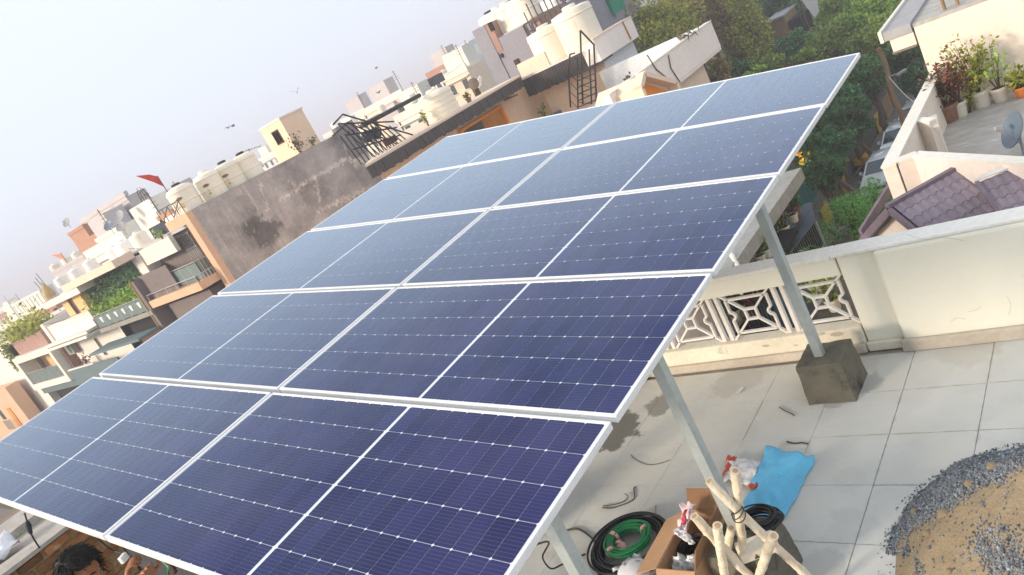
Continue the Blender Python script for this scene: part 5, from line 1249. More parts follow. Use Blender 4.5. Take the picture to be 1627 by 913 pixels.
q_ = PX(1091, 61, X3 - .1); leafs = rl.normal(0, .2, (60, 3)); leafs[:, 2] = abs(leafs[:, 2])
pl_ = T('wall_weed', 'tuft of dry weed growing on top of the white parapet', 'weed', (q_.x, q_.y, zp1))
leafmesh('leaves', LF['dry'], pl_, leafs + np.array([q_.x, q_.y, zp1]), .3, rl, asp=.15)
q_ = PX(1007, 137, X3 - .3); 
plant('wall_weed', 'small dark weed growing from the pale wall left of the gabled niche', (X3 - .2, PX(1007, 142, X3 - .2).y, PX(1007, 142, X3 - .2).z), .45, .14, None, 'dry', 50, .12, cat='weed')

# ------------------------------------------------------------------ grey tower and what stands behind
gt = T('grey_tower', 'tall blue grey cement building with a brown cabin on its roof corner', 'building', (-17, 34, GZ))
YG = 32.0
a, b = PY(784, 65, YG), PY(833, 37.7, YG); zr = (a.z + b.z) / 2
xL, xR = PY(766, 78, YG).x, PY(866, 108, YG).x
BX('wall', MT['bluegrey'], gt, xL, PY(838, 40, YG).x + .2, YG, YG + 8, GZ, zr)
c_ = PY(754, 47.4, YG); d_ = PY(769, 39.5, YG); zc = (c_.z + d_.z) / 2
BX('corner_tower', MT['bluegrey'], gt, xL - .05, PY(770, 40, YG).x, YG - .06, YG + 3, GZ, zc)
BX('cabin', MT['brownp'], gt, PY(770, 40, YG).x + .01, PY(788, 60, YG).x + .1, YG - .03, YG + 3, zr - .6, PY(785, 31.5, YG).z)
w = PY(780.5, 42, YG - .05); BX('window', MT['dark_in'], gt, w.x - .14, w.x + .14, YG - .06, YG - .031, w.z - .22, w.z + .22)
BX('roof', MT['mauve'], gt, xL + .3, xR, YG + .3, YG + 7.8, zr + .002, zr + .05)
BX('brown_panel', MT['brownp'], gt, PY(838, 40, YG - .3).x + .3, PY(864, 46, YG - .3).x, YG - .3, YG + 2, zr - 3.2, PY(860, 20, YG - .3).z)
MB().tube([PY(831, 40, YG - .1), PY(866, 108, YG - .1)], .05, 6).build('drain_pipe', MT['twig'], gt)
for (px, py, s) in ((797, 88, .10), (822, 100, .2)):
    w = PY(px, py, YG - .05); BX('vent', MT['maroon'], gt, w.x - s * .7, w.x + s * .7, YG - .09, YG - .001, w.z - s, w.z + s)
for k, (px, py) in enumerate(((792.6, 55.5), (803, 48), (817, 40.5), (831, 33), (843, 26))):
    q_ = PY(px, py, YG + 1.2); tank(q_.x, YG + 1.2, zr + .05, .68, 1.3, ['cream tank next to the brown cabin on the grey tower roof', 'second cream tank from the brown cabin on the grey tower', 'middle cream tank of five on the grey tower', 'cream tank with a black lid, fourth from the brown cabin', 'cream tank at the right end of the grey tower roof'][k], 'tank', group='tanks on the grey tower', ribs=2, lid='black' if k in (0, 3) else 'tank')
g2 = T('rear_tower', 'second blue grey building rising behind the grey tower at the top edge', 'building', (-18, 46, GZ))
YR = 44.0; a = PY(871, 8, YR)
BX('wall', MT['bluegrey'], g2, PY(869, 4, YR).x, PY(925, 10, YR).x, YR, YR + 7, GZ, PY(880, -12, YR).z)
BX('lower_wall', MT['bluegrey'], g2, PY(858, 16, YR - .5).x, PY(900, 20, YR - .5).x, YR - .5, YR - .01, GZ, PY(862, 17, YR - .5).z)
BX('brown_wall', MT['brick_far'], g2, PY(875, 35, YR - 3).x, PY(925, 20, YR - 3).x, YR - 3.0, YR - .6, GZ, PY(900, 24, YR - 3).z)
for k in range(4):
    q_ = PY(863 + 6.4 * k, 16 - 2.5 * k, YR - .3); tank(q_.x, YR - .35, q_.z - .55, .42, 1.0, ['first', 'second', 'third', 'last'][k] + ' small white tank from the left in the slanting row on the rear tower', 'tankw', group='small white tanks on the rear tower', ribs=2, lid='tankw')
for k in range(3):
    q_ = PY(887 + 8 * k, 23 - 5.5 * k, YR - 2.5); tank(q_.x, YR - 2.5, q_.z - .9, .62, 1.2, ['left', 'middle', 'right'][k] + ' white tank of the three on the brown wall at the top edge', 'tankw', group='white tanks on the brown wall', ribs=2, lid='tankw')
m = MB(); q0 = PY(868, 36, YG - .6)
for k in range(7): m.tube([(q0.x - .9 + k * .32, YG - .6, q0.z - .5), (q0.x - .9 + k * .32, YG - .6, q0.z + .9 + .3 * (k % 3))], .03, 4)
for h_ in (.0, .4): m.tube([(q0.x - 1.2, YG - .6, q0.z + h_), (q0.x + 1.4, YG - .6, q0.z + h_)], .06, 4)
m.build('roof_scaffold', MT['black_steel'], label='dark steel frame with uprights on the roof between the tower and the big tanks', cat='frame')
q_ = PY(960, 10, 40); BX('green_awning', MT['greencloth'], None, q_.x - .9, q_.x + .7, 39.5, 41, q_.z - .6, q_.z + .6, label='green cloth awning at the top edge beside the olive tree', cat='awning')

rf_ = random.Random(12)
def far_house(name, label, y, p, q, mat, floors=2, tanks=1, trim='white_w', depth=3.2):
    a, b = PY(*p, y), PY(*q, y); zt = (a.z + b.z) / 2; x0, x1 = min(a.x, b.x), max(a.x, b.x)
    t = T(name, label, 'house', ((x0 + x1) / 2, y + depth / 2, GZ))
    BX('wall', MT[mat], t, x0, x1, y, y + depth, GZ, zt)
    BX('parapet', MT[trim], t, x0 - .1, x1 + .1, y - .12, y + .1, zt - .25, zt + .5)
    n_ = max(2, int((x1 - x0) / 1.9))
    for f_ in range(floors):
        zb = zt - 1.9 - 2.7 * f_
        BX('ledge', MT[trim], t, x0 - .05, x1 + .05, y - .45, y - .16, zb + 1.18, zb + 1.28)
        for k in range(n_):
            xx = x0 + (k + .5) * (x1 - x0) / n_
            w_ = BX('window', MT['glassd'], t, xx - .36, xx + .36, y - .05, y - .002, zb, zb + 1.0)
            BX('sill', MT[trim], w_, xx - .44, xx + .44, y - .14, y - .003, zb - .08, zb - .003)
    for k in range(tanks):
        xx = x0 + rf_.uniform(.15, .85) * (x1 - x0); m = MB().lathe((xx, y + 2, zt + .3), [(.7, 0), (.7, 1.2), (.5, 1.4), (.2, 1.45)], 12); m.build('tank', MT[rf_.choice(['tank', 'tankw'])], t)
    BX('stair_room', MT[rf_.choice([mat, 'mauve', 'white_w'])], t, x0 + .2 * (x1 - x0), x0 + .2 * (x1 - x0) + 3, y + 1, y + 2.6, zt + .001, zt + 2.2)
    MB().tube([(x0 + .3, y - .08, GZ), (x0 + .3, y - .08, zt)], .06, 5).build('drain_pipe', MT['twig'], t)
    m = MB().tube([(x1 - .8, y + 1, zt), (x1 - .8, y + 1, zt + 2.6)], .035, 4)
    for q in range(4): m.tube([(x1 - 1.3 + .08 * q, y + 1, zt + 1.6 + .28 * q), (x1 - .3 - .08 * q, y + 1, zt + 1.6 + .28 * q)], .02, 4)
    m.build('aerial', MT['twig'], t)
    return t
far_house('town_house', 'pale peach flats with a grey shaft behind the black pole', 62, ((577, 182)), ((640, 147)), 'peach2', 3, 2)
BXs = PY(627, 190, 61.9); BX('grey_shaft', MT['mauve'], bpy.data.objects['town_house'], BXs.x - 1.4, BXs.x + 1.4, 61.6, 61.94, GZ, BXs.z + 1.8)
far_house('town_house', 'cream low house right of the pale peach flats, under the dark sheet', 55, ((630, 192)), ((672, 170)), 'white_w', 2, 1)
far_house('town_house', 'pinkish house with brick top behind the wide ribbed tank', 75, ((680, 122)), ((716, 103)), 'pinkw', 3, 2, 'brick_far')
far_house('town_house', 'white house with long roof deck left of the grey tower', 80, ((718, 112)), ((752, 93)), 'bluew', 3, 3)
far_house('town_house', 'cream house with tanks just left of the grey tower foot', 64, ((700, 128)), ((742, 109)), 'peach2', 2, 3)
far_house('town_house', 'pale house peeping over the end of the cement wall by the cream post', 70, ((545, 196)), ((580, 176)), 'white_w', 2, 1)
far_house('town_house', 'far pale house in the haze beyond the four tanks', 95, ((405, 258)), ((440, 243)), 'bluew', 2, 1)
far_house('town_house', 'hazy cream house at the far left skyline under the ribbed tank room', 48, ((0, 505)), ((32, 490)), 'peach2', 2, 1, 'brick_far')
far_house('town_house', 'hazy grey house at the left edge of the picture', 60, ((-30, 508)), ((12, 488)), 'mauve', 2, 1)
far_house('town_house', 'cream house with brick trim between the tank room and the blue terrace', 40, ((30, 508)), ((66, 489)), 'white_w', 2, 1, 'brick_far')
far_house('town_house', 'grey house low in front of the far tank room', 33, ((2, 524)), ((40, 506)), 'mauve', 2, 1)
far_house('town_house', 'white house in the gap below the mauve block', 24, ((140, 408)), ((176, 390)), 'white_w', 1, 1)
far_house('town_house', 'cream house hidden behind the dark sheet left of the peach frame', 22, ((205, 398)), ((258, 372)), 'white_w', 1, 2)
far_house('town_house', 'pale house behind the roof railing of the cement wall house', 40, ((262, 342)), ((290, 328)), 'peach2', 1, 1)
q_ = PY(676, 134, 58); BX('dark_sheet', MT['slate'], None, q_.x - 1.5, q_.x + 1.3, 58, 59.5, q_.z - .5, q_.z + .35, label='dark blue grey roof sheet above the pale flats', cat='roof sheet')

# roof clutter of the middle town, each piece on its own
for k, (px, py, y, r_, h_, mt_, lab) in enumerate(((560, 190, 66, .55, 1.2, 'tankw', 'little cream tank on a stand at the end of the cement wall behind the railings'), (655, 155, 56, .5, .9, 'tankw', 'small white round tank right under the dark roof sheet'),
        (706, 118, 70, .5, 1.0, 'tank', 'small cream tank on the pinkish house left of the grey tower'), (724, 108, 76, .5, .9, 'tankw', 'first white tank of the pair by the long roof deck'), (733, 104, 76, .5, .9, 'tankw', 'second white tank of the pair by the long roof deck'),
        (606, 172, 60, .45, .8, 'tank', 'tiny cream tank on the pale peach flats'), (412, 262, 60, .45, .9, 'tankw', 'white tank low behind the cement wall between the tanks and the cabin'))):
    q_ = PY(px, py, y); tank(q_.x, y, q_.z - h_ * .5, r_, h_, lab, mt_, ribs=2, lid='tankw')
for k, (a, b, y, lab) in enumerate((((640, 150), (735, 100), 57, 'thin black cable strung over the middle roofs'), ((745, 175), (842, 110), 30, 'pale cable slung across the grey tower wall'), ((205, 395), (262, 362), 19, 'thin cable over the white parapet left of the peach frame'), ((70, 515), (152, 470), 15.6, 'thin cable looping across the yellow bay'), ((300, 325), (420, 262), 26, 'thin cable behind the four cream tanks'))):
    A, B_ = PY(*a, y), PY(*b, y); MB().tube([A.lerp(B_, t / 10) - Vector((0, 0, .35 * 4 * (t / 10) * (1 - t / 10))) for t in range(11)], .018 if k != 1 else .02, 4).build('cable', MT['twig'] if k != 1 else MT['bluew'], label=lab, cat='cable')
# the hazy edge of town: small houses out to the skyline
kk = 0
ORD = 'first second third fourth fifth sixth seventh eighth ninth tenth eleventh twelfth thirteenth fourteenth fifteenth sixteenth'.split()
CW = dict(peach2='pale peach', white_w='cream white', mauve='mauve grey', pinkw='pale pink', bluew='bluish white', brick_far='brick pink')
for (y, x0, x1, n_) in ((120, -330, -60, 15), (190, -480, -90, 16), (300, -700, -120, 14)):
    for k in range(n_):
        x_ = x0 + (x1 - x0) * (k + rf_.uniform(.1, .7)) / n_; w_ = rf_.uniform(7, 13); zt = rf_.uniform(-1.5, 3.4) * (1 + y / 400)
        mt_ = rf_.choice(['peach2', 'white_w', 'mauve', 'pinkw', 'bluew', 'brick_far'])
        t = T('distant_house', '%s hazy house, %s from the left in the %s skyline row' % (CW[mt_], ORD[k], {120: 'nearest', 190: 'middle', 300: 'farthest'}[y]), 'house', (x_, y, GZ), 'distant houses on the skyline')
        BX('wall', MT[mt_], t, x_, x_ + w_, y, y + 10, GZ, zt)
        BX('parapet', MT['white_w'], t, x_ - .1, x_ + w_ + .1, y - .15, y - .01, zt - .6, zt + .3)
        m = MB()
        for i in range(int(w_ / 3)):
            for f_ in range(2): m.box(x_ + 1 + i * 3, x_ + 2.3 + i * 3, y - .06, y - .002, zt - 3 - 3 * f_, zt - 1.6 - 3 * f_)
        m.build('windows', MT['glassd'], t)
        m = MB().lathe((x_ + w_ * rf_.random(), y + 3, zt), [(1.0, 0), (1.0, 1.5), (.4, 1.8)], 8); m.build('tank', MT['tankw'], t)

# ------------------------------------------------------------------ terrace house on the right
ZT = -2.0
th_ = T('terrace_house', 'pale pink house with an open roof terrace and purple tiled bay, right of the lane', 'house', (4.5, 14, GZ))
YWL = 16.3
zTop = PY(1451, 44, YWL).z
xWL = PY(1451.7, 44, YWL).x
BX('room_wall', MT['palew'], th_, xWL, 11, YWL, YWL + 7, ZT - .2, zTop)
BX('room_base', MT['palew'], th_, xWL, 11, YWL + .02, YWL + 7, GZ, ZT - .21)
re_ = PY(1422, 55, YWL - .1); rt = PY(1447, 15, YWL + .2)
# roof slab with a kerb, seen on top
xe = xWL - .55
BX('roof_slab', MT['roofdeck'], th_, xWL - .02, 11, YWL + .0, YWL + 8, zTop + .002, zTop + .07)
BX('side_eave', MT['slatroof'], th_, xe, xWL - .03, YWL - .05, YWL + 8, zTop - .06, zTop + .12)
BX('eave_kerb', MT['white_w'], th_, xe - .08, xe - .01, YWL - .06, YWL + 8, zTop - .07, zTop + .16)
BX('eave_beam', MT['palew'], th_, xe + .08, xWL - .03, YWL - .02, YWL + .12, zTop - .32, zTop - .07)
BX('eave_lath', MT['browncap'], th_, xe + .06, xWL - .03, YWL - .04, YWL + .14, zTop - .36, zTop - .325)
for dx in (.25, .48): 
    MB().tube([(xWL + dx + .3, YWL + .25, zTop + .05), (xWL + dx + .3, YWL + .25, zTop + .42)], .035, 6).build('steel_stub', MT['timber'], th_)
MB().ext([(3.05, 11.6, ZT - .3), (3.4, 11.35, ZT - .3), (5.9, 8.9, ZT - .3), (11, 8.9, ZT - .3), (11, YWL - .01, ZT - .3), (2.85, YWL - .01, ZT - .3), (2.85, 11.6, ZT - .3)], (0, 0, .3)).build('terrace_floor', MT['roofdeck'], th_)
zP = -1.2
def wall_seg(name, a, b, z0, z1, w, mat, cap=True):
    a, b = Vector((a[0], a[1], 0)), Vector((b[0], b[1], 0)); d = (b - a).normalized(); n_ = Vector((-d.y, d.x, 0)) * w / 2
    MB().ext([(p.x, p.y, z0) for p in (a - n_, b - n_, b + n_, a + n_)], (0, 0, z1 - z0)).build(name, MT[mat], th_)
    if cap:
        n2 = n_ * 1.12
        MB().ext([(p.x, p.y, z1 + .001) for p in (a - n2 - d * .02, b - n2 + d * .02, b + n2 + d * .02, a + n2 - d * .02)], (0, 0, .035)).build('wall_cap', MT['white_w'], th_)
L_far, L_near = PZ(1478, 140, zP), PZ(1410, 262, zP)
xlp = (L_far.x + L_near.x) / 2
wall_seg('side_parapet', (xlp, L_near.y - .1), (xlp, YWL), GZ, zP, .20, 'palew')
c1, c2_ = PZ(1455, 247, zP), PZ(1640, 253, zP)
wall_seg('front_parapet', (xlp + .1, L_near.y + .0), (c1.x, c1.y), GZ, zP + .01, .16, 'palew')
wall_seg('front_parapet', (c1.x, c1.y), (c2_.x + 1.3, c2_.y - 1.3), GZ, zP, .16, 'pinkw')
s1, s2 = PZ(1437, 196, zP), PZ(1481, 190, zP)
wall_seg('short_wall', (xlp + .1, s1.y), (s2.x, s2.y), ZT, zP - .03, .14, 'palew')
wall_seg('short_wall', (s2.x, s2.y), (PZ(1500, 240, ZT).x, PZ(1500, 240, ZT).y), ZT, zP - .15, .12, 'palew')
q_ = PZ(1491, 238, ZT); MB().lathe((q_.x - .12, q_.y - .0, ZT), [(.08, 0), (.075, .5), (.095, .52), (.095, .60), (.06, .62)], 12).lathe((q_.x - .12, q_.y, ZT + .6), [(.05, 0), (.05, .16)], 10).build('chimney_pipe', MT['browncap'], label='short dark pipe standing on the terrace beside the short pink wall', cat='pipe')
# pots against the wall
plant('potted_plant', 'dry grey green bush in a clay pot at the left corner of the terrace', PZ(1509, 192, ZT), .75, .42, 'potc', 'dry', 420, .08, potr=.22, poth=.34, group='pots along the terrace wall', stems=9)
plant('potted_plant', 'red leaved plant in a white pot second from the terrace corner', PZ(1528, 184, ZT), .95, .32, 'potw', 'red', 330, .085, potr=.15, poth=.30, group='pots along the terrace wall', stems=8)
plant('potted_plant', 'tall yellow green bush in a white pot in the middle of the terrace wall', PZ(1562, 168, ZT), 1.05, .36, 'potw', 'yellowg', 520, .085, potr=.19, poth=.32, group='pots along the terrace wall', stems=10)
plant('potted_plant', 'sparse green plant with bare twigs in a white pot right of the yellow green bush', PZ(1592, 159, ZT), .85, .40, 'potw', 'bright', 150, .09, potr=.16, poth=.27, group='pots along the terrace wall', stems=7)
plant('potted_plant', 'low bright green plant in an orange pot at the right edge of the terrace', PZ(1627, 152, ZT), .35, .26, 'poto', 'yellowg', 150, .11, potr=.15, poth=.2, group='pots along the terrace wall', stems=6)
plant('potted_plant', 'dense brownish green bush squeezed between the clay pot and the yellow green bush', PZ(1541, 178, ZT), .55, .22, None, 'olive', 200, .08, group='pots along the terrace wall', stems=6)
plant('wall_creeper', 'spindly twiggy creeper rising against the pink wall above the pots', PZ(1545, 150, ZT + .0), 1.5, .5, None, 'dry', 70, .07, cat='creeper', stems=6)
dp = PZ(1627, 246, ZT); dish((dp.x, dp.y, ZT), .28, -150, 30, 'blue grey satellite dish on the terrace at the right edge', 'dishb', .42)

# purple tiled gable in front of it
zR = -1.35
r0, r1 = PZ(1416, 326, zR), PZ(1536, 259, zR)
rd = (r1 - r0); rd.z = 0; rl_len = rd.length; rd.normalize()
sd = Vector((rd.y, -rd.x, 0)); SL = R(34)
down = sd * math.cos(SL) - Vector((0, 0, math.sin(SL))); nrm = rd.cross(down); nrm = nrm if nrm.z > 0 else -nrm
tg = T('tiled_gable', 'purple tiled gable roof with white front above the bay of the terrace house', 'roof', r0)
def tiles(t, o, u, v, n_, nu, nv, tu, tv, keep=None):
    """rows of interlocking tiles: each one a piece with a waved lower lip"""
    base = None
    for j in range(nv - 1, -1, -1):
        for i in range(nu):
            c0 = o + u * (i * tu) + v * (j * tv)
            if keep and not keep(c0 + u * tu * .5 + v * tv * .5): continue
            m = MB(); lo = [];
            K = 8
            for k in range(K + 1):
                s = k / K; wv = .014 * math.cos(s * 4 * math.pi); lo.append(c0 + u * (tu * (.004 + .992 * s)) + v * (tv * 1.07 + .018 * math.sin(s * 4 * math.pi)) + n_ * (.020 + wv * .38))
            hi = [c0 + u * (tu * (.004 + .992 * k / K)) + n_ * (.004 + .016 * .5 * math.cos(k / K * 4 * math.pi) + .008) for k in range(K + 1)]
            vs = hi + lo + [p - n_ * .02 for p in lo] ; a = K + 1
            fs = [(k, a + k, a + k + 1, k + 1) for k in range(K)] + [(a + k, 2 * a + k, 2 * a + k + 1, a + k + 1) for k in range(K)]
            fs.append((0, 2 * a, a)); fs.append((K, a + K, 2 * a + K))
            m.add(vs, fs).build('tile', MT['tile'], t)
tu = rl_len / 4.0
tiles(tg, r0 + rd * 0, rd, down, nrm, 5, 7, rl_len / 5, .175)
und = MB(); A = r0; B_ = r1; C_ = r1 + down * 1.35; D_ = r0 + down * 1.35
und.ext([A - nrm * .03, B_ - nrm * .03, C_ - nrm * .03, D_ - nrm * .03], nrm * .025).build('roof_board', MT['ridge'], tg)
dl = -sd * math.cos(SL) - Vector((0, 0, math.sin(SL))); nl = dl.cross(rd); nl = nl if nl.z > 0 else -nl
und = MB(); und.ext([A - nl * .03, B_ - nl * .03, B_ + dl * 1.2 - nl * .03, A + dl * 1.2 - nl * .03], nl * .05).build('left_slope', MT['tile'], tg)
MB().bar(r0 - rd * .06 + Vector((0, 0, .02)), r1 + rd * .05 + Vector((0, 0, .02)), .09, .05).build('ridge_cap', MT['ridge'], tg)
fo_ = r0 - rd * .05
MB().bar(fo_ + Vector((0, 0, -.05)), fo_ + dl * 1.22 + Vector((0, 0, -.05)), .05, .11).build('barge_board', MT['ridge'], tg)
MB().bar(fo_ + Vector((0, 0, -.05)), fo_ + down * 1.36 + Vector((0, 0, -.05)), .05, .10).build('barge_board', MT['ridge'], tg)
g_ = r0 + rd * .16
MB().ext([g_ + Vector((0, 0, -.1)), g_ + down * 1.2 - Vector((0, 0, .1)), Vector(((g_ + down * 1.2).x, (g_ + down * 1.2).y, -3.4)), Vector(((g_ + dl * 1.1).x, (g_ + dl * 1.1).y, -3.4)), g_ + dl * 1.1 - Vector((0, 0, .1))], rd * .05).build('gable_front', MT['pinkw'], tg)
# eave fascia running back along the left side of the house
f0, f1 = PZ(1392, 358, -1.95), PZ(1412, 285, -1.75)
MB().bar(Vector((xlp - .16, L_near.y + 1.2, -1.7)), Vector((fo_ + dl * 1.1) + Vector((-.02, 0, .04))), .05, .14).build('side_fascia', MT['ridge'], tg)
# second tiled slope to the right
t2 = T('tiled_slope', 'purple tiled lean to roof with white capping at the right edge behind the parapet', 'roof', PZ(1600, 300, -1.6))
w0, w1 = PZ(1552, 291, -1.30), PZ(1627, 262, -1.30)
u2 = (w1 - w0); u2.z = 0; u2.normalize(); v2h = Vector((u2.y, -u2.x, 0)); v2 = v2h * math.cos(R(30)) - Vector((0, 0, math.sin(R(30)))); n2 = u2.cross(v2); n2 = n2 if n2.z > 0 else -n2
tiles(t2, w0 - u2 * .0, u2, v2, n2, 8, 6, .24, .18)
MB().ext([w0 - n2 * .04, w0 + u2 * 2 - n2 * .04, w0 + u2 * 2 + v2 * 1.2 - n2 * .04, w0 + v2 * 1.2 - n2 * .04], n2 * .03).build('roof_board', MT['ridge'], t2)
MB().bar(w0 + n2 * .02, w0 + v2 * 1.2 + n2 * .02, .05, .05).build('valley_strip', MT['ridge'], t2)
MB().ext([w0 + n2 * .04 - u2 * .03, w0 + u2 * 2 + n2 * .04, w0 + u2 * 2 - v2h * .42 + n2 * .10, w0 - v2h * .02 + n2 * .06], (0, 0, .02)).build('white_capping', MT['white_rend'], t2)

# ------------------------------------------------------------------ neighbour below: slab, railing, pots, awning
nb = T('neighbour_house', 'grey flat roofed house below the balustrade with barred balcony', 'house', (-4, 14, GZ))
zs = -3.0; A, B_, C_ = PZ(1279, 264, zs), PZ(1205, 355, zs), PZ(1180, 392, zs)
xs = (A.x + B_.x) / 2
BX('canopy_slab', MT['cement_dry'], nb, xs - 6, xs, C_.y - 1.2, A.y, zs - .32, zs)
BX('wall', MT['pinkw'], nb, xs - 9, xs - 1.3, 6.0, A.y - .2, GZ, zs - .33)
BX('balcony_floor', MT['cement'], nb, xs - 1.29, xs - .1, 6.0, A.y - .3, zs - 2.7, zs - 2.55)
yy = C_.y - 1.0
while yy < A.y - .1:
    BX('bar', MT['black_steel'], nb, xs - .17, xs - .14, yy - .014, yy + .014, zs - 2.549, zs - 1.2)
    yy += .145
BX('bar_rail', MT['black_steel'], nb, xs - .18, xs - .13, C_.y - 1.1, A.y - .1, zs - 1.199, zs - 1.16)
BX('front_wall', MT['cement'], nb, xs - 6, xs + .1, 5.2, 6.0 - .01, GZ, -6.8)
# lower terrace with pots and an awning of dark cloth
lt = T('lower_terrace', 'dark lower terrace crowded with pots beyond the balustrade', 'terrace', (-1, 14, -5.4))
BX('terrace_floor', MT['cement'], lt, xs - .09, 3.4, 6.5, 19.5, -5.5, -5.3)
BX('terrace_wall', MT['cement'], lt, 1.4, 1.6, 12.5, 19.5, GZ, -4.9)
def potrow(pix, z):
    k = 0
    lf = ['mid', 'dark', 'pale', 'mid', 'red', 'bright']
    for (px, py, lab, mt_, lfm) in pix:
        plant('potted_plant', lab, PZ(px, py, z), .48, .24, mt_, lfm, 110, .10, potr=.13, poth=.22, group='pots on the lower terrace', stems=6); k += 1
ZL = -5.3
m = MB(); t0 = [PZ(1290, 322, -4.2), PZ(1296, 352, -4.2), PZ(1270, 385, -4.2), PZ(1250, 412, -4.2), PZ(1235, 412, -4.25), PZ(1262, 365, -4.25), PZ(1276, 328, -4.2)]
m.ext(t0, (0, 0, .04)).build('awning', MT['tarp'], label='dark blue grey cloth awning beside the barred balcony', cat='awning')
for p in (t0[1], t0[3], t0[4], t0[6]): MB().tube([(p.x, p.y, ZL), (p.x, p.y, p.z)], .03, 6).build('awning_post', MT['steel'], [o for o in COL.objects if o.name == 'awning'][0])
potrow([(1250, 372, 'grey leaved plant in a white pot in the middle of the dark cloth', 'potw', 'pale'), (1263, 352, 'green plant in a white pot near the top of the dark cloth', 'potw', 'dry'),
        (1236, 385, 'green plant low beside the steel post', 'potw', 'mid'), (1268, 340, 'small pot plant below the black bars', 'potc', 'dark'), (1244, 358, 'pale pot against the black bars', 'potw', 'red')], -4.1)
potrow([(1196, 413, 'white pot with pale leaves just over the rail left of the post', 'tankw', 'pale'), (1210, 400, 'bushy plant with red leaves left of the steel post', 'potc', 'red'), (1222, 408, 'leafy grey plant beside the steel post above the rail', 'tankw', 'mid'),
        (1190, 398, 'dark pot in the shade under the canopy', 'black', 'bright'), (1212, 418, 'low plant against the top rail under the canopy', 'potw', 'dark')], -3.8)
BX('dark_shelf', MT['dark_in'], lt, PZ(1190, 400, -3.95).x - 1.2, PZ(1230, 405, -3.95).x + .3, PZ(1212, 418, -3.9).y - .6, PZ(1190, 398, -3.9).y + .6, -3.95, -3.81)
MB().tube([PZ(1163, 405, -3.0), PZ(1182, 445, -3.0) + Vector((0, 0, -.2))], .06, 8).build('white_pipe', MT['white_w'], label='white drain pipe showing between the panel edge and the rail', cat='pipe')
MB().tube([PZ(1153, 412, -3.2), PZ(1172, 452, -3.2) + Vector((0, 0, -.2))], .04, 8).build('white_pipe', MT['white_w'], label='thinner grey white pipe left of the white drain pipe', cat='pipe')
q_ = PZ(1305, 350, -8.2); BX('side_ledge', MT['cement'], lt, 3.41, 4.2, 7, 9, GZ, -6.5)


# what shows through the lattice
for k, (px, py, z, lab, mt_, lf_, h_) in enumerate(((1112, 522, -4.6, 'dark leafy plant seen through the leftmost lattice panel', 'potc', 'dark', .8), (1172, 508, -4.9, 'green plant seen low in the middle lattice panel', 'potw', 'mid', .7),
        (1205, 497, -4.9, 'small reddish plant seen through the right half of the middle lattice panel', 'potc', 'red', .6), (1300, 468, -4.8, 'tall dark green plant behind the right lattice panel', 'potw', 'dark', 1.0), (1328, 492, -4.9, 'bright green plant at the right end behind the lattice', 'potw', 'mid', .9))):
    plant('potted_plant', lab, PZ(px, py, z), h_, .45, mt_, lf_, 200, .14, potr=.16, poth=.28, group='plants behind the lattice', stems=8)
p = PZ(1255, 500, -5.2); BX('teal_tub', MT['teal'], None, p.x - .5, p.x + .5, p.y - .4, p.y + .4, -5.29, -4.6, label='teal tub on the lower terrace behind the lattice', cat='tub', bevel=.04)
p = PZ(1190, 520, -5.2); BX('maroon_mat', MT['maroon'], None, p.x - .9, p.x + .7, p.y - .7, p.y + .5, -5.297, -5.27, label='dark maroon mat on the lower terrace behind the lattice', cat='mat')
p = PZ(1312, 470, -5.0); MB().tube([p + Vector((-.1, -.4, 0)), p + Vector((.2, .5, .3))], .05, 7).build('pale_pipe', MT['bluew'], label='pale pipe slanting behind the right lattice panel', cat='pipe')

# ------------------------------------------------------------------ lane with parked cars
lx0, lx1 = -6.7, 0.6
MB().box(lx0, lx1 + 1.2, 8, 78, GZ + .003, GZ + .015).build('lane', MT['road'], kind='structure')
wl = T('compound_wall', 'low grey compound wall with green netting along the left side of the lane', 'wall', (lx0 - .2, 40, GZ))
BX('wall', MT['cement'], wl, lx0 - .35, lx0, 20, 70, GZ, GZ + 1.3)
BX('green_net', MT['netg'], wl, lx0 - .22, lx0 - .16, 20, 60, GZ + 1.31, GZ + 2.6)
for k in range(9): MB().tube([(lx0 - .1, 21 + k * 4.6, GZ + 1.0), (lx0 - .1, 21 + k * 4.6, GZ + 2.7)], .035, 6).build('net_post', MT['steel'], wl)
for (px, py, lab, hgt) in ((1396, 195, 'yellow board on the netting farther up the lane near the pole foot', 1.1), (1341, 290, 'yellow board leaning on the netting, upper of the two', 1.1), (1315, 344, 'yellow board hung on the netting above the feathery tree', 1.1)):
    p = PX(px, py, lx0 + .1)
    if p.z < GZ + .2: p = PZ(px, py, GZ + 1.4)
    MB().box(p.x - .03, p.x + .03, p.y - .5, p.y + .5, p.z - hgt * .5, p.z + hgt * .5).build('yellow_board', MT['yboard'], label=lab, cat='board')
p = PX(1411, 170, lx0 + .1); MB().box(p.x - .03, p.x + .03, p.y - .9, p.y + .9, p.z - .7, p.z + .7).build('brown_board', MT['timber'], label='brown board on the wall behind the wooden pole', cat='board')
p = PZ(1384, 266, GZ); sk = T('yellow_bags', 'heap of yellow bags on the lane beside the parked cars', 'bags', p)
for k in range(5): MB().lathe((p.x + .35 * math.cos(k * 1.3), p.y + .5 * math.sin(k * 1.3), GZ + .02 + .12 * k), [(.15, 0), (.38, .12), (.33, .36), (.08, .5)], 10).build('bag', MT['yboard'], sk)

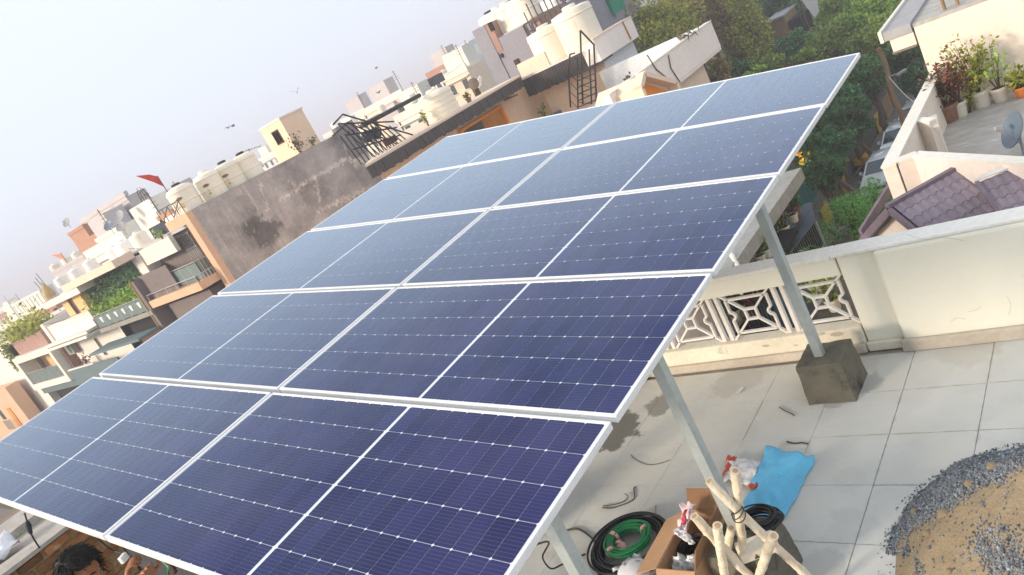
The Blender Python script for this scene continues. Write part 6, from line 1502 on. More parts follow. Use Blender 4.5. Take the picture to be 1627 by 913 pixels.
def make_car(label):
    t = T('parked_car', label, 'car', (0, 0, 0), 'white cars parked along the lane')
    L_, Wd = 4.1, 1.7
    # lengthwise profile (y to the front = -y), body below the glass line
    prof = [(-2.05, .32), (-2.05, .62), (-1.95, .78), (-1.15, .94), (-.9, .97), (1.75, 1.0), (2.0, .92), (2.05, .6), (2.02, .32)]
    vs = []; fs = []; xs_ = (-.85, -.80, -.45, .45, .80, .85)
    m = MB(); n_ = len(prof)
    for ix, x in enumerate(xs_):
        for (y, z) in prof:
            e = 1 if abs(x) < .5 else (.985 if abs(x) < .82 else .95)
            zz = z + (.03 if abs(x) < .5 else (0 if abs(x) < .82 else -.05 if z > .5 else 0)); vs.append((x, y * e, zz))
    for ix in range(len(xs_) - 1):
        for k in range(n_): fs.append((ix * n_ + k, ix * n_ + (k + 1) % n_, (ix + 1) * n_ + (k + 1) % n_, (ix + 1) * n_ + k))
    fs += [tuple(range(n_ - 1, -1, -1)), tuple((len(xs_) - 1) * n_ + k for k in range(n_))]
    m.add(vs, fs).build('body', MT['car'], t, smooth=True)
    def hoop(y, w, z): return [(-w, y, z), (w, y, z)]
    b = [(-.74, -.95), (.74, -.95), (.74, 1.75), (-.74, 1.75)]; tp_ = [(-.58, -.25), (.58, -.25), (.58, 1.2), (-.58, 1.2)]
    cabv = [(x, y, .96) for x, y in b] + [(x, y, 1.44) for x, y in tp_]
    MB().add(cabv, [(0, 1, 5, 4), (1, 2, 6, 5), (2, 3, 7, 6), (3, 0, 4, 7)]).build('window', MT['carglass'], t)
    MB().add([(-.60, -.28, 1.425), (.60, -.28, 1.425), (.60, 1.23, 1.425), (-.60, 1.23, 1.425), (-.52, -.18, 1.48), (.52, -.18, 1.48), (.52, 1.1, 1.48), (-.52, 1.1, 1.48)],
             [(4, 5, 6, 7), (0, 1, 5, 4), (1, 2, 6, 5), (2, 3, 7, 6), (3, 0, 4, 7), (0, 3, 2, 1)]).build('roof', MT['car'], t, smooth=True)
    m = MB()
    for i in range(4): m.bar(cabv[i], cabv[4 + i], .07, .07)
    m.bar((-.70, .45, .97), (-.56, .45, 1.43), .08, .06); m.bar((.70, .45, .97), (.56, .45, 1.43), .08, .06); m.build('pillars', MT['car'], t)
    for sx in (-1, 1):
        MB().lathe((sx * .60, -2.0, .70), [(.13, 0), (.15, .04), (.08, .07)], 12, axis=(sx * .25, -1, .2)).build('headlight', MT['chrome'], t)
        MB().box(sx * .86, sx * 1.0, -.72, -.60, .98, 1.12).build('mirror', MT['car'], t)
        for y in (-1.3, 1.3):
            w_ = MB().lathe((sx * .86, y, .31), [(.31, -.1), (.31, .06), (.26, .09)], 18, axis=(sx, 0, 0)).build('wheel', MT['tyre'], t)
            MB().lathe((sx * .86, y, .31), [(.19, .08), (.19, .095), (.05, .1)], 12, axis=(sx, 0, 0)).build('rim', MT['chrome'], w_)
    BX('grille', MT['tyre'], t, -.42, .42, -2.075, -2.04, .55, .68); BX('bumper', MT['car'], t, -.78, .78, -2.12, -2.0, .33, .5, bevel=.04)
    BX('number_plate', MT['paper'], t, -.24, .24, -2.135, -2.121, .38, .48)
    BX('wiper', MT['tyre'], t, -.5, .3, -.93, -.90, .985, 1.0)
    return t
car = make_car('nearest white car on the lane, its windscreen beside the yellow bags')
cp = [PZ(1389, 281, GZ + .95), PZ(1417, 230, GZ + .95), PZ(1441, 187, GZ + .95)]
labs = [None, 'second white car on the lane, its windscreen at the wooden pole foot', 'farthest white car, behind the wooden pole foot beside the parapet']
for k, p in enumerate(cp):
    y_ = p.y + (1.4, 1.4, .6)[k]; x_ = p.x + (.1, .1, .3)[k]
    if k == 0: car.location = (x_, y_, GZ + .016); car.scale = (.92, .92, .92)
    else: copy_tree(car, (x_, y_, GZ + .016), R(random.uniform(-4, 4)), labs[k])

# wooden pole with wires
pb_, pt_ = PZ(1436, 200, GZ), None
yp = pb_.y - 8
pt_ = PY(1397, 76, yp); pf = PY(1437, 203, yp)
up_ = T('utility_pole', 'leaning old wooden pole with wires beside the lane', 'pole', (pf.x, yp, GZ))
dd = (pt_ - pf); base = pf + dd * ((GZ - pf.z) / dd.z)
pts = [base.lerp(pt_, k / 8) + Vector((.05 * math.sin(k * 2.1), .05 * math.cos(k * 1.7), 0)) for k in range(9)]
MB().tube(pts, [.13 - .004 * k for k in range(9)], 10).build('shaft', MT['timber'], up_, smooth=True)
q_ = PY(1402, 100, yp); MB().tube([q_ + Vector((-.7, 0, .1)), q_ + Vector((-.3, 0, -.3)), q_ + Vector((-.35, 0, -1.0)), q_ + Vector((.1, 0, -1.3))], .035, 5).build('wire_loop', MT['twig'], up_)
lp_ = PY(1432, 115, yp); MB().tube([PY(1410, 122, yp), lp_], .03, 5).lathe(lp_, [(.03, -.22), (.08, -.12), (.08, .16), (.03, .26)], 10, axis=(.9, 0, .3)).build('street_lamp', MT['dish'], up_)
def wire(a, b, sag, label, r=.014):
    a, b = Vector(a), Vector(b); MB().tube([a.lerp(b, t / 12) - Vector((0, 0, sag * 4 * (t / 12) * (1 - t / 12))) for t in range(13)], r, 5).build('wire', MT['railsteel'] if r > .016 else MT['twig'], label=label, cat='wire')
wire(PY(1399, 100, yp), PY(1292, 300, yp - 14) , .05, 'long wire sloping from the pole down across the trees to the left', .011)
wire(PY(1411, 120, yp), PY(1462, 168, yp - 6), .2, 'pale cable from the pole to the terrace house parapet', .018)
for k in range(3): wire(PY(1401, 80 + 8 * k, yp), PY(1480, 82 + 4 * k, yp + 3), .1, 'thin wire from the pole top to the right, ' + ('uppermost', 'middle', 'lowest')[k] + ' of three', .013)
wire(PZ(1336, 300, -6.5), PZ(1388, 235, -6.5), .1, 'thin wire above the netting along the lane', .015)

# ------------------------------------------------------------------ trees
rt_ = np.random.default_rng(21)
def tree(label, c, rad, leaf, n=3500, size=.35, kind='tree', trunk=True, blobs=26, squash=1.0, name='broadleaf_tree', group='trees in the park', asp=.55, droop=0):
    """c: crown centre, rad: (rx, ry, rz)"""
    c = Vector(c); t = T(name, label, 'tree', (c.x, c.y, GZ), group)
    m = MB(); top = c + Vector((0, 0, rad[2] * .3)); base = Vector((c.x + rt_.uniform(-.4, .4), c.y + rt_.uniform(-.4, .4), GZ))
    r0 = max(.12, .045 * (c.z + rad[2] - GZ))
    pts = [base.lerp(top, k / 6) + Vector((rt_.normal() * .12, rt_.normal() * .12, 0)) * (k > 0) for k in range(7)]
    m.tube(pts, [r0 * (1 - .12 * k) for k in range(7)], 8)
    cs = []; P = []
    for k in range(blobs):
        d = Vector(rt_.normal(size=3)).normalized(); q = rt_.uniform(.35, .95)
        b = c + Vector((d.x * rad[0] * q, d.y * rad[1] * q, d.z * rad[2] * q)); cs.append(b)
        if k < 9: m.tube([pts[3 + k % 3], pts[4].lerp(b, .55) + Vector((0, 0, .1)), b], [r0 * .42, r0 * .25, r0 * .06], 5)
        per = n // blobs; br = (rad[0] * rad[1] * rad[2]) ** (1 / 3) * rt_.uniform(.26, .46)
        v = rt_.normal(size=(per, 3)); v /= np.linalg.norm(v, axis=1)[:, None]; v *= br * rt_.uniform(.45, 1.05, (per, 1)); v[:, 2] *= .75
        if droop: v[:, 2] = v[:, 2] * 1.6 - droop * np.abs(rt_.normal(size=per)) * br
        P.append(v + np.array(b))
    m.build('trunk', MT['bark'], t, smooth=True)
    leafmesh('crown', LF[leaf], t, np.concatenate(P), size, rt_, asp=asp)
    return t
def at(px, py, d): return PD(px, py, d)
TR = [
 ('broad olive green tree directly behind the shingled roof box', 1035, 58, 58, 72, 58, 'olive', 9000, .30),
 ('olive tree at the very top edge left of the broad olive tree', 978, 4, 66, 32, 28, 'olive', 2500, .34),
 ('brownish bare looking tree between the broad olive tree and the tall drooping trees', 1085, 22, 66, 42, 46, 'brown', 4500, .26),
 ('thin brown tree just left of the drooping pair', 1118, 30, 64, 24, 55, 'brown', 3000, .26),
 ('tall drooping brownish green tree, left of the pair above the white parapet', 1152, 40, 62, 26, 78, 'brown', 6500, .24),
 ('tall drooping olive tree, right of the pair above the white parapet', 1188, 34, 60, 26, 72, 'olive', 6500, .24),
 ('dark teal tree behind the pair of drooping trees near the top edge', 1232, 14, 68, 40, 40, 'teal', 5000, .30),
 ('small red brown tree below the white parapet corner', 1140, 115, 54, 26, 26, 'brown', 2600, .20),
 ('dark shrub under the drooping pair at the panel edge', 1172, 112, 56, 26, 22, 'dark', 2200, .24),
 ('low teal green shrubby tree in the clearing before the brick hut', 1264, 76, 60, 34, 26, 'teal', 4200, .25),
 ('low mid green shrub at the panel edge below the clearing', 1222, 104, 54, 26, 18, 'mid', 2400, .22),
 ('small bright shrub at the panel edge left of the clearing', 1198, 116, 53, 16, 12, 'bright', 1200, .20),
 ('tree with yellow orange leaves at the top edge right of the tent', 1328, 14, 66, 36, 36, 'bright', 4600, .28),
 ('wide mid green tree sprawling behind the far panel corner', 1332, 66, 56, 52, 34, 'mid', 7600, .25),
 ('mid green tree left of the wide sprawling one, at the panel edge', 1290, 92, 55, 32, 24, 'mid', 3200, .24),
 ('pale green tree at the top edge left of the terrace house eave', 1392, 20, 56, 46, 36, 'bright', 6400, .24),
 ('mid green tree under the terrace house eave', 1425, 50, 50, 40, 34, 'mid', 5200, .22),
 ('dark green tree behind the wooden pole top', 1440, 88, 46, 36, 34, 'dark', 5200, .20),
 ('dark green tree between the pole and the terrace house wall', 1462, 125, 44, 28, 34, 'dark', 3600, .19),
 ('mid green tree over the far panel corner', 1385, 70, 52, 34, 28, 'mid', 4200, .22),
 ('dark tree just right of the far panel corner behind the wire', 1376, 122, 44, 30, 30, 'dark', 4000, .19),
 ('dusty dark tree under the panel edge left of the wire', 1335, 163, 42, 33, 32, 'teal', 5200, .18),
 ('dark tree with pale dusty leaves over the compound wall', 1352, 186, 40, 28, 32, 'dark', 4800, .17),
 ('dark tree farther down under the panel edge', 1302, 205, 40, 30, 28, 'dark', 4400, .17),
 ('grey green tree above the yellow boards', 1322, 228, 36, 28, 28, 'teal', 4400, .15),
 ('dark bushy tree by the yellow flowers', 1290, 235, 36, 26, 22, 'dark', 3000, .15),
 ('round rich green bush tree beside the canopy slab', 1306, 272, 30, 36, 32, 'dark', 4800, .125),
]
for (lab, px, py, d, rx, rz, lf, n_, sz) in TR:
    k = d / FPX; tree(lab, at(px, py, d), (rx * k, rx * k * .95, rz * k), lf, n_, sz, blobs=max(18, n_ // 130), droop=.7 if 'drooping' in lab and 'pair' in lab and 'above' in lab else 0, name='drooping_tree' if 'tall drooping' in lab else 'broadleaf_tree')
tree('feathery bright green tree rising from the lane in front of the purple gable', at(1352, 345, 21), (.82, .9, .72), 'fern', 6500, .085, blobs=46, name='feathery_tree', asp=.22)
tree('feathery green tree hanging beside the nearest parked car', at(1392, 318, 23), (.5, .5, .62), 'fern', 2600, .085, blobs=26, name='feathery_tree', asp=.25)
k_ = 0
n_ = 26000
gx = np.c_[rt_.uniform(-70, 30, n_), rt_.uniform(66, 130, n_), np.zeros(n_)]
gx[:, 2] = GZ + np.abs(rt_.normal(2.5, 2.2, n_)) * (1 + .5 * np.sin(gx[:, 0] * .35) * np.cos(gx[:, 1] * .3))
leafmesh('far_wood', LF['mid'], None, gx, .8, rt_, loc=(0, 90, GZ), kind='stuff', label='far wood of mixed trees beyond the park')
n_ = 9000
gx = np.c_[rt_.uniform(-34, -7.2, n_), rt_.uniform(30, 66, n_), GZ + np.abs(rt_.normal(.3, .5, n_))]
leafmesh('undergrowth', LF['dark'], None, gx, .42, rt_, loc=(-20, 45, GZ), kind='stuff', label='dark undergrowth between the park trees')
p = PZ(1273, 262, -2.85); fb = T('flower_bush', 'small yellow flowers at the far corner of the grey canopy slab', 'flowers', p)
leafmesh('petals', MT['flower'], fb, rt_.normal(0, .10, (24, 3)) + np.array(p) + np.array([0, 0, .25]), .11, rt_)
leafmesh('green_leaves', LF['mid'], fb, rt_.normal(0, .08, (14, 3)) * np.array([1, 1, .8]) + np.array(p) + np.array([0.05, 0, .05]), .09, rt_)
# hut, tent and clearing in the park
hp = at(1243, 45, 64); hut = T('brick_hut', 'small tan brick hut in the clearing between the park trees', 'hut', (hp.x, hp.y, GZ))
BX('wall', MT['ochre'] if False else MT['timber'], hut, hp.x - .9, hp.x + .4, hp.y, hp.y + 3, GZ, hp.z + .8)
BX('roof', MT['slatroof'], hut, hp.x - 1.0, hp.x + .5, hp.y - .3, hp.y + 3.2, hp.z + .82, hp.z + .95)
BX('doorway', MT['dark_in'], hut, hp.x + .5, hp.x + 1.4, hp.y + .2, hp.y + 2.6, GZ, hp.z + .3)
tp_ = at(1290, 8, 62); tn = T('white_tent', 'pale blue white cloth hung between poles near the top edge', 'tent', (tp_.x, tp_.y, GZ))
MB().ext([(tp_.x - .6, tp_.y, tp_.z + .8), (tp_.x + .45, tp_.y, tp_.z + .7), (tp_.x + .3, tp_.y, tp_.z - .6), (tp_.x - .1, tp_.y, tp_.z - .9)], (0, .1, 0)).build('cloth', MT['bluew'], tn)
MB().tube([(tp_.x - .7, tp_.y, GZ), (tp_.x - .7, tp_.y, tp_.z + 1.2)], .06, 6).build('pole', MT['bark'], tn)

# ------------------------------------------------------------------ brick parapet at the far left and the worker
bp = T('brick_parapet', 'rough orange brown brick wall with cement capping behind the worker', 'wall', (-1.0, -.5, 0))
XB = -1.0; tz = PX(140, 843, XB).z + .13
MB().box(XB - .22, XB - .02, -4.5, .85, 0, tz - .012).build('mortar', MT['brick_mortar'], bp)
br = random.Random(4); nb_ = 0
rows = int((tz - .35) / .085)
bms = []
for k in range(6):
    m = MB(); m.add([(-.02 + br.uniform(-.006, .006), sy * .105 + br.uniform(-.006, .006), sz * .034 + br.uniform(-.004, .004)) for sy in (-1, 1) for sz in (-1, 1)] + [(.014 + br.uniform(-.008, .01), sy * .098 + br.uniform(-.01, .006), sz * .030 + br.uniform(-.006, .004)) for sy in (-1, 1) for sz in (-1, 1)],
          [(4, 6, 7, 5), (0, 1, 5, 4), (2, 6, 7, 3), (1, 3, 7, 5), (0, 4, 6, 2)])
    me = bpy.data.meshes.new('brick'); me.from_pydata(m.v, [], m.f); me.materials.append(MT['brick']); bms.append(me)
for r_ in range(rows):
    z = tz - .055 - r_ * .085
    for k in range(12):
        y = .72 - k * .235 - (.118 if r_ % 2 else 0)
        if y < -2.0: continue
        o = bpy.data.objects.new('brick', br.choice(bms)); COL.objects.link(o); o.parent = bp
        o.location = (XB - .012 - bp.location.x, y - bp.location.y, z); o.rotation_euler = (br.uniform(-.03, .03), 0, br.uniform(-.04, .04))
def rough_slab(name, mat, par, x0, x1, y0, y1, z0, z1, seed):
    m = MB(); n_ = 14; top = []
    bm = bmesh.new(); mm = MB().box(x0, x1, y0, y1, z0, z1); me = bpy.data.meshes.new('t'); me.from_pydata(mm.v, [], mm.f); bm.from_mesh(me)
    bmesh.ops.subdivide_edges(bm, edges=bm.edges[:], cuts=11, use_grid_fill=True)
    for v in bm.verts: v.co += Vector((noise.noise(v.co * 5 + Vector((seed, 0, 0))), noise.noise(v.co * 5 + Vector((0, seed, 0))), noise.noise(v.co * 5 + Vector((0, 0, seed))))) * .022
    bm.verts.ensure_lookup_table(); o = MB(); o.v = [tuple(v.co) for v in bm.verts]; o.f = [[v.index for v in f.verts] for f in bm.faces]; bm.free()
    return o.build(name, MT[mat], par, smooth=True)
rough_slab('cement_cap', 'oldcap', bp, XB - .30, XB + .015, -4.5, 1.0, tz - .01, tz + .025, 1.5)
rough_slab('lower_cap', 'oldcap', bp, XB - .85, XB - .31, -4.5, 1.0, tz - .14, tz - .02, 2.5)
rough_slab('shadow_line', 'plaster', bp, XB - .97, XB - .84, -4.5, 1.0, tz - .25, tz - .03, 4.5)  # darker strip standing in for the shadow line between the slabs
rough_slab('upper_slab', 'oldcap', bp, XB - 1.55, XB - .96, -4.5, 1.0, tz - .02, tz + .05, 3.5)
rough_slab('outer_edge', 'browncap', bp, XB - 1.84, XB - 1.54, -4.5, 1.0, tz - .1, tz + .05, 6.5)
rough_slab('grey_pillar', 'plaster', bp, XB - .22, XB + .05, .87, 3.9, 0, tz - .02, 7.5)
p = PX(20, 890, XB - .6); crumple('white_sack', [p + Vector((-.3, -.5, .05)), p + Vector((.25, -.45, .02)), p + Vector((.2, .1, .06)), p + Vector((-.2, .12, .06))], 'white_pl', 'crumpled white sack lying on the old cement capping at the left edge', 'sack', amp=.16, seed=6, fr=5)
n_ = 2600
vt = T('garden_tree', 'very dark leafy tree below the brick wall at the left edge', 'tree', (-8, .9, GZ))
leafmesh('crown', LF['dark'], vt, np.c_[-8.0 + rt_.uniform(-1, 1, n_) * .9, .9 + rt_.uniform(-1, 1, n_) * .9, -.9 + rt_.uniform(-1, 1, n_) * .9], .26, rt_)
MB().tube([(-8, .9, GZ), (-8.1, .9, -5), (-8, .9, -1.2)], .2, 8, r1=.08).build('trunk', MT['bark'], vt)

# cable connector hanging from the panel edge
E_ = PAN(.62, .03, -.04); c0 = PY(40, 818, E_.y); pts = [PY(39, 815, .02), PY(43, 828, .0), PY(47, 842, -.02), PY(55, 858, -.02), PY(63, 870, .0)]
cn = T('cable_connector', 'black plug connector hanging on a cable from the panel edge at lower left', 'connector', pts[2])
MB().tube(smooth_pts(pts), .005, 6).build('cable', MT['black'], cn, smooth=True)
MB().tube([pts[1] , pts[1].lerp(pts[2], .5), pts[2], pts[2].lerp(pts[3], .3)], [.010, .016, .014, .010], 8).build('plug', MT['slate'], cn, smooth=True)
P = [PAN(1.9, .05, -.04), PY(170, 868, .1), PY(190, 878, .12), PY(208, 884, .1)]
MB().tube(smooth_pts(P), .004, 5).build('thin_cable', MT['black'], label='thin black cable running to the hand under the panel edge', cat='cable')
P = [PAN(2.52, .05, -.04), PY(266, 898, .02), PY(267, 906, .02), PY(268, 925, .02)]
MB().tube(smooth_pts(P), .006, 6).build('green_cable', MT['green_wire'], label='green earth wire hanging from the panel edge right of the hands', cat='cable')
P = [PAN(2.6, .05, -.04), PY(276, 903, .02), PY(272, 912, .02), PY(262, 930, .02)]
MB().tube(smooth_pts(P), .010, 6).build('red_cable', MT['maroon'], label='dark red cable hanging beside the green wire', cat='cable')

# ------------------------------------------------------------------ worker
H0 = PD(131, 914, 4.45)                      # centre of the head
az = R(28); fwd = Vector((math.cos(az), math.sin(az), 0)); lft = Vector((-math.sin(az), math.cos(az), 0)); upv = Vector((0, 0, 1))
tiltm = Matrix.Rotation(R(14), 3, lft)       # looking a little down
wk = T('person', 'man with thick black hair reaching up under the lower left panel edge', 'person', (H0.x, H0.y, 0))
hgt = H0.z + .11
def wp(f, l, u): return Vector((H0.x, H0.y, 0)) + fwd * f + lft * l + upv * u
s_ = H0.z / 1.62
def body_mesh():
    m = MB()
    def limb(pts, rs, n=12): 
        m.tube(smooth_pts([Vector(p) for p in pts], 5), [float(np.interp(i, np.linspace(0, (len(pts) - 1) * 5, len(pts)), rs)) for i in range((len(pts) - 1) * 5 + 1)], n)
    # head
    bm = bmesh.new(); bmesh.ops.create_icosphere(bm, subdivisions=4, radius=1.0)
    for v in bm.verts:
        f, l, u = v.co.x, v.co.y, v.co.z
        X_ = f * .098; Y_ = l * .076; Z_ = u * .118
        if u < -.1: k = (-u - .1); Y_ *= 1 - .34 * k; X_ *= 1 - .12 * k; X_ += .012 * k
        if f > .6: X_ -= (f - .6) * .03
        # brow, eye sockets, nose, mouth, chin
        if f > 0:
            X_ += .010 * math.exp(-((u - .16) / .07) ** 2) * math.exp(-(l / .55) ** 2)
            for s in (-1, 1): X_ -= .013 * math.exp(-((u - .0) / .10) ** 2 - ((l - s * .40) / .17) ** 2)
            X_ += .030 * math.exp(-((u + .22) / .11) ** 2 - (l / .13) ** 2) + .016 * math.exp(-((u + .05) / .14) ** 2 - (l / .10) ** 2)
            X_ += .007 * math.exp(-((u + .50) / .05) ** 2 - (l / .25) ** 2) + .007 * math.exp(-((u + .60) / .05) ** 2 - (l / .22) ** 2)
            X_ += .010 * math.exp(-((u + .85) / .12) ** 2 - (l / .3) ** 2)
        q = tiltm @ (fwd * X_ + lft * Y_ + upv * Z_); v.co = H0 + q
    bm.verts.ensure_lookup_table(); m.add([tuple(v.co) for v in bm.verts], [[v.index for v in f.verts] for f in bm.faces]); bm.free()
    for s in (-1, 1):     # ears
        e = H0 + tiltm @ (fwd * -.008 + lft * (s * .078) + upv * -.01)
        m.lathe(e, [(.004, -.004), (.03, 0), (.026, .008), (.006, .012)], 12, axis=tuple(lft * s + fwd * -.35))
    z = H0.z
    limb([wp(-.02, 0, z - .06), wp(-.03, 0, z - .14), wp(-.045, 0, z - .22)], [.055, .054, .062])
    # torso
    tr = [(z - .20, .07, .07), (z - .25, .19, .09), (z - .36, .185, .11), (z - .52, .16, .11), (z - .68, .155, .105), (z - .80, .165, .115), (z - .90, .15, .10)]
    vs = []; n = 20
    for (u, a, b) in tr:
        for k in range(n): t_ = 2 * math.pi * k / n; vs.append(wp(-.05 + b * math.sin(t_), a * math.cos(t_), u))
    fs = [(i * n + k, i * n + (k + 1) % n, (i + 1) * n + (k + 1) % n, (i + 1) * n + k) for i in range(len(tr) - 1) for k in range(n)]
    m.add(vs, fs + [tuple(range(n - 1, -1, -1)), tuple((len(tr) - 1) * n + k for k in range(n))])
    for s in (-1, 1):
        hip = wp(-.05, s * .09, z - .86); kn = wp(-.02 + .03 * s, s * .10, .48); an_ = wp(-.06 + .05 * s, s * .11, .07)
        limb([hip, kn, an_], [.088, .058, .040]); limb([an_ + Vector((0, 0, -.02)), an_ + fwd * .10 - upv * .035, an_ + fwd * .17 - upv * .045], [.038, .04, .026])
    return m, limb
m, limb = body_mesh()
HD = [PD(204, 905, 4.15), PD(232, 909, 4.10)]           # the two hands
for k, (s, hd) in enumerate(((-1, HD[0]), (1, HD[1]))):
    sh = wp(-.05, s * .19, H0.z - .25); el = sh.lerp(hd, .5) + Vector((0, 0, -.20)) + lft * s * .06
    wr = hd + (el - hd).normalized() * .085
    limb([sh, el, wr], [.052, .042, .028]); 
    d = (hd - wr).normalized(); up2 = (upv - d * upv.dot(d)).normalized(); sd2 = d.cross(up2)
    # palm
    pts = [wr, wr.lerp(hd, .5), hd]; 
    vs = []; n = 12
    for i, p in enumerate(pts + [hd + d * .018]):
        a = (.030, .040, .044, .036)[i]; b = (.021, .017, .015, .011)[i]
        for j in range(n): t_ = 2 * math.pi * j / n; vs.append(p + sd2 * a * math.cos(t_) + up2 * b * math.sin(t_))
    m.add(vs, [(i * n + j, i * n + (j + 1) % n, (i + 1) * n + (j + 1) % n, (i + 1) * n + j) for i in range(3) for j in range(n)] + [tuple(range(n - 1, -1, -1)), tuple(3 * n + j for j in range(n))])
    for j in range(4):
        o = hd + sd2 * ((j - 1.5) * .0215) + d * .012; ln = (.066, .076, .072, .056)[j]; cu = (.95 if k == 0 else .25) + .12 * j
        e1 = o + (d * math.cos(cu * .5) + upv * -0.0 + (-up2 if k else fwd * .5 - up2) .normalized() * math.sin(cu * .5)) * ln * .45
        e2 = e1 + (d * math.cos(cu * 1.3) + (-up2 if k else fwd * .5 - up2).normalized() * math.sin(cu * 1.3)) * ln * .32
        e3 = e2 + (d * math.cos(cu * 2.0) + (-up2 if k else fwd * .5 - up2).normalized() * math.sin(cu * 2.0)) * ln * .26
        limb([o - d * .02, o, e1, e2, e3], [.009, .0098, .0092, .0085, .0070], 8)
    o = wr.lerp(hd, .45) + sd2 * -s * .034; th1 = o + (d * .6 - sd2 * s * .8).normalized() * .034; th2 = th1 + (d * .95 - sd2 * s * .2).normalized() * .03; th3 = th2 + d * .024
    limb([o + sd2 * s * .012, o, th1, th2, th3], [.012, .0125, .0115, .0105, .0085], 8)
bod = m.build('body', MT['skin'], wk, smooth=True, flat=True)
rm = bod.modifiers.new('remesh', 'REMESH'); rm.mode = 'VOXEL'; rm.voxel_size = .0055; rm.use_smooth_shade = True
sm = bod.modifiers.new('smooth', 'SMOOTH'); sm.factor = .5; sm.iterations = 3
# clothing
m = MB(); z = H0.z; n = 24; tr = [(z - .215, .085, .085), (z - .25, .205, .105), (z - .36, .20, .127), (z - .52, .178, .127), (z - .70, .175, .125), (z - .88, .19, .135)]; vs = []
for (u, a, b) in tr:
    for k in range(n): t_ = 2 * math.pi * k / n; vs.append(wp(-.05 + (b + .006 * math.sin(3 * t_ + u * 20)) * math.sin(t_), a * math.cos(t_), u))
m.add(vs, [(i * n + k, i * n + (k + 1) % n, (i + 1) * n + (k + 1) % n, (i + 1) * n + k) for i in range(len(tr) - 1) for k in range(n)])
for s, hd in ((-1, HD[0]), (1, HD[1])):
    sh = wp(-.05, s * .175, H0.z - .26); el = sh.lerp(hd, .5) + Vector((0, 0, -.20)) + lft * s * .06
    m.tube([sh, sh.lerp(el, .4), sh.lerp(el, .8)], [.075, .068, .066], 14)
sh_ = m.build('shirt', MT['shirt'], wk, smooth=True); sf = sh_.modifiers.new('thickness', 'SOLIDIFY'); sf.thickness = .004
m = MB()
for s in (-1, 1): m.tube([wp(-.05, s * .09, z - .80), wp(-.045, s * .095, z - 1.0), wp(-.02 + .03 * s, s * .10, .48), wp(-.06 + .05 * s, s * .11, .09)], [.115, .105, .078, .062], 16)
m.build('trousers', MT['trouser'], wk, smooth=True)
# hair: cap of tufts
bm = bmesh.new(); bmesh.ops.create_icosphere(bm, subdivisions=4, radius=1.0); kill = []
for v in bm.verts:
    f, l, u = v.co.x, v.co.y, v.co.z
    if (f > .35 and u < .50) or (u < -.35) or (f > 0.05 and u < .1): kill.append(v); continue
    b = 1.0 + .07 * noise.noise(v.co * 3.2) + .05 * noise.noise(v.co * 8)
    v.co = H0 + tiltm @ (fwd * (f * .122 * b) + lft * (l * .098 * b) + upv * (u * .150 * b + .002))
bmesh.ops.delete(bm, geom=kill, context='VERTS')
bm.verts.ensure_lookup_table(); hm = MB(); hm.v = [tuple(v.co) for v in bm.verts]; hm.f = [[v.index for v in f.verts] for f in bm.faces]; bm.free()
hr = hm.build('hair', MT['hair'], wk, smooth=True, flat=True); hr.modifiers.new('thickness', 'SOLIDIFY').thickness = .02
m = MB(); rh = random.Random(8)
for k in range(1500):
    d = Vector((rh.gauss(0, 1), rh.gauss(0, 1), abs(rh.gauss(0, 1)) - .3)).normalized()
    if (d.x > .25 and d.z < .62) or d.z < -.3: continue
    o = H0 + tiltm @ (fwd * d.x * .116 + lft * d.y * .092 + upv * d.z * .145)
    t_ = tiltm @ (fwd * (.35 + rh.gauss(0, .35)) + lft * rh.gauss(.2, .5) + upv * rh.gauss(.05, .3)); nn = tiltm @ (fwd * d.x + lft * d.y + upv * d.z)
    t_ = (t_ - nn * t_.dot(nn)).normalized() if t_.length > .01 else nn
    L_ = rh.uniform(.03, .07); m.tube([o, o + t_ * L_ * .5 + nn * .010, o + t_ * L_ + nn * rh.uniform(-.004, .014)], [.0032, .0026, .0008], 4, caps=False)
m.build('hair_strands', MT['hair'], wk)
for s in (-1, 1):
    e = H0 + tiltm @ (fwd * .0715 + lft * (s * .030) + upv * .0)
    ey = MB().lathe(e, [(.0115 * math.cos(a), .0115 * math.sin(a)) for a in [-1.5 + 3 * k / 8 for k in range(9)]], 14, axis=tuple(tiltm @ fwd)).build('eye', MT['eyew'], wk, smooth=True)
    MB().lathe(e + tiltm @ fwd * .0095, [(.0052, 0), (.004, .0024), (.001, .003)], 12, axis=tuple(tiltm @ fwd)).build('iris', MT['dark_in'], ey)
    MB().tube([H0 + tiltm @ (fwd * (.099 - .010 * q * q) + lft * (s * (.016 + .030 * q)) + upv * (.024 + .006 * math.sin(q * 2.6))) for q in (0, .25, .5, .75, 1, 1.15)], [.003, .0042, .0045, .004, .003, .001], 6).build('eyebrow', MT['hair'], wk)
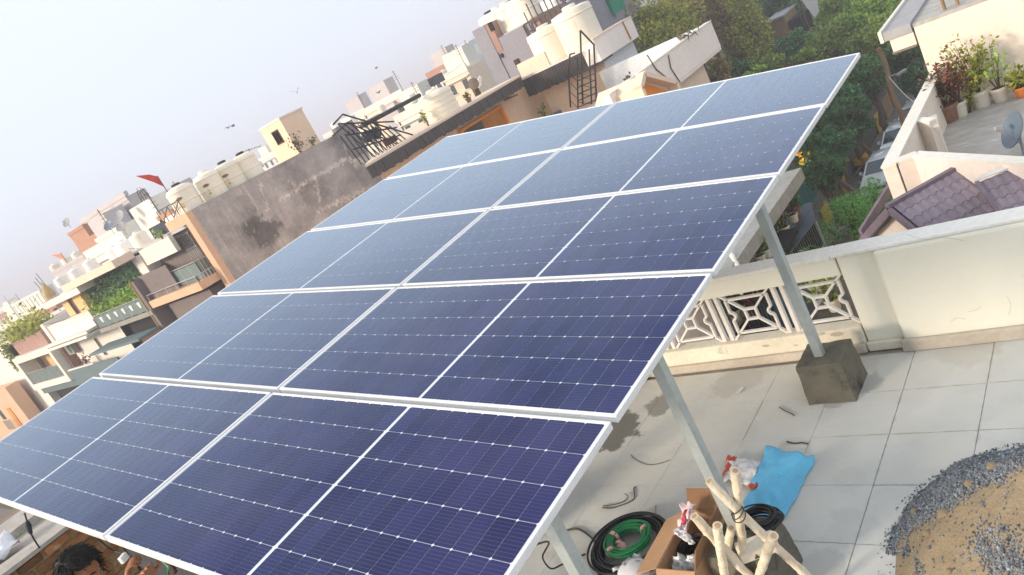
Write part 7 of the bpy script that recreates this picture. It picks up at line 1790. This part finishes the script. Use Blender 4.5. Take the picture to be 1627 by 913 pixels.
MB().tube([H0 + tiltm @ (fwd * (.096 - .012 * q * q) + lft * (.024 * q) + upv * -.066) for q in (-1, -.5, 0, .5, 1)], [.002, .0055, .006, .0055, .002], 6).build('lips', MT['lip'], wk)
p = HD[0] + upv * .065 + fwd * .02; MB().bar(p - lft * .022, p + lft * .022, .022, .035).build('white_clip', MT['white_pl'], label='small white clip held between the fingers at the panel edge', cat='clip', bevel=.003)

# ------------------------------------------------------------------ birds
for k, (px, py, d, lab) in enumerate(((363, 203, 62, 'small dark bird left of the two flying close together over the four tanks'), (371, 200, 60, 'small dark bird right of the two flying close together over the four tanks'), (472, 147, 55, 'bird with raised wings above the peach roof cabin'),
        (598, 108, 75, 'faint bird highest over the middle of the town'), (602, 147, 60, 'bird low over the pale flats'), (802, 20, 60, 'bird gliding left of the tanks on the grey tower'), (742, 82, 80, 'tiny bird left of the grey tower corner'))):
    if k == 6: continue
    c = PD(px, py, d); t = T('bird', lab, 'bird', c, 'birds over the town'); a = 1.2 * k; f = Vector((math.cos(a), math.sin(a), 0)); sd_ = Vector((-f.y, f.x, 0))
    MB().tube([c - f * .16, c - f * .06, c + f * .06, c + f * .13], [.008, .038, .035, .01], 7).build('body', MT['bird'], t)
    for s in (-1, 1):
        w1 = c + sd_ * s * .16 + Vector((0, 0, .10 + .10 * (k == 2))); w2 = c + sd_ * s * .33 - f * .08 + Vector((0, 0, .04 + .22 * (k == 2)))
        MB().ext([c + f * .08, w1 + f * .07, w2, w1 - f * .09, c - f * .08], (0, 0, .012)).build('wing', MT['bird'], t)

# ------------------------------------------------------------------ the haze in the air
hz = bpy.data.materials.new('haze_air'); hz.use_nodes = True; nt = hz.node_tree; nt.nodes.remove(nt.nodes['Principled BSDF'])
pv = nt.nodes.new('ShaderNodeVolumePrincipled'); pv.inputs['Color'].default_value = (.96, .93, .99, 1); pv.inputs['Density'].default_value = HAZE_D
nt.links.new(pv.outputs[0], nt.nodes['Material Output'].inputs['Volume'])
MB().box(-950, 750, -550, 1150, GZ - 1.5, 20).build('haze', hz, kind='stuff')
